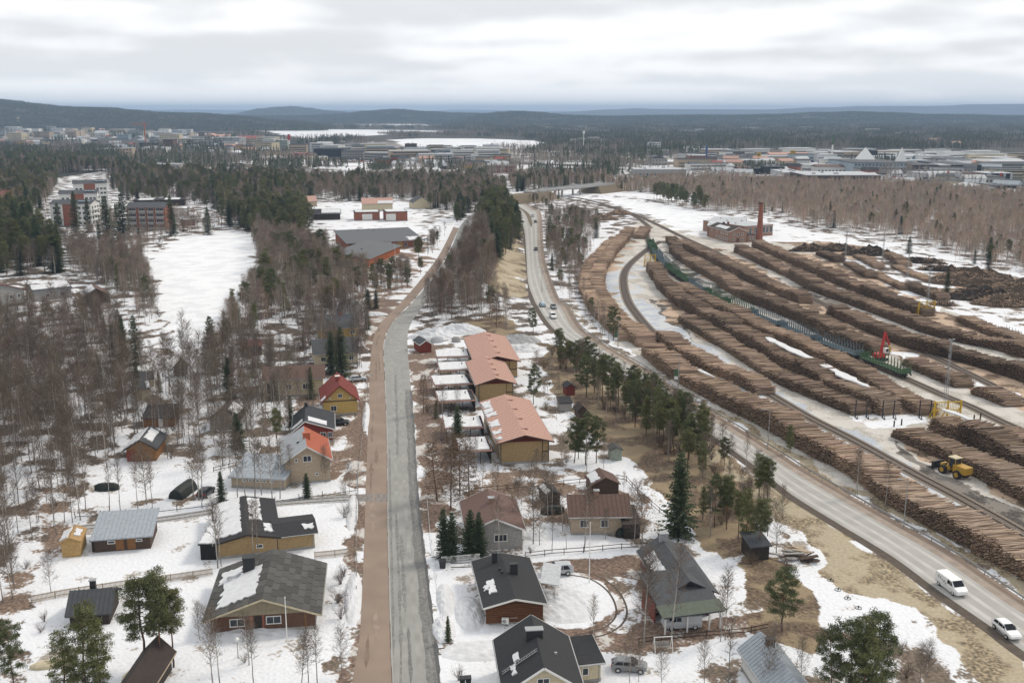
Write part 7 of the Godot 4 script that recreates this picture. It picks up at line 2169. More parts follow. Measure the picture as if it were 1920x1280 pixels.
func wheel_loader() -> void:
	var o := thing("wheel_loader","yellow wheel loader with a black fork in the timber yard lane","loader",Vector3(80.72,0,-175.4),heading(W(81.75,-174.84),W(79.98,-178.8)))
	var b := MB.new()
	b.box(Vector3(-2.1,1.75,0),Vector3(2.8,1.3,1.9))
	b.hexa([Vector3(-3.5,1.2,0.95),Vector3(-2.9,1.2,0.95),Vector3(-2.9,1.2,-0.95),Vector3(-3.5,1.2,-0.95),Vector3(-3.3,2.35,0.85),Vector3(-2.9,2.4,0.9),Vector3(-2.9,2.4,-0.9),Vector3(-3.3,2.35,-0.85)])
	part(o,"engine_hood",b,M.paint_machine_yellow)
	var f := MB.new()
	f.box(Vector3(1.3,1.3,0),Vector3(2.2,0.8,1.3))
	part(o,"front_frame",f,M.paint_machine_yellow)
	var c := MB.new()
	c.box(Vector3(-0.3,2.6,0),Vector3(1.5,1.7,1.5))
	var cab := part(o,"cab",c,M.glass)
	var r := MB.new()
	r.box(Vector3(-0.3,3.5,0),Vector3(1.8,0.16,1.8))
	part(cab,"cab_roof",r,M.wall_cream)
	for x in [-1.02,0.42]:
		for z in [-0.74,0.74]:
			var p := MB.new()
			p.box(Vector3(x,2.6,z),Vector3(0.1,1.7,0.1))
			part(cab,"cab_post",p,M.paint_machine_yellow)
	for x in [-1.9,1.4]:
		for s in [-1.05,1.05]: wheel(o,Vector3(x,0.8,s),0.8,0.6,"paint_machine_yellow")
	for s in [-0.5,0.5]:
		var a := MB.new()
		a.bar(Vector3(1.0,1.9,s),Vector3(3.6,0.9,s),0.2,0.35)
		part(o,"lift_arm",a,M.dark_metal)
	var k := MB.new()
	k.box(Vector3(3.6,0.9,0),Vector3(0.3,1.4,2.8))
	part(o,"fork_carriage",k,M.dark_metal)
	for i in 5:
		var t := MB.new()
		t.bar(Vector3(3.6,0.25,-1.2 + i * 0.6),Vector3(5.0,0.2,-1.2 + i * 0.6),0.16)
		t.bar(Vector3(3.6,1.5,-1.2 + i * 0.6),Vector3(4.5,1.2,-1.2 + i * 0.6),0.14)
		part(o,"tine",t,M.dark_metal)


func log_trailer() -> void:
	var o := thing("log_trailer","black empty log trailer with upright stakes in the snow","trailer",Vector3(143.49,0,-285.22),heading(W(144.21,-292.31),W(144.29,-281.79)))
	var b := MB.new()
	b.box(Vector3(0,1.05,0),Vector3(9.5,0.3,1.1))
	part(o,"frame",b,M.dark_metal)
	for i in 6:
		var x := -4.4 + i * 1.75
		var c := MB.new()
		c.box(Vector3(x,1.3,0),Vector3(0.18,0.2,2.5))
		part(o,"bolster",c,M.dark_metal)
		for s in [-1.22,1.22]:
			var p := MB.new()
			p.box(Vector3(x,2.6,s),Vector3(0.1,2.6,0.1))
			part(o,"stake",p,M.steel)
	for x in [-3.4,2.4,3.6]:
		for s in [-1.0,1.0]: wheel(o,Vector3(x,0.5,s),0.5,0.4,"dark_metal")


func pole_lamp(label: String,at: Vector2,h: float,arm: float) -> void:
	var o := thing("lamp_post",label,"lamp post",v3(at,gh(at)),0.0,"lamp posts along the roads")
	var b := MB.new()
	b.tube([Vector3.ZERO,Vector3(0,h,0)],[0.09,0.055],7)
	part(o,"pole",b,M.galvanised)
	var a := MB.new()
	a.bar(Vector3(0,h,0),Vector3(arm,h + 0.15,0),0.07)
	part(o,"arm",a,M.galvanised)
	var l := MB.new()
	l.box(Vector3(arm * 1.15,h + 0.14,0),Vector3(0.65,0.12,0.26))
	part(o,"lamp_head",l,M.steel)


func fence(called: String,label: String,line: PackedVector2Array,h: float,every: float,m: Material,pickets := 0.0,rails := 2) -> void:
	var o := thing(called,label,"fence")
	var l := length_of(line)
	var s := 0.0
	while s <= l:
		var q = at_length(line,s)
		var b := MB.new()
		b.box(v3(q[0],h / 2),Vector3(0.1,h,0.1))
		part(o,"post",b,m)
		s += every
	for k in rails:
		var r := MB.new()
		for i in line.size() - 1: r.bar(v3(line[i],h * (0.3 + 0.55 * k)),v3(line[i + 1],h * (0.3 + 0.55 * k)),0.04,0.1)
		part(o,"rail",r,m)
	if pickets > 0:
		var where := []
		s = 0.0
		while s < l:
			var q = at_length(line,s)
			where.append(Transform3D(Basis(Vector3.UP,-atan2(q[1].y,q[1].x)),v3(q[0],h * 0.52)))
			s += pickets
		var b := MB.new()
		b.box(Vector3(0,0,0.04),Vector3(0.09,h * 0.95,0.025))
		copies(o,"pickets",b.mesh(m),where)


func mound(label: String,at: Vector2,size: Vector3,yaw := 0.0,m: Material = null) -> void:
	var b := MB.new()
	var f := noise(0.35,int(at.x * 3),3)
	var g := []
	var n := 14
	for j in n + 1:
		var line := []
		for i in n + 1:
			var x := i / float(n) * 2 - 1
			var z := j / float(n) * 2 - 1
			var r := minf(1.0,sqrt(x * x + z * z))
			line.append(Vector3(x * size.x / 2,maxf(-0.1,size.y * pow(1.0 - r * r,0.8) * (1.0 + 0.6 * f.get_noise_2d(x * size.x,z * size.z))) - 0.03,z * size.z / 2))
		g.append(line)
	for j in n:
		for i in n: b.quad(g[j][i],g[j + 1][i],g[j + 1][i + 1],g[j][i + 1])
	var o := single("snow_heap",b,m if m else M.snow,label,"snow heap","ploughed snow heaps")
	o.position = v3(at)
	o.rotation.y = yaw


func make_small_things() -> void:
	for q in [[W(62.66,-151.32),8.0,-1.2,"beside the roadside log row, nearest the camera"],[W(50.39,-189.78),8.0,-1.2,"beside the small verge pine on the highway"],[W(40.08,-235.5),8.0,-1.2,"with the lower green sign on the highway"],[W(30.1,-278.45),8.0,-1.2,"with the upper green sign on the highway"],[W(10.95,-366.17),9.0,-1.2,"at the bend of the highway"],[W(-40.17,-322.63),8.0,1.0,"at the bend of the street"],[W(-32.55,-220.11),7.0,1.0,"beside the yellow gabled house on the gravel path"],[W(-25.5,-157.72),7.0,1.0,"beside the side path crossing"]]:
		pole_lamp("grey lamp post " + q[3],q[0],q[1],q[2])
	for q in [[W(39.8,-234.54),"lower green and white banner sign on the lamp post"],[W(29.66,-277.13),"upper green and white banner sign on the lamp post"]]:
		var o := thing("banner_sign",q[1],"sign",v3(q[0]))
		var b := MB.new()
		b.box(Vector3(-0.5,3.4,0),Vector3(0.9,2.6,0.06))
		part(o,"panel",b,M.paint_green)
		var w := MB.new()
		w.box(Vector3(-0.5,2.6,0.045),Vector3(0.86,0.8,0.02))
		part(o,"white_field",w,M.window_white)
		var p := MB.new()
		p.box(Vector3(0,2.4,0),Vector3(0.08,4.8,0.08))
		part(o,"post",p,M.galvanised)
	for q in [[W(10.92,-131.98),9.0,"white flagpole in the garden of the log house"],[W(-28.25,-115.62),6.0,"white flagpole before the grey sheet-roofed house"],[W(-51.23,-441),8.0,"white flagpole in front of the school"]]:
		var o := thing("flagpole",q[2],"flagpole",v3(q[0]))
		var b := MB.new()
		b.tube([Vector3.ZERO,Vector3(0,q[1],0)],[0.08,0.05],8,true)
		part(o,"pole",b,M.window_white)
		var k := MB.new()
		k.tube([Vector3(0,q[1],0),Vector3(0,q[1] + 0.2,0)],[0.1,0.02],8,true)
		part(o,"knob",k,M.window_white)
	var gl := thing("garden_lamp","round white garden lamp in the snow before the grey sheet-roofed house","lamp post",Vector3(-33.37,0,-111.69))
	var gb := MB.new()
	gb.tube([Vector3.ZERO,Vector3(0,2.3,0)],[0.06,0.05],7)
	part(gl,"pole",gb,M.galvanised)
	var gs := MB.new()
	gs.tube([Vector3(0,2.25,0),Vector3(0,2.4,0),Vector3(0,2.6,0),Vector3(0,2.75,0)],[0.12,0.26,0.26,0.1],10,true)
	part(gl,"globe",gs,M.lens)
	fence("picket_fence","weathered wooden picket fence between the sauna and the silver-roofed shed",pl([-65.15,-125.94,-61.47,-127.79,-54.44,-130.5,-47.67,-132.65,-43.02,-134.34]),1.1,3.0,M.wall_beige,0.16)
	fence("picket_fence","short picket fence right of the yellow brick house",pl([-29.37,-139.85,-26.32,-140.59,-23.51,-141.52]),1.1,3.0,M.wall_beige,0.16)
	fence("picket_fence","white picket fence left of the log house",pl([-10.38,-138.39,-7.89,-138.93,-4.75,-139.48]),1.0,2.5,M.window_white,0.18)
	fence("rail_fence","dark rail fence between the log house and the beige house",pl([1.99,-140.03,6.4,-141.15,11.26,-141.9,16.2,-143.04,20.71,-143.43]),1.0,3.0,M.wall_dark_wood)
	fence("rail_fence","dark rail fence behind the pale grey house",pl([-8.34,-165.87,0,-167.91,7.56,-169.46,14.33,-171.31,19.24,-172.65,20.59,-171.85,22.13,-164.87,24.63,-156.58,25.87,-153.25]),1.1,3.0,M.wall_brown_wood)
	fence("rail_fence","low dark fence in front of the green-edged carport",pl([15.85,-114.97,20.14,-116.02,23.59,-116.55,29.9,-117.62,32.89,-118.71]),0.9,3.0,M.wall_dark_wood)
	fence("wire_fence","green wire fence along the side path",pl([-71.46,-155.01,-58.28,-157.26,-48.58,-160.51,-39.91,-161.94,-31.35,-164.87,-27.23,-166.88]),1.1,4.0,M.dark_metal,0.0,1)
	fence("wire_fence","dark fence along the gravel path beside the gardens",pl([-21.56,-129.06,-23.37,-141.15,-26.56,-162.42,-28.53,-178.22,-31.25,-204.27,-36.78,-248.7]),1.0,5.0,M.wall_grey,0.0,1)
	fence("street_fence","white board fence between the street and the log house",pl([-14.75,-164.87,-12.95,-149.01,-11.33,-137.49,-9.82,-125.94,-8.32,-116.02]),0.7,4.0,M.window_white,0.0,1)
	fence("rail_fence","dark fence between the gardens west of the street",pl([-55.06,-176.8,-49.42,-181.73,-43.01,-184.75]),1.0,3.0,M.wall_dark_wood)
	# snow ploughed into heaps
	for q in [[W(-15.74,-298.23),Vector3(16,2.2,9),"long snow heap before the trees behind the farthest row house"],[W(-23.53,-290.87),Vector3(14,2.4,9),"snow heap at the bend of the street"],[W(1.54,-285.22),Vector3(14,2.0,7),"grey snow heap right of the farthest row house"],[W(3.72,-275.17),Vector3(12,1.4,8),"low snow heap beside the farthest row house"],[W(-53.79,-328.87),Vector3(11,4.0,8),"tall dirty snow heap left of the street bend"],[W(-50.21,-315.76),Vector3(9,2.2,6),"smaller dirty snow heap left of the street bend"],[W(-9.08,-126.71),Vector3(2.5,0.7,10),"ploughed snow bank between the street and the log house"],[W(-8.77,-118.71),Vector3(3,0.7,7),"ploughed snow bank near the small spruce by the street"],[W(7.18,-125.18),Vector3(9,0.8,10),"round snow heap in the log house garden"],[W(-5.66,-122.95),Vector3(4,0.8,10),"snow heap along the left wall of the log house"],[W(-45.26,-324.39),Vector3(10,1.0,4),"snow bank along the outer side of the street bend"],[W(-3.95,-113.43),Vector3(10,0.5,5),"low snow bank at the entrance by the street"],[W(-26.56,-157.72),Vector3(2.0,0.5,16),"snow bank between the brick house and the gravel path"],[W(-21.76,-127.48),Vector3(2.4,0.6,16),"snow bank between the sheet-roofed house and the gravel path"],[W(-31.88,-211.91),Vector3(1.6,0.6,22),"snow bank beside the yellow gabled house"],[W(-54.34,-188.81),Vector3(10,0.9,6),"snow heap among bare trees west of the orange-roofed house"],[W(-33.06,-118.02),Vector3(12,0.6,5),"snow heap before the sheet-roofed house"],[W(4.2,-149.01),Vector3(7,0.7,6),"snow heap between the pale grey house and the beige house"]]:
		mound(q[2],q[0],q[1],0.12,M.dirty_snow if "dirty" in q[2] or "grey snow" in q[2] else M.snow)
	# covered boats, tents, bins, odds and ends
	var tent := MB.new()
	var rings := []
	for i in 5:
		var ring := []
		for k in 9:
			var a := PI * k / 8.0
			ring.append(Vector3(cos(a) * 1.35,sin(a) * (1.9 if i > 0 else 1.7),2.6 - i * 1.3))
		rings.append(ring)
	for i in 4:
		for k in 8: tent.quad(rings[i][k],rings[i + 1][k],rings[i + 1][k + 1],rings[i][k + 1])
	for k in range(1,8):
		tent.tri(rings[0][0],rings[0][k],rings[0][k + 1]); tent.tri(rings[4][0],rings[4][k + 1],rings[4][k])
	var tt := single("tarpaulin_tent",tent,mat("tarpaulin",lin(0.022,0.03,0.026),0.6,M.g2,0.6),"arched dark tarpaulin tent in the snow","tent")
	tt.position = Vector3(-57.21,0,-165.87)
	tt.rotation.y = -0.2
	for q in [[W(-71.26,-167.91),0.1,"tarpaulin","dark covered trailer in the snow left of the tarpaulin tent",4.2,1.4],[W(-55.38,-110.1),0.35,"wall_cream","overturned cream rowing boat in the snow at the bottom left",4.8,0.7],[W(-44.61,-108.33),1.2,"wall_cream","overturned boat beside the brown barn",4.4,0.6],[W(-21.61,-283.84),0.3,"roof_light","white wrapped boat beside the street bend",3.6,1.9],[W(-16.13,-284.53),0.1,"wall_grey","small white trailer box beside the wrapped boat",2.6,1.7],[W(-77.7,-271.97),1.0,"roof_light","white wrapped boat at the near end of the field",4.5,1.6],[W(6.71,-157.26),0.2,"tarpaulin","dark covered trailer behind the pale grey house",4.0,1.5],[W(18.34,-103.51),0.2,"tarpaulin","dark covered trailer at the bottom edge",3.6,1.4],[W(17.15,-148.19),1.4,"tarpaulin","dark covered heap at the porch of the beige house",2.0,1.3]]:
		var b := MB.new()
		var secs := []
		for k in 7:
			var x: float = (k / 6.0 - 0.5) * q[4]
			var w := 0.95 * sqrt(maxf(0.04,1.0 - pow(absf(k / 3.0 - 1.0),2.4)))
			var ring := []
			for j in 7:
				var a := PI * j / 6.0
				ring.append(Vector3(x,sin(a) * q[5] * (0.55 + 0.45 * w),-cos(a) * w))
			secs.append(ring)
		loft(b,secs)
		var o := single("covered_boat",b,M[q[2]],q[3],"covered boat" if "trailer" not in q[3] and "heap" not in q[3] else "covered load")
		o.position = v3(q[0])
		o.rotation.y = q[1]
	for k in 2:
		var o := thing("waste_bin",["left dark green wheeled waste bin beside the street","right dark green wheeled waste bin beside the street"][k],"waste bin",v3([W(-5.75,-105.59),W(-5.07,-105.7)][k]),0.1,"waste bins beside the street")
		var b := MB.new()
		b.hexa([Vector3(-0.26,0.1,0.3),Vector3(0.26,0.1,0.3),Vector3(0.26,0.1,-0.3),Vector3(-0.26,0.1,-0.3),Vector3(-0.33,1.0,0.36),Vector3(0.33,1.0,0.36),Vector3(0.33,1.0,-0.36),Vector3(-0.33,1.0,-0.36)])
		part(o,"bin_body",b,M.tarpaulin)
		var l := MB.new()
		l.box(Vector3(0,1.06,0),Vector3(0.72,0.1,0.8))
		part(o,"lid",l,M.dark_metal)
	var bin := thing("waste_bin","black waste bin by the white picket fence","waste bin",Vector3(-10.11,0,-136.78))
	var bb := MB.new()
	bb.hexa([Vector3(-0.4,0.05,0.4),Vector3(0.4,0.05,0.4),Vector3(0.4,0.05,-0.4),Vector3(-0.4,0.05,-0.4),Vector3(-0.5,1.2,0.5),Vector3(0.5,1.2,0.5),Vector3(0.5,1.2,-0.5),Vector3(-0.5,1.2,-0.5)])
	part(bin,"bin_body",bb,M.dark_metal)
	var sw := thing("garden_swing","white frame of a garden swing before the green-edged carport","swing",Vector3(18.62,0,-113.43),0.1)
	var sb := MB.new()
	for s in [-1.1,1.1]:
		sb.bar(Vector3(s,0,0.7),Vector3(s,1.9,0),0.08); sb.bar(Vector3(s,0,-0.7),Vector3(s,1.9,0),0.08)
	sb.bar(Vector3(-1.2,1.9,0),Vector3(1.2,1.9,0),0.08)
	part(sw,"frame",sb,M.window_white)
	var se := MB.new()
	se.box(Vector3(0,0.6,0),Vector3(1.6,0.08,0.5)); se.box(Vector3(0,0.9,-0.25),Vector3(1.6,0.5,0.06))
	part(sw,"bench",se,M.wall_grey)
	var hp := thing("heat_pump","white heat pump on the wall of the log house","heat pump",Vector3(-0.83,0,-119.81),-0.1)
	var hb := MB.new()
	hb.box(Vector3(0,0.8,0.3),Vector3(0.9,0.75,0.35))
	part(hp,"casing",hb,M.window_white)
	var hf := MB.new()
	hf.tube([Vector3(-0.12,0.8,0.47),Vector3(-0.12,0.8,0.5)],[0.28,0.28],12,true)
	part(hp,"fan_grille",hf,M.steel)
	var yard := RandomNumberGenerator.new()
	yard.seed = 4
	for i in 26:
		var p: Vector2 = [W(40.57,-140.22),W(42.26,-141.15),W(42.81,-139.66)][i % 3] + Vector2(yard.randf_range(-1.6,1.6),yard.randf_range(-1.4,1.4))
		var b := MB.new()
		b.box(Vector3.ZERO,Vector3(yard.randf_range(1.2,3.0),0.12,yard.randf_range(0.2,0.9)))
		var o := single("board",b,[M.wall_grey,M.wall_beige,M.wall_brown_wood][i % 3],"loose weathered board in the pile beside the dark verge shed","board","loose boards beside the dark verge shed")
		o.position = v3(p,0.1 + i * 0.03)
		o.rotation = Vector3(yard.randf_range(-0.15,0.15),yard.randf_range(-0.8,0.8),yard.randf_range(-0.15,0.15))
	for q in [[W(45.25,-132.65),"upper left"],[W(45.38,-129.7),"second"],[W(45.9,-127.17),"third"],[W(46.45,-124.43),"lower right"]]:
		var b := MB.new()
		b.tube([Vector3.ZERO,Vector3(0.05,0.35,0)],[0.1,0.07],6,true)
		for k in 8:
			var a := TAU * k / 8
			b.bar(Vector3(cos(a) * 0.45,0.03,sin(a) * 0.45),Vector3(cos(a + 0.7) * 0.45,0.05,sin(a + 0.7) * 0.45),0.06)
		single("berry_bush_guard",b,M.dark_metal,"%s of four ringed plants in the snow above the highway" % q[1],"plant guard","ringed plants in the snow").position = v3(q[0])



# ---------------------------------------------------------------- trees

var keepout := []      # [centre, radius] of houses
var no_trees := []     # polygons of roads and yards
var tree_spots := {"birch": [],"pine": [],"spruce": [],"larch": [],"shrub": []}
var r3 := RandomNumberGenerator.new()


func rd(a := 1.0) -> float: return r3.randf_range(-a,a)


func dirv() -> Vector3:
	return Vector3(r3.randfn(),r3.randfn(),r3.randfn()).normalized()


func sliver(b: MB,p: Vector3,q: Vector3,w: float) -> void:
	var s := (q - p).cross(dirv()).normalized() * w
	b.tri(p - s,p + s,q)


func twigs(b: MB,p: Vector3,d: Vector3,l: float,n: int,w: float,droop: float) -> void:
	## A side shoot: a thin stem with finer shoots along it.
	var q := p + d * l + Vector3(0,-droop * l * l,0)
	sliver(b,p,q,w)
	for i in n:
		var t := r3.randf_range(0.2,1.0)
		var o := p.lerp(q,t)
		var e := (d * 0.9 + dirv() * 0.75).normalized()
		sliver(b,o,o + e * l * r3.randf_range(0.3,0.6) + Vector3(0,-droop * 0.4,0),w * 0.75)


func bare_tree(h: float,wide: float,limbs: int,start: float,tw: int,white: bool) -> Array:
	var t := MB.new()
	var c := MB.new()
	var pts := []
	var rad := []
	var lean := Vector3(rd(0.35),0,rd(0.35))
	for i in 9:
		var k := i / 8.0
		pts.append(Vector3(lean.x * k * k + rd(0.05),h * k * 0.97,lean.z * k * k + rd(0.05)))
		rad.append(lerpf(0.105,0.015,k) * h / 12.0)
	for i in 8:
		var a := 0.5 if white else 0.24
		var tone := lerpf(0.22,a,clampf(i / 2.5,0,1)) * r3.randf_range(0.75,1.1)
		if i > 6: tone = 0.16
		t.col = Color(tone,tone * 0.93,tone * 0.85)
		t.tube([pts[i],pts[i + 1]],[rad[i],rad[i + 1]],5)
	for i in limbs:
		var k := lerpf(start,0.97,pow((i + r3.randf()) / limbs,0.85))
		var seg := mini(int(k * 8),7)
		var o: Vector3 = pts[seg].lerp(pts[seg + 1],k * 8 - seg)
		var az := i * 2.4 + rd(0.5)
		var up := lerpf(0.75,1.7,k)
		var d := Vector3(cos(az),up,sin(az)).normalized()
		var u := (k - start) / (1.0 - start)
		var l := wide * (0.35 + 0.9 * sin(PI * clampf(0.2 + u * 0.75,0,1))) * r3.randf_range(0.8,1.25)
		var m := o + d * l * 0.5
		var e := m + (d + Vector3(rd(0.3),rd(0.25),rd(0.3))).normalized() * l * 0.55
		var r0 := 0.03 * h / 12.0
		var s := r3.randf_range(0.8,1.2)
		c.col = Color(0.13 * s,0.104 * s,0.085 * s)
		c.tube([o,m,e],[r0,r0 * 0.6,r0 * 0.25],3)
		for j in tw:
			var v := r3.randf_range(0.15,1.0)
			var p := o.lerp(m,v * 2) if v < 0.5 else m.lerp(e,v * 2 - 1)
			s = r3.randf_range(0.7,1.3)
			c.col = Color(0.165 * s,0.13 * s,0.102 * s)
			twigs(c,p,(d + dirv() * 0.85).normalized(),r3.randf_range(0.5,1.1) * wide / 1.5,4,0.019,0.05 if white else 0.0)
	return [t,c]


func spruce_tree(h: float,wide: float,tone: Color) -> Array:
	var t := MB.new()
	var c := MB.new()
	t.col = Color(0.09,0.065,0.05)
	t.tube([Vector3.ZERO,Vector3(0,h * 0.5,0),Vector3(0,h * 0.98,0)],[0.17 * h / 14,0.1 * h / 14,0.015],6)
	var y := h * 0.06
	while y < h * 0.985:
		var k := y / h
		var r := wide * pow(1.0 - k,0.68) * r3.randf_range(0.85,1.12) + 0.12
		var n := 8 if k < 0.8 else 5
		var a0 := r3.randf() * TAU
		for i in n:
			var a := a0 + TAU * i / n + rd(0.25)
			var f := Vector3(cos(a),0,sin(a))
			var l := r * r3.randf_range(0.55,1.2)
			var rise := lerpf(-0.32,0.55,k)
			var o := Vector3(0,y + rd(0.15),0)
			var tip := o + f * l + Vector3(0,rise * l - 0.05,0)
			var side := Vector3(-f.z,0,f.x)
			var steps := 3 + int(l * 2.4)
			for j in steps:
				var v := (j + r3.randf()) / steps
				var p := o.lerp(tip,v) + Vector3(0,-0.18 * sin(v * PI) * l * 0.3,0)
				var w := l * 0.3 * (1.15 - v) + 0.1
				for s in [-1.0,1.0]:
					var q: Vector3 = p + side * s * w * r3.randf_range(0.7,1.3) + f * w * 0.8 + Vector3(0,-r3.randf_range(0.05,0.3),0)
					var g := r3.randf_range(0.7,1.35)
					c.col = Color(tone.r * g,tone.g * g,tone.b * g)
					c.tri(p - f * 0.16,q,p + f * 0.24 + Vector3(0,rd(0.08),0))
		y += lerpf(0.5,0.3,k) * h / 14.0
	return [t,c]


func pine_tree(h: float,wide: float,start: float,tone: Color) -> Array:
	var t := MB.new()
	var c := MB.new()
	var pts := []
	var rad := []
	for i in 7:
		var k := i / 6.0
		pts.append(Vector3(rd(0.1),h * 0.96 * k,rd(0.1)))
		rad.append(lerpf(0.16,0.03,k) * h / 13.0)
	for i in 6:
		t.col = Color(0.11,0.075,0.055) if i < 2 else Color(0.2,0.105,0.055)
		t.tube([pts[i],pts[i + 1]],[rad[i],rad[i + 1]],6)
	var n := 40
	for i in n:
		var k := lerpf(start,1.0,(i + r3.randf()) / n)
		var u := (k - start) / (1.0 - start)
		var r := wide * (0.35 + 0.75 * sin(PI * clampf(0.18 + u * 0.78,0,1)))
		var az := i * 2.4 + rd(0.6)
		var f := Vector3(cos(az),0,sin(az))
		var l := r * r3.randf_range(0.5,1.1)
		var o := Vector3(0,h * k * 0.96,0)
		var e := o + f * l + Vector3(0,l * lerpf(0.1,0.6,u),0)
		t.col = Color(0.12,0.08,0.055)
		t.tube([o,e],[0.05 * h / 13,0.015],3)
		for j in 2 + int(l * 1.3):
			var m := o.lerp(e,r3.randf_range(0.5,1.12)) + dirv() * 0.3
			var g0 := r3.randf_range(0.75,1.2)
			var s := r3.randf_range(0.5,0.85)
			for q in 64:
				var p := m + dirv() * Vector3(1,0.6,1) * s * pow(r3.randf(),0.4)
				var d := dirv() * r3.randf_range(0.25,0.45)
				var w := dirv() * 0.055
				var g := g0 * r3.randf_range(0.65,1.35)
				c.col = Color(tone.r * g,tone.g * g,tone.b * g)
				c.tri(p - w,p + w,p + d)
	return [t,c]


func larch_tree(h: float,wide: float) -> Array:
	var t := MB.new()
	var c := MB.new()
	t.col = Color(0.13,0.09,0.07)
	t.tube([Vector3.ZERO,Vector3(rd(0.1),h * 0.5,rd(0.1)),Vector3(0,h,0)],[0.15 * h / 13,0.09,0.015],6)
	for i in 90:
		var k := lerpf(0.1,0.98,(i + r3.randf()) / 90.0)
		var az := i * 2.4 + rd(0.4)
		var l := wide * pow(1.0 - k,0.7) * r3.randf_range(0.8,1.15) + 0.15
		var d := Vector3(cos(az),0.15,sin(az)).normalized()
		var o := Vector3(0,h * k,0)
		var e := o + d * l
		c.col = Color(0.15,0.1,0.07)
		c.tube([o,e],[0.025,0.008],3)
		for j in 12:
			var s := r3.randf_range(0.8,1.3)
			c.col = Color(0.16 * s,0.112 * s,0.078 * s)
			twigs(c,o.lerp(e,r3.randf_range(0.2,1.0)),(d + dirv() * 0.9).normalized(),r3.randf_range(0.4,0.8),4,0.036,0.1)
	return [t,c]


func bush(h: float,wide: float,tone: Color) -> Array:
	var t := MB.new()
	var c := MB.new()
	for i in 16:
		var d := Vector3(rd(0.8) * wide,1,rd(0.8) * wide).normalized()
		var o := Vector3(rd(0.2),0,rd(0.2))
		var e := o + d * h * r3.randf_range(0.6,1.0)
		t.col = tone * 0.8
		t.tube([o,o.lerp(e,0.55)],[0.03,0.012],3)
		for j in 12:
			c.col = tone * r3.randf_range(0.75,1.3)
			twigs(c,o.lerp(e,r3.randf_range(0.2,0.9)),(d + dirv() * 0.6).normalized(),r3.randf_range(0.25,0.5) * h,3,0.012,0.0)
	return [t,c]


var tree_kinds := {}
# sunshine put into the colour: brightening factor for birch copies, by wood
var sunlit_tint := {"in the birch wood behind the brick works": 2.2,"at the birch wood's edge behind the yard": 2.0,"round the bridge": 1.9,"in the forest behind the school": 1.5,"in the forest round the flats": 1.5,"round the flats": 1.4,"between the flats and the snowy field": 1.2,"between the highway and the log rows": 1.4,"at the far end of the snowy field": 1.4,"on the east edge of the snowy field": 1.35,"along the bank above the highway": 1.25,"on the west edge of the snowy field": 1.3}

func make_tree_meshes() -> void:
	r3.seed = 31
	var bark := mat("bark",Color.WHITE,0.95)
	bark.vertex_color_use_as_albedo = true
	var twig := mat("twigs",Color.WHITE,0.95)
	twig.vertex_color_use_as_albedo = true
	var needle := mat("needles",Color.WHITE,0.85)
	needle.vertex_color_use_as_albedo = true
	needle.metallic_specular = 0.2
	var made := {"birch": [],"pine": [],"spruce": [],"larch": [],"shrub": []}
	for i in 7: made.birch.append([12.0,bare_tree(12.0,[1.5,1.2,1.9,1.4,2.2,1.1,1.7][i],[34,28,40,30,44,26,36][i],[0.3,0.4,0.22,0.35,0.18,0.45,0.28][i],11,i % 3 != 2)])
	var g := Color(0.125,0.135,0.062)
	for i in 5: made.pine.append([13.0,pine_tree(13.0,[1.9,2.3,1.7,2.6,1.5][i],[0.45,0.38,0.5,0.3,0.2][i],[g,g * 0.9,Color(0.15,0.15,0.068),Color(0.105,0.12,0.058),Color(0.15,0.16,0.07)][i])])
	for i in 4: made.spruce.append([14.0,spruce_tree(14.0,[3.0,2.6,3.5,2.3][i],[Color(0.066,0.085,0.045),Color(0.078,0.095,0.05),Color(0.06,0.08,0.044),Color(0.09,0.105,0.052)][i])])
	for i in 2: made.larch.append([13.0,larch_tree(13.0,2.6 + i * 0.5)])
	for i in 3: made.shrub.append([2.5,bush(2.5,0.9,[Color(0.12,0.085,0.07),Color(0.16,0.12,0.075),Color(0.1,0.075,0.07)][i])])
	for k in made:
		tree_kinds[k] = []
		for q in made[k]:
			var leaf: Material = needle if k in ["pine","spruce"] else twig
			var both: ArrayMesh = q[1][0].mesh(bark)
			q[1][1].mesh(leaf,both)
			tree_kinds[k].append({"h": q[0],"trunk": q[1][0].mesh(bark),"crown": q[1][1].mesh(leaf),"both": both})


func seen_from_camera(p: Vector2,margin := 0.06) -> bool:
	var d := -p.y * 0.975 + 14.4
	return p.y < -70 and absf(p.x) < d * (0.5053 + margin) + 6.0


func free_spot(p: Vector2) -> bool:
	for k in keepout:
		if p.distance_squared_to(k[0]) < k[1] * k[1]: return false
	for q in no_trees:
		if Geometry2D.is_point_in_polygon(p,q): return false
	return true


func plant(kind: String,p: Vector2,h: float,where: String,variant := -1,side := "") -> void:
	tree_spots[kind].append([p,h,where,variant if variant >= 0 else r3.randi() % tree_kinds[kind].size(),r3.randf() * TAU,side])


func wood(poly: PackedVector2Array,mix: Dictionary,where: String) -> void:
	## Trees strewn over a piece of land: kind -> [trees per hectare, least height, greatest height].
	var lo := poly[0]
	var hi := poly[0]
	for q in poly:
		lo = lo.min(q); hi = hi.max(q)
	var a := (hi.x - lo.x) * (hi.y - lo.y) / 10000.0
	for k in mix:
		for i in int(a * mix[k][0]):
			var p := Vector2(r3.randf_range(lo.x,hi.x),r3.randf_range(lo.y,hi.y))
			if Geometry2D.is_point_in_polygon(p,poly) and seen_from_camera(p) and free_spot(p):
				var mid := (lo + hi) / 2
				plant(k,p,r3.randf_range(mix[k][1],mix[k][2]) * (1.0 if r3.randf() < 0.85 else r3.randf_range(0.6,1.3)),where,-1,", %s %s side" % ["near" if p.y > mid.y else "far","left" if p.x < mid.x else "right"])


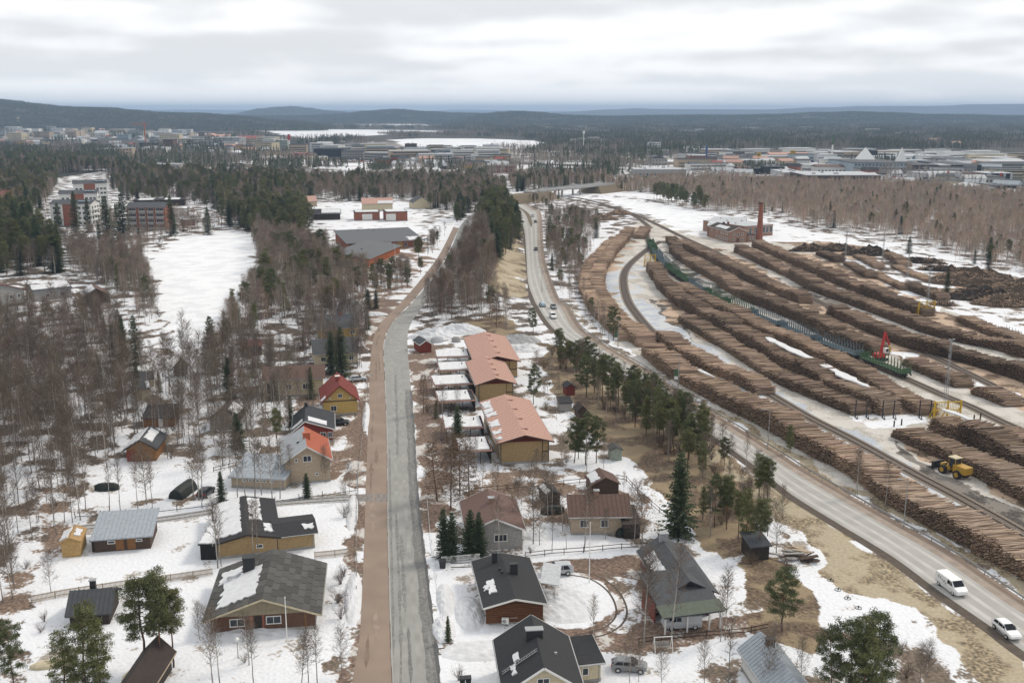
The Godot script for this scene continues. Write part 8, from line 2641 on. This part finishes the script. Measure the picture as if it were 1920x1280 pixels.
func make_trees() -> void:
	make_tree_meshes()
	r3.seed = 77
	no_trees = road_polys + [pl([-103,-542.8,-85.84,-542.8,-49.33,-567.8,-35.95,-428.6,-37.16,-411.1,-54.68,-395.01,-64.96,-400.2,-78.14,-461.1]),pl([-218.03,-393.72,-174.65,-400.2,-146.94,-369.55,-127.23,-315.76,-152.67,-315.76,-165.87,-295.99]),pl([-292.93,-641.3,-263.97,-641.3,-224.32,-542.8,-248.93,-542.8]),pl([-235.58,-609.8,-205.77,-609.8,-178.71,-531,-205.88,-531]),pl([117.17,-641.3,168.35,-641.3,133.07,-498.7,94.09,-509])]
	for q in [
		["spruce",W(26.07,-147.99),14.0,0,"beside the brown-roofed house and the driveway"],["spruce",W(-35.4,-164.38),4.5,2,"in front of the orange-roofed house"],["spruce",W(-98.53,-257.54),13.5,0,"behind the caravan"],["spruce",W(-103.48,-262.19),12.0,1,"behind the caravan"],["spruce",W(-108.17,-267),9.0,3,"behind the caravan"],
		["spruce",W(-76,-248.7),15.0,0,"at the near end of the snowy field"],["spruce",W(-65.31,-225.32),10.0,2,"left of the yellow gabled house"],["spruce",W(-42.75,-245.54),13.0,2,"behind the red-roofed yellow house"],["spruce",W(-45.71,-248.7),11.0,0,"behind the red-roofed yellow house"],
		["spruce",W(-180.99,-538),22.0,1,"in the row before the flats"],["spruce",W(-231.77,-538),24.0,1,"in the row before the flats"],["spruce",W(-231.15,-552.5),19.0,3,"in the row before the flats"],["spruce",W(-211.99,-528.8),22.0,1,"in the row before the flats"],["spruce",W(-199.73,-519.8),24.0,2,"in the row before the flats"],["spruce",W(-245.31,-547.6),17.0,3,"in the row before the flats"],["spruce",W(-230.67,-479.2),23.0,2,"in the row before the flats"],["spruce",W(-212.19,-450.8),20.0,0,"in the row before the flats"],["spruce",W(-250,-509),22.0,0,"in the row before the flats"],["spruce",W(-163.09,-542.8),15.0,1,"at the far edge of the snowy field"],
		["spruce",W(-10.71,-189.78),9.0,0,"between the snow-covered carports"],["spruce",W(-16.41,-210.34),4.0,0,"between the snow-covered carports"],["spruce",W(-8.03,-115.62),3.6,3,"beside the street by the log house"],["spruce",W(-10.17,-140.03),8.0,2,"hedging the brown-roofed house"],["spruce",W(-8.88,-139.66),7.5,2,"hedging the brown-roofed house"],["spruce",W(-6.23,-140.77),7.5,2,"hedging the brown-roofed house"],["spruce",W(-4.96,-141.15),7.0,2,"hedging the brown-roofed house"],
		["spruce",W(-49.57,-162.42),5.5,0,"by the snow-roofed brick house"],["spruce",W(-46.66,-204.27),7.0,0,"left of the grey-roofed house"],["spruce",W(-48.26,-333.48),7.0,2,"at the bend of the street"],["spruce",W(-45.82,-335.36),6.5,2,"at the bend of the street"],["spruce",W(185.32,-469.9),8.0,0,"at the edge of the timber yard"],["spruce",W(159.53,-366.17),8.0,2,"beside the great bark heap"],
		["pine",W(-41.58,-108.33),13.0,0,"in the garden at the bottom"],["pine",W(-43.72,-109.03),12.0,1,"in the garden at the bottom"],["pine",W(-40.59,-109.74),10.0,2,"in the garden at the bottom"],["pine",W(-47.49,-100.87),13.0,4,"before the brown barn roof"],["pine",W(-45.92,-101.39),11.0,4,"before the brown barn roof"],["pine",W(-49.57,-100.87),9.5,4,"before the brown barn roof"],["pine",W(-56.85,-104.05),9.0,3,"in the bottom corner"],["pine",W(-59.47,-104.05),9.0,0,"in the bottom corner"],
		["pine",W(34.53,-118.16),9.0,3,"on the verge above the highway"],["pine",W(37.52,-100.87),11.0,3,"beside the silver-roofed house"],["pine",W(40.55,-101.39),11.5,3,"beside the silver-roofed house"],["pine",W(38.37,-99.35),12.0,4,"beside the silver-roofed house"],["pine",W(35.94,-101.91),9.5,3,"beside the silver-roofed house"],
		["pine",W(11.8,-181.73),9.0,3,"beside the largest terracotta roof"],["pine",W(13.83,-180.55),10.0,3,"beside the largest terracotta roof"],["pine",W(15.94,-181.73),9.0,3,"beside the largest terracotta roof"],["pine",W(12.76,-184.14),8.0,4,"beside the largest terracotta roof"],["pine",W(4.84,-220.97),9.0,3,"beside the middle terracotta roof"],["pine",W(17.35,-226.66),10.0,3,"in the grove above the highway"],["pine",W(20.8,-223.56),11.0,0,"in the grove above the highway"],["pine",W(22.55,-226.66),10.0,3,"in the grove above the highway"],["pine",W(19.23,-238.43),10.0,3,"in the grove above the highway"],["pine",W(24.11,-220.11),10.0,0,"in the grove above the highway"],["pine",W(6.36,-295.24),8.0,3,"beside the highway bend"],["pine",W(54.12,-187.23),6.0,4,"between the highway and the log rows"],
		["pine",W(32.44,-151.53),8.5,3,"beside the dark shed on the verge"],["pine",W(34.14,-150.68),9.0,0,"beside the dark shed on the verge"],["pine",W(35.48,-143.04),10.0,4,"beside the dark shed on the verge"],["pine",W(36.97,-141.15),9.0,0,"beside the dark shed on the verge"],["pine",W(31.08,-154.35),6.0,4,"beside the dark shed on the verge"],["pine",W(35.28,-146.97),8.0,2,"beside the dark shed on the verge"],
		["pine",W(-45.62,-187.23),9.0,2,"left of the grey-roofed house"],["pine",W(-76.68,-400.2),12.0,4,"beside the orange school wing"],["pine",W(-68.54,-389.9),13.0,2,"beside the orange school wing"],["pine",W(-61.99,-381.27),12.0,2,"beside the orange school wing"],["pine",W(-68.05,-369.55),13.0,4,"beside the orange school wing"],["pine",W(-79.27,-381.27),12.0,2,"beside the orange school wing"],["pine",W(-39.82,-428.6),13.0,2,"in front of the long school"],
		["larch",W(-10.25,-158.87),13.5,0,"beside the street by the brown-roofed house"],["larch",W(-7.06,-157.26),12.0,1,"beside the street by the brown-roofed house"],["larch",W(-12.73,-162.42),11.0,0,"beside the street by the brown-roofed house"],["larch",W(-9.1,-166.13),11.0,1,"beside the street by the brown-roofed house"],
		["larch",W(-12.78,-400.2),12.0,0,"along the bank above the highway"],["larch",W(-16.02,-375.32),12.0,1,"along the bank above the highway"],["larch",W(-15.93,-428.6),13.0,1,"along the bank above the highway"],["larch",W(-13.43,-461.1),12.0,0,"along the bank above the highway"],["larch",W(-17.94,-353.22),11.0,0,"along the bank above the highway"],["larch",W(-9.33,-363.95),9.0,1,"along the bank above the highway"],
		["birch",W(10.06,-246.58),7.5,4,"behind the terracotta row houses"],["birch",W(-34.16,-104.05),11.0,0,"before the grey sheet-roofed house"],["birch",W(-33.89,-105.7),10.0,3,"before the grey sheet-roofed house"],["birch",W(-29.86,-105.14),8.0,5,"before the grey sheet-roofed house"],["birch",W(-24.32,-105.14),7.0,2,"before the grey sheet-roofed house"],["birch",W(-23.73,-106.26),7.5,0,"before the grey sheet-roofed house"],["birch",W(-20.07,-107.4),6.5,4,"before the grey sheet-roofed house"],["birch",W(-37.56,-139.3),10.0,5,"before the snow-roofed brick house"],["birch",W(-38.66,-140.22),9.0,3,"before the snow-roofed brick house"],["birch",W(-42.89,-136.6),11.0,3,"before the snow-roofed brick house"],["birch",W(-42.57,-137.13),10.0,1,"before the snow-roofed brick house"],
		["birch",W(10.08,-114.45),7.0,3,"in the garden with the white flagpole"],["birch",W(16.38,-114.45),13.0,0,"before the green carport"],["birch",W(19.85,-114.97),14.0,0,"before the green carport"],["birch",W(16.57,-115.36),12.0,2,"before the green carport"],["birch",W(26.85,-116.02),10.0,3,"beside the green carport"],["birch",W(26.26,-115.75),9.0,0,"beside the green carport"],["birch",W(24.93,-105.14),9.0,5,"beside the silver-roofed house"],["birch",W(13.61,-105.7),7.0,4,"before the dark parked car"],["birch",W(17.24,-105.14),5.5,4,"before the dark parked car"],["birch",W(21.96,-104.05),7.0,2,"before the dark parked car"],["birch",W(29.01,-102.97),9.0,4,"beside the silver-roofed house"],["birch",W(32.94,-104.05),7.0,2,"beside the silver-roofed house"],["birch",W(47.71,-105.14),6.0,4,"on the verge above the highway"],["birch",W(47.53,-106.26),5.0,2,"on the verge above the highway"],
		["birch",W(-1.9,-139.66),10.0,3,"between the log house and the pale house"],["birch",W(3.28,-144.98),9.5,2,"between the log house and the pale house"],["birch",W(4.25,-144.59),9.0,4,"between the log house and the pale house"],["birch",W(6.04,-142.09),7.0,5,"between the log house and the pale house"],["birch",W(8.26,-143.04),6.0,3,"between the log house and the pale house"],["birch",W(10.87,-142.09),11.0,0,"before the brown-roofed house"],["birch",W(18.86,-144.98),10.0,4,"before the brown-roofed house"],["birch",W(19.85,-143.04),9.0,2,"before the brown-roofed house"],
		["birch",W(0.67,-149.01),9.0,4,"behind the pale house"],["birch",W(-2.73,-162.42),8.0,3,"behind the pale house"],["birch",W(3.54,-157.72),9.0,4,"behind the pale house"],["birch",W(5.86,-153.25),9.0,0,"behind the pale house"],["birch",W(-39.24,-169.46),8.0,5,"before the orange-roofed house"],["birch",W(-33.43,-171.31),7.0,2,"before the orange-roofed house"],["birch",W(-28.32,-166.13),6.0,4,"beside the side path"],["birch",W(-28.65,-162.42),4.0,4,"beside the side path"],["birch",W(59.47,-164.87),9.0,3,"between the highway and the log rows"],["birch",W(59.92,-165.37),8.0,0,"between the highway and the log rows"],["birch",W(62.39,-158.87),8.5,3,"between the highway and the log rows"],
		["birch",W(-63.86,-129.06),6.0,4,"beside the picket fence"],["birch",W(-71.3,-158.87),12.0,0,"behind the plywood shed"],["birch",W(-70.31,-154.35),11.0,3,"behind the plywood shed"],["birch",W(-71.15,-153.25),10.0,2,"behind the plywood shed"],["birch",W(-66.84,-157.72),11.0,1,"behind the silver-roofed shed"],["birch",W(-64.64,-156.58),10.0,5,"behind the silver-roofed shed"],["birch",W(-62.32,-158.17),10.0,1,"behind the silver-roofed shed"],["birch",W(-60.16,-158.87),9.5,5,"behind the silver-roofed shed"],["birch",W(-53.63,-162.91),12.0,0,"beside the arched tarpaulin tent"],["birch",W(-52.93,-162.42),11.0,1,"beside the arched tarpaulin tent"],["birch",W(-45.79,-163.64),12.0,1,"behind the snow-roofed brick house"],["birch",W(-44.14,-163.64),12.0,5,"behind the snow-roofed brick house"],["birch",W(-41.21,-163.64),11.0,3,"behind the snow-roofed brick house"],["birch",W(-39.84,-163.64),11.0,1,"behind the snow-roofed brick house"],["birch",W(-46.97,-162.91),12.0,0,"behind the snow-roofed brick house"],
		["shrub",W(-61.1,-120.8),1.5,0,"in the snow by the log sauna"],["shrub",W(-60.33,-118.02),1.2,2,"in the snow by the log sauna"],["shrub",W(-27.52,-155.45),2.4,0,"in the snow beside the street"],["shrub",W(-24.17,-131.49),2.2,0,"between the grey-roofed house and the street"],["shrub",W(-23.69,-125.94),2.4,2,"between the grey-roofed house and the street"],["shrub",W(-22.53,-121.51),2.2,0,"between the grey-roofed house and the street"],["shrub",W(-24.05,-134),2.0,2,"between the grey-roofed house and the street"],["shrub",W(46.41,-107.4),1.8,0,"on the verge above the highway"],["shrub",W(47.47,-117.35),1.5,2,"on the verge above the highway"],["shrub",W(47.81,-112.8),1.8,0,"on the verge above the highway"],["shrub",W(50.34,-110.95),2.0,2,"on the verge above the highway"],["shrub",W(8.28,-254.16),3.5,1,"behind the terracotta row houses"],["shrub",W(12.42,-254.16),3.6,1,"behind the terracotta row houses"],["shrub",W(10.92,-268.84),4.0,1,"behind the terracotta row houses"],["shrub",W(14.24,-262.78),3.5,1,"behind the terracotta row houses"],["shrub",W(-6.24,-106.83),1.8,0,"by the waste bins"]]:
		plant(q[0],q[1],q[2],q[4],q[3])
	wood(pl([-176.42,-315.76,-169.97,-353.22,-152.97,-353.22,-112.39,-285.22,-91.62,-238.43,-80.94,-204.27,-74.91,-181.14,-77.92,-172.65,-72.23,-146.97,-67.91,-127.48,-69.82,-116.02]),{"birch": [900,7,14],"spruce": [12,6,9],"shrub": [200,1,2.5]},"in the wood at the left edge")
	wood(pl([-325.51,-595.1,-282.17,-589.4,-242.8,-519.8,-215.46,-479.2,-181.82,-407,-191.69,-400.2,-221.51,-400.2]),{"pine": [130,13,18],"spruce": [60,12,19],"birch": [250,9,14]},"beside the red-roofed white house")
	wood(pl([-847.1,-1513.6,-681.8,-1461.5,-482.5,-1222.5,-336,-1024.5,-248.06,-992.3,-193.24,-926.6,-142.86,-758.5,-138.17,-658.3,-146.49,-567.8,-162.08,-581.1,-191.49,-676.2,-275.86,-881.1,-328.5,-926.6,-360.49,-947.5,-446.4,-1114.9,-480.2,-1086.2,-333.33,-736.1,-303.03,-641.3,-333.33,-609.8]),{"pine": [75,11,16],"spruce": [32,11,17],"birch": [420,8,13]},"in the forest round the flats")
	wood(pl([-303.03,-641.3,-266.04,-595.1,-217.62,-658.3,-161.43,-567.8,-176.47,-531,-170.45,-461.1,-197.63,-498.7,-237.48,-542.8]),{"birch": [480,6,9],"spruce": [8,8,12],"shrub": [60,1,3]},"round the flats")
	wood(pl([-367.15,-926.6,-247.09,-893.7,-183.07,-658.3,-224.72,-715,-289.68,-758.5]),{"birch": [330,7,11],"pine": [70,9,13],"spruce": [30,9,13]},"behind the brick flats")
	wood(pl([-199.26,-464.6,-165.6,-447.5,-135.13,-375.32,-111.96,-315.76,-112.74,-303.6,-139.75,-353.22,-159.76,-369.55]),{"birch": [700,7,11],"pine": [25,7,10],"shrub": [150,1,2.5]},"on the west edge of the snowy field")
	wood(pl([-140.2,-542.8,-91.25,-479.2,-62.64,-421.1,-50.99,-353.22,-52.59,-315.76,-67.85,-315.76,-73.9,-285.22,-73.92,-256.97,-75.05,-248.7,-86.36,-299.75,-92.54,-353.22,-108.08,-428.6]),{"birch": [820,8,12],"pine": [70,8,13],"shrub": [100,1,2.5]},"on the east edge of the snowy field")
	wood(pl([-60.4,-421.1,-34.33,-542.8,-25.35,-479.2,-33.99,-353.22,-47.75,-343.08]),{"birch": [600,6,9],"pine": [110,6,10]},"between the school and the street")
	wood(pl([-25.35,-479.2,-15.74,-542.8,-7.45,-400.2,-5.36,-333.48,0,-295.99,-10.05,-311.6,-27.14,-315.76,-31.28,-333.48,-26.83,-387.4]),{"birch": [700,8,13],"larch": [130,9,13],"pine": [25,8,11]},"along the bank above the highway")
	wood(pl([-37.04,-641.3,-7.71,-736.1,0,-658.3,4.29,-542.8,0,-461.1,-6.6,-413.9,-12.35,-519.8,-22.89,-542.8,-30.58,-581.1]),{"pine": [260,10,15],"spruce": [130,10,16],"birch": [120,9,13]},"on the hill beside the highway")
	wood(pl([-248.06,-992.3,-170.43,-962,-30.53,-976.9,-4.42,-845.5,-11.24,-715,-31.91,-676.2,-56.74,-676.2,-71.43,-758.5,-101.36,-744.9,-158.73,-758.5]),{"pine": [80,9,13],"spruce": [40,9,13],"birch": [560,8,12]},"in the forest behind the school")
	wood(pl([-172.78,-581.1,-138.17,-658.3,-110.61,-567.8,-101.39,-479.2,-141.19,-552.5]),{"pine": [140,12,16],"spruce": [60,10,16],"birch": [250,8,12]},"at the far end of the snowy field")
	wood(pl([18.15,-595.1,33.67,-641.3,53.21,-595.1,34.16,-444.2,25.8,-387.4,24.37,-324.39,30.99,-279.78,23.64,-292.31,18.73,-343.08,15.47,-428.6]),{"birch": [480,6,10],"pine": [45,6,10],"spruce": [14,6,9]},"between the highway and the log rows")
	wood(pl([24.63,-625.2,39.01,-676.2,49.26,-625.2,34.19,-461.1,22.75,-428.6,21.08,-498.7]),{"pine": [60,6,10],"birch": [200,6,10]},"between the highway and the log rows")
	wood(pl([82.13,-926.6,162.96,-947.5,239.58,-1000.1,421.3,-782.2,215.93,-393.72,208.19,-441,201.36,-515.4,185.51,-550,165.14,-581.1,168.35,-641.3,126.98,-672.6,136.65,-792.1,83.89,-845.5]),{"birch": [950,5.5,10],"spruce": [14,7,11],"pine": [16,6,9]},"in the birch wood behind the brick works")
	wood(pl([198.92,-509,219.38,-400.2,194.52,-353.22,192.64,-407]),{"birch": [90,6,9],"spruce": [10,5,8]},"at the birch wood's edge behind the yard")
	wood(pl([108.38,-782.2,132.55,-744.9,138.43,-695.1,127.81,-658.3,111.71,-687.4,101.12,-715]),{"pine": [120,9,13]},"beside the railway before the brick works")
	wood(pl([-5.21,-1000.1,93.75,-1000.1,82.76,-881.1,44.74,-857.1,0,-834.3]),{"birch": [300,8,12],"spruce": [60,9,13],"pine": [60,8,12]},"round the bridge")
	wood(pl([9.75,-744.9,36.36,-772.5,36.61,-736.1,20.73,-658.3]),{"birch": [250,6,9],"pine": [40,6,9]},"round the bridge")
	wood(pl([-96.01,-248.7,-75.06,-271.97,-51.39,-248.7,-41.17,-208.02,-45.62,-187.23,-57.17,-184.14,-71.39,-181.14]),{"birch": [640,7,13.5],"spruce": [34,4,9],"shrub": [90,1,2.2]},"among the gardens west of the street")
	wood(pl([-65.38,-178.22,-54.3,-181.14,-50.14,-166.13,-59.52,-163.64]),{"birch": [130,7,10]},"among the gardens west of the street")
	wood(pl([-67.85,-315.76,-45.8,-315.76,-35.09,-238.43,-48.68,-248.7,-58.87,-271.97]),{"birch": [750,7,11.5],"shrub": [250,1,2.5],"spruce": [20,5,9]},"among the dark-roofed houses by the bend")
	wood(pl([26.52,-231.24,33.76,-220.11,39.4,-187.23,35.34,-171.31,29.72,-178.22,25.86,-204.27]),{"pine": [700,7,10.5],"birch": [650,6,9],"shrub": [300,1.2,2.8]},"in the grove above the highway")
	wood(pl([11.77,-271.97,19.32,-254.16,26.52,-231.24,25.86,-204.27,19.44,-208.02,13,-238.43]),{"birch": [420,5,9],"pine": [260,6,10],"shrub": [360,1,2.6]},"in the grove above the highway")
	wood(pl([32.24,-222.26,39.35,-204.27,46.56,-178.22,43.6,-174.02,36.38,-193.72,30.52,-213.91]),{"birch": [420,5,8]},"on the near side of the highway")
	wood(pl([31.75,-172.65,44.25,-172.65,44.56,-155.45,39.85,-146.97,32.33,-155.45]),{"birch": [160,5,8],"shrub": [250,1,2.4],"pine": [50,6,8]},"on the verge above the highway")
	wood(pl([-15.85,-178.22,3.96,-178.22,8.66,-172.65,3.74,-167.39,-12.91,-164.87]),{"birch": [400,5,9],"shrub": [300,1,2]},"between the row houses and the pale house")
	wood(pl([5.41,-248.7,12.51,-228.93,13.69,-190.42,8.29,-187.23,7.23,-220.11]),{"birch": [330,4,8],"shrub": [260,1,2]},"behind the terracotta row houses")
	wood(pl([37.69,-238.43,43.81,-215.94,48.65,-200.63,47.15,-198.86,37.17,-226.66]),{"birch": [300,4,7]},"between the highway and the log rows")
	wood(pl([25.52,-295.99,33.13,-254.16,38.61,-235.99,36.97,-233.59,25.02,-271.97]),{"birch": [260,4,7]},"between the highway and the log rows")
	wood(pl([-85.47,-181.14,-54.3,-181.14,-39,-166.13,-40.73,-157.72,-48.45,-160.04,-68.1,-149.01,-68,-137.49]),{"birch": [150,7,12]},"behind the silver-roofed shed and the brick house")
	wood(pl([-12.56,-160.04,3.69,-164.87,19.93,-146.97,18.52,-142.09,3.18,-140.22,-4.8,-141.15]),{"birch": [170,5,10],"shrub": [120,1,2]},"round the pale grey house and the beige house")
	wood(pl([8.14,-117.35,18.22,-116.68,31.88,-117.35,28.75,-101.91,7.19,-101.91]),{"birch": [110,4,8],"shrub": [90,0.8,1.6]},"in the gardens at the bottom")
	wood(pl([-42.05,-117.35,-21.7,-117.35,-18.57,-101.91,-39.53,-101.91]),{"birch": [110,4,9],"shrub": [60,0.8,1.6]},"before the sheet-roofed house")
	wood(pl([33.2,-160.04,42.26,-153.25,39.71,-134,34.39,-137.49,29.89,-146.97]),{"birch": [220,5,9],"pine": [60,6,9],"shrub": [200,1,2.4]},"round the dark verge shed")
	wood(pl([-20.13,-215.94,-13.14,-218.01,-5.94,-178.22,-13.47,-172.65]),{"birch": [260,5,9],"larch": [70,8,12],"shrub": [150,1,2]},"beside the near carports")
	wood(pl([7.15,-184.14,18.82,-178.22,22.14,-151.11,19.34,-149.01,9.42,-168.68]),{"birch": [260,4,8],"shrub": [200,1,2]},"behind the beige house")
	wood(pl([22.08,-254.16,33.76,-220.11,45.23,-176.8,41.6,-178.22,29.73,-208.02]),{"birch": [420,4,8],"pine": [60,5,8],"shrub": [350,1,2.6]},"on the bank above the highway")
	wood(pl([-229.84,-509,-167.99,-454.2,-126.53,-353.22,-131.85,-347.06,-146.94,-369.55,-175.78,-402.9,-202.64,-452.5]),{"birch": [600,7,11],"shrub": [80,1,2.5]},"between the flats and the snowy field")
	wood(pl([38.36,-187.23,44.89,-171.31,43.54,-156.58,36.99,-149.01,31.87,-157.72,32.23,-172.65]),{"pine": [230,6,9.5],"birch": [420,5,8.5],"shrub": [300,1,2.6]},"on the bank beside the verge")
	wood(pl([-29.25,-285.22,-24.63,-285.22,-16.26,-228.93,-21.26,-228.93]),{"birch": [60,4,6]},"beside the parking strip")
	var shown := {"birch": "bare leafless tree","pine": "green pine","spruce": "dark green spruce","larch": "brown needle-less larch","shrub": "leafless shrub"}
	var called := {"birch": "birch_tree","pine": "pine_tree","spruce": "spruce_tree","larch": "larch_tree","shrub": "shrub"}
	for k in tree_spots:
		var spots: Array = tree_spots[k]
		spots.sort_custom(func(a,b): return a[0].y > b[0].y)
		var rest := []
		for i in tree_kinds[k].size(): rest.append([[],[]])
		var made := 0
		for q in spots:
			var v: Dictionary = tree_kinds[k][q[3]]
			var s: float = q[1] / v.h
			var wide := s * r3.randf_range(0.85,1.2)
			var tilt := 0.0 if k == "spruce" else r3.randfn() * 0.04
			var t := Transform3D(Basis(Vector3(cos(q[4] * 3),0,sin(q[4] * 3)),tilt) * Basis(Vector3.UP,q[4]).scaled(Vector3(wide,s,wide)),v3(q[0],gh(q[0]) - 0.05))
			if made < 290:
				made += 1
				var size := "tall " if s > 0.9 and k != "shrub" else "small " if s < 0.55 else ""
				var look: String = {"birch": "pale-trunked " if q[3] % 3 != 2 else "dark-trunked ","spruce": "broad " if q[3] in [0,2] else "slim ","pine": "wide-crowned " if q[3] in [1,3] else "narrow ","larch": "","shrub": ["reddish ","straw-coloured ","grey "][q[3] % 3]}[k]
				var o := thing(called[k],("%s%s%s %s%s" % [size,look,shown[k],q[2],q[5]]).replace("bare leafless","leafless"),"shrub" if k == "shrub" else "tree",Vector3.ZERO,0.0,"%ss %s" % [called[k].replace("_"," "),q[2]])
				o.transform = t
				part(o,"stems" if k == "shrub" else "trunk",v.trunk)
				part(o,"twigs" if k == "shrub" else "crown",v.crown)
			else:
				rest[q[3]][0].append(t)
				var g = r3.randf_range(0.75,1.3) * (sunlit_tint.get(q[2],1.0) if k == "birch" else 1.0)
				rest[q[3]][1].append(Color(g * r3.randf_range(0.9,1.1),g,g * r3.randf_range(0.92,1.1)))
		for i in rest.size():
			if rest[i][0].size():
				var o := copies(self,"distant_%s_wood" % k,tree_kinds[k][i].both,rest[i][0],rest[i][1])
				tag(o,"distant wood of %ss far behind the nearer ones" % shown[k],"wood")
		print(k," ",spots.size())
	make_far_woods()


func far_patch(leafless: bool) -> ArrayMesh:
	var b := MB.new()
	for i in 30:
		var p := Vector3(rd(22),0,rd(22))
		var h := r3.randf_range(8,15)
		if leafless:
			b.col = Color(0.36,0.33,0.29)
			sliver(b,p,p + Vector3(rd(0.5),h,rd(0.5)),0.16)
			for j in 40:
				var s := r3.randf_range(0.7,1.25)
				b.col = Color(0.28 * s,0.24 * s,0.205 * s)
				var o := p + Vector3(0,h * r3.randf_range(0.3,0.9),0)
				sliver(b,o,o + Vector3(rd(1.9),r3.randf_range(0.6,2.2),rd(1.9)),0.11)
		else:
			var s := r3.randf_range(0.7,1.3)
			var w := r3.randf_range(1.3,2.4)
			for j in 46:
				var k := pow(r3.randf(),0.7)
				var g := s * r3.randf_range(0.75,1.25)
				b.col = Color(0.11 * g,0.12 * g,0.075 * g)
				var a := r3.randf() * TAU
				var rr := w * (1.05 - k)
				var o := p + Vector3(cos(a) * rr * 0.4,h * (0.2 + 0.78 * k),sin(a) * rr * 0.4)
				sliver(b,o + Vector3(0,0.8,0),o + Vector3(cos(a) * rr,-0.4,sin(a) * rr),0.6)
	return b.mesh(M.needles)


func make_far_woods() -> void:
	var bare := [far_patch(true),far_patch(true),far_patch(true)]
	var green := [far_patch(false),far_patch(false),far_patch(false)]
	var where := {0: [],1: [],2: [],3: [],4: [],5: []}
	for q in hill_spots:
		var s := r3.randf_range(0.8,1.15)
		where[r3.randi() % 3 + (0 if q[1] < 0.72 else 3)].append(Transform3D(Basis(Vector3.UP,r3.randf() * TAU).scaled(Vector3(s * 1.3,s,s * 1.3)),q[0]))
	for q in [
		[pl([-4392.1,-7627.2,-1960.8,-7627.2,-1306.7,-5181.8,-933.3,-3593.9,-1128.2,-3316.3,-2262.6,-3922]),0.65,0.85],[pl([-822.2,-4315.7,-559.1,-4176,-202.02,-3922,-129.63,-3593.9,-618.4,-3750.8,-875.6,-3863.2,-961.7,-4244.7]),0.25,1.0],[pl([-280.7,-6822.8,4313.7,-7627.2,964.9,-1694.6,493.1,-1764.8,279.83,-1589.1,229.39,-1382.1,143.37,-1382.1,59.92,-1444.9,72.73,-2347.3,-83.33,-2691.7,-133.33,-3233]),0.55,0.9],
		[pl([-358.97,-2840.4,-126.98,-3078.4,75.76,-2937.8,64.72,-2507.8,-92.41,-2557.7,-209.15,-2532.5,-276.73,-2436.4]),0.1,1.0],[pl([-593.9,-2347.3,-484.8,-2347.3,-387.88,-2347.3,-262.29,-2114.9,-254.9,-1895.7,-392.16,-1895.7,-507.9,-2047.3]),0.3,0.35],[pl([-703,-2347.3,-759.7,-3006.4,-533.3,-2347.3,-473.4,-1868,-541.1,-1868]),0.5,0.5],[pl([-1180.3,-2114.9,-647.1,-1895.7,-385.54,-1550.4,-217.69,-1310.8,-192.19,-1155.6,-288.29,-1155.6,-400,-1222.5,-847.1,-1513.6]),0.45,0.4],[pl([-923.1,-1650.8,-606.8,-1650.8,-428.6,-1310.8,-365.22,-1114.9,-511.8,-1297.5,-809,-1444.9]),0.6,0.5],[pl([-451.6,-1382.1,-344.09,-1382.1,-211.22,-1271.5,-112.99,-1086.2,-283.19,-1134.9,-378.38,-1155.6]),0.4,0.55],[pl([-173.44,-1041.4,-123.46,-1188.1,-11.59,-1114.9,-10.42,-1000.1,-104.17,-1000.1]),0.45,0.6],
		[pl([0,-1382.1,129.03,-1382.1,144.14,-1155.6,180.79,-1086.2,154.59,-926.6,0,-1000.1]),0.3,0.75],[pl([188.79,-1134.9,248.59,-1086.2,357.49,-926.6,464.1,-807.4,428.8,-744.9,340.23,-881.1,212.56,-926.6,154.59,-926.6]),0.06,0.6],[pl([-18.26,-1764.8,75.12,-1815,57.35,-1382.1,-14.34,-1382.1]),0.25,0.5],[pl([-1894.7,-3404,-1435.9,-3316.3,-1023.3,-3006.4,-800,-2347.3,-1220.3,-2187.1]),0.4,0.12],[pl([-206.57,-1815,-17.78,-1717.4,-12.94,-1246.5,-101.59,-1222.5,-157.71,-1382.1]),0.2,0.3],[pl([229.39,-1382.1,596.2,-1041.4,512.8,-893.7,185.51,-1114.9]),0.2,0.12]]:
		var poly: PackedVector2Array = q[0]
		var lo := poly[0]
		var hi := poly[0]
		for p in poly:
			lo = lo.min(p); hi = hi.max(p)
		var n := int((hi.x - lo.x) * (hi.y - lo.y) / 1500.0 * q[2])
		for i in n:
			var p := Vector2(r3.randf_range(lo.x,hi.x),r3.randf_range(lo.y,hi.y))
			if not seen_from_camera(p,0.03) or not Geometry2D.is_point_in_polygon(p,poly) or not free_spot(p): continue
			var s := r3.randf_range(0.85,1.25)
			where[r3.randi() % 3 + (0 if r3.randf() < q[1] else 3)].append(Transform3D(Basis(Vector3.UP,r3.randf() * TAU).scaled(Vector3(s,s,s)),v3(p)))
	var total := 0
	for i in 6:
		total += where[i].size()
		if where[i].size() == 0: continue
		var tints := []
		for j in where[i].size():
			var g := r3.randf_range(0.8,1.2)
			tints.append(Color(g,g,g))
		var o := copies(self,"distant_conifer_forest" if i < 3 else "distant_bare_forest",(green + bare)[i],where[i],tints)
		tag(o,"distant dark evergreen forest beyond the town" if i < 3 else "distant bare grey-brown forest beyond the town","forest")
	print("far patches ",total)
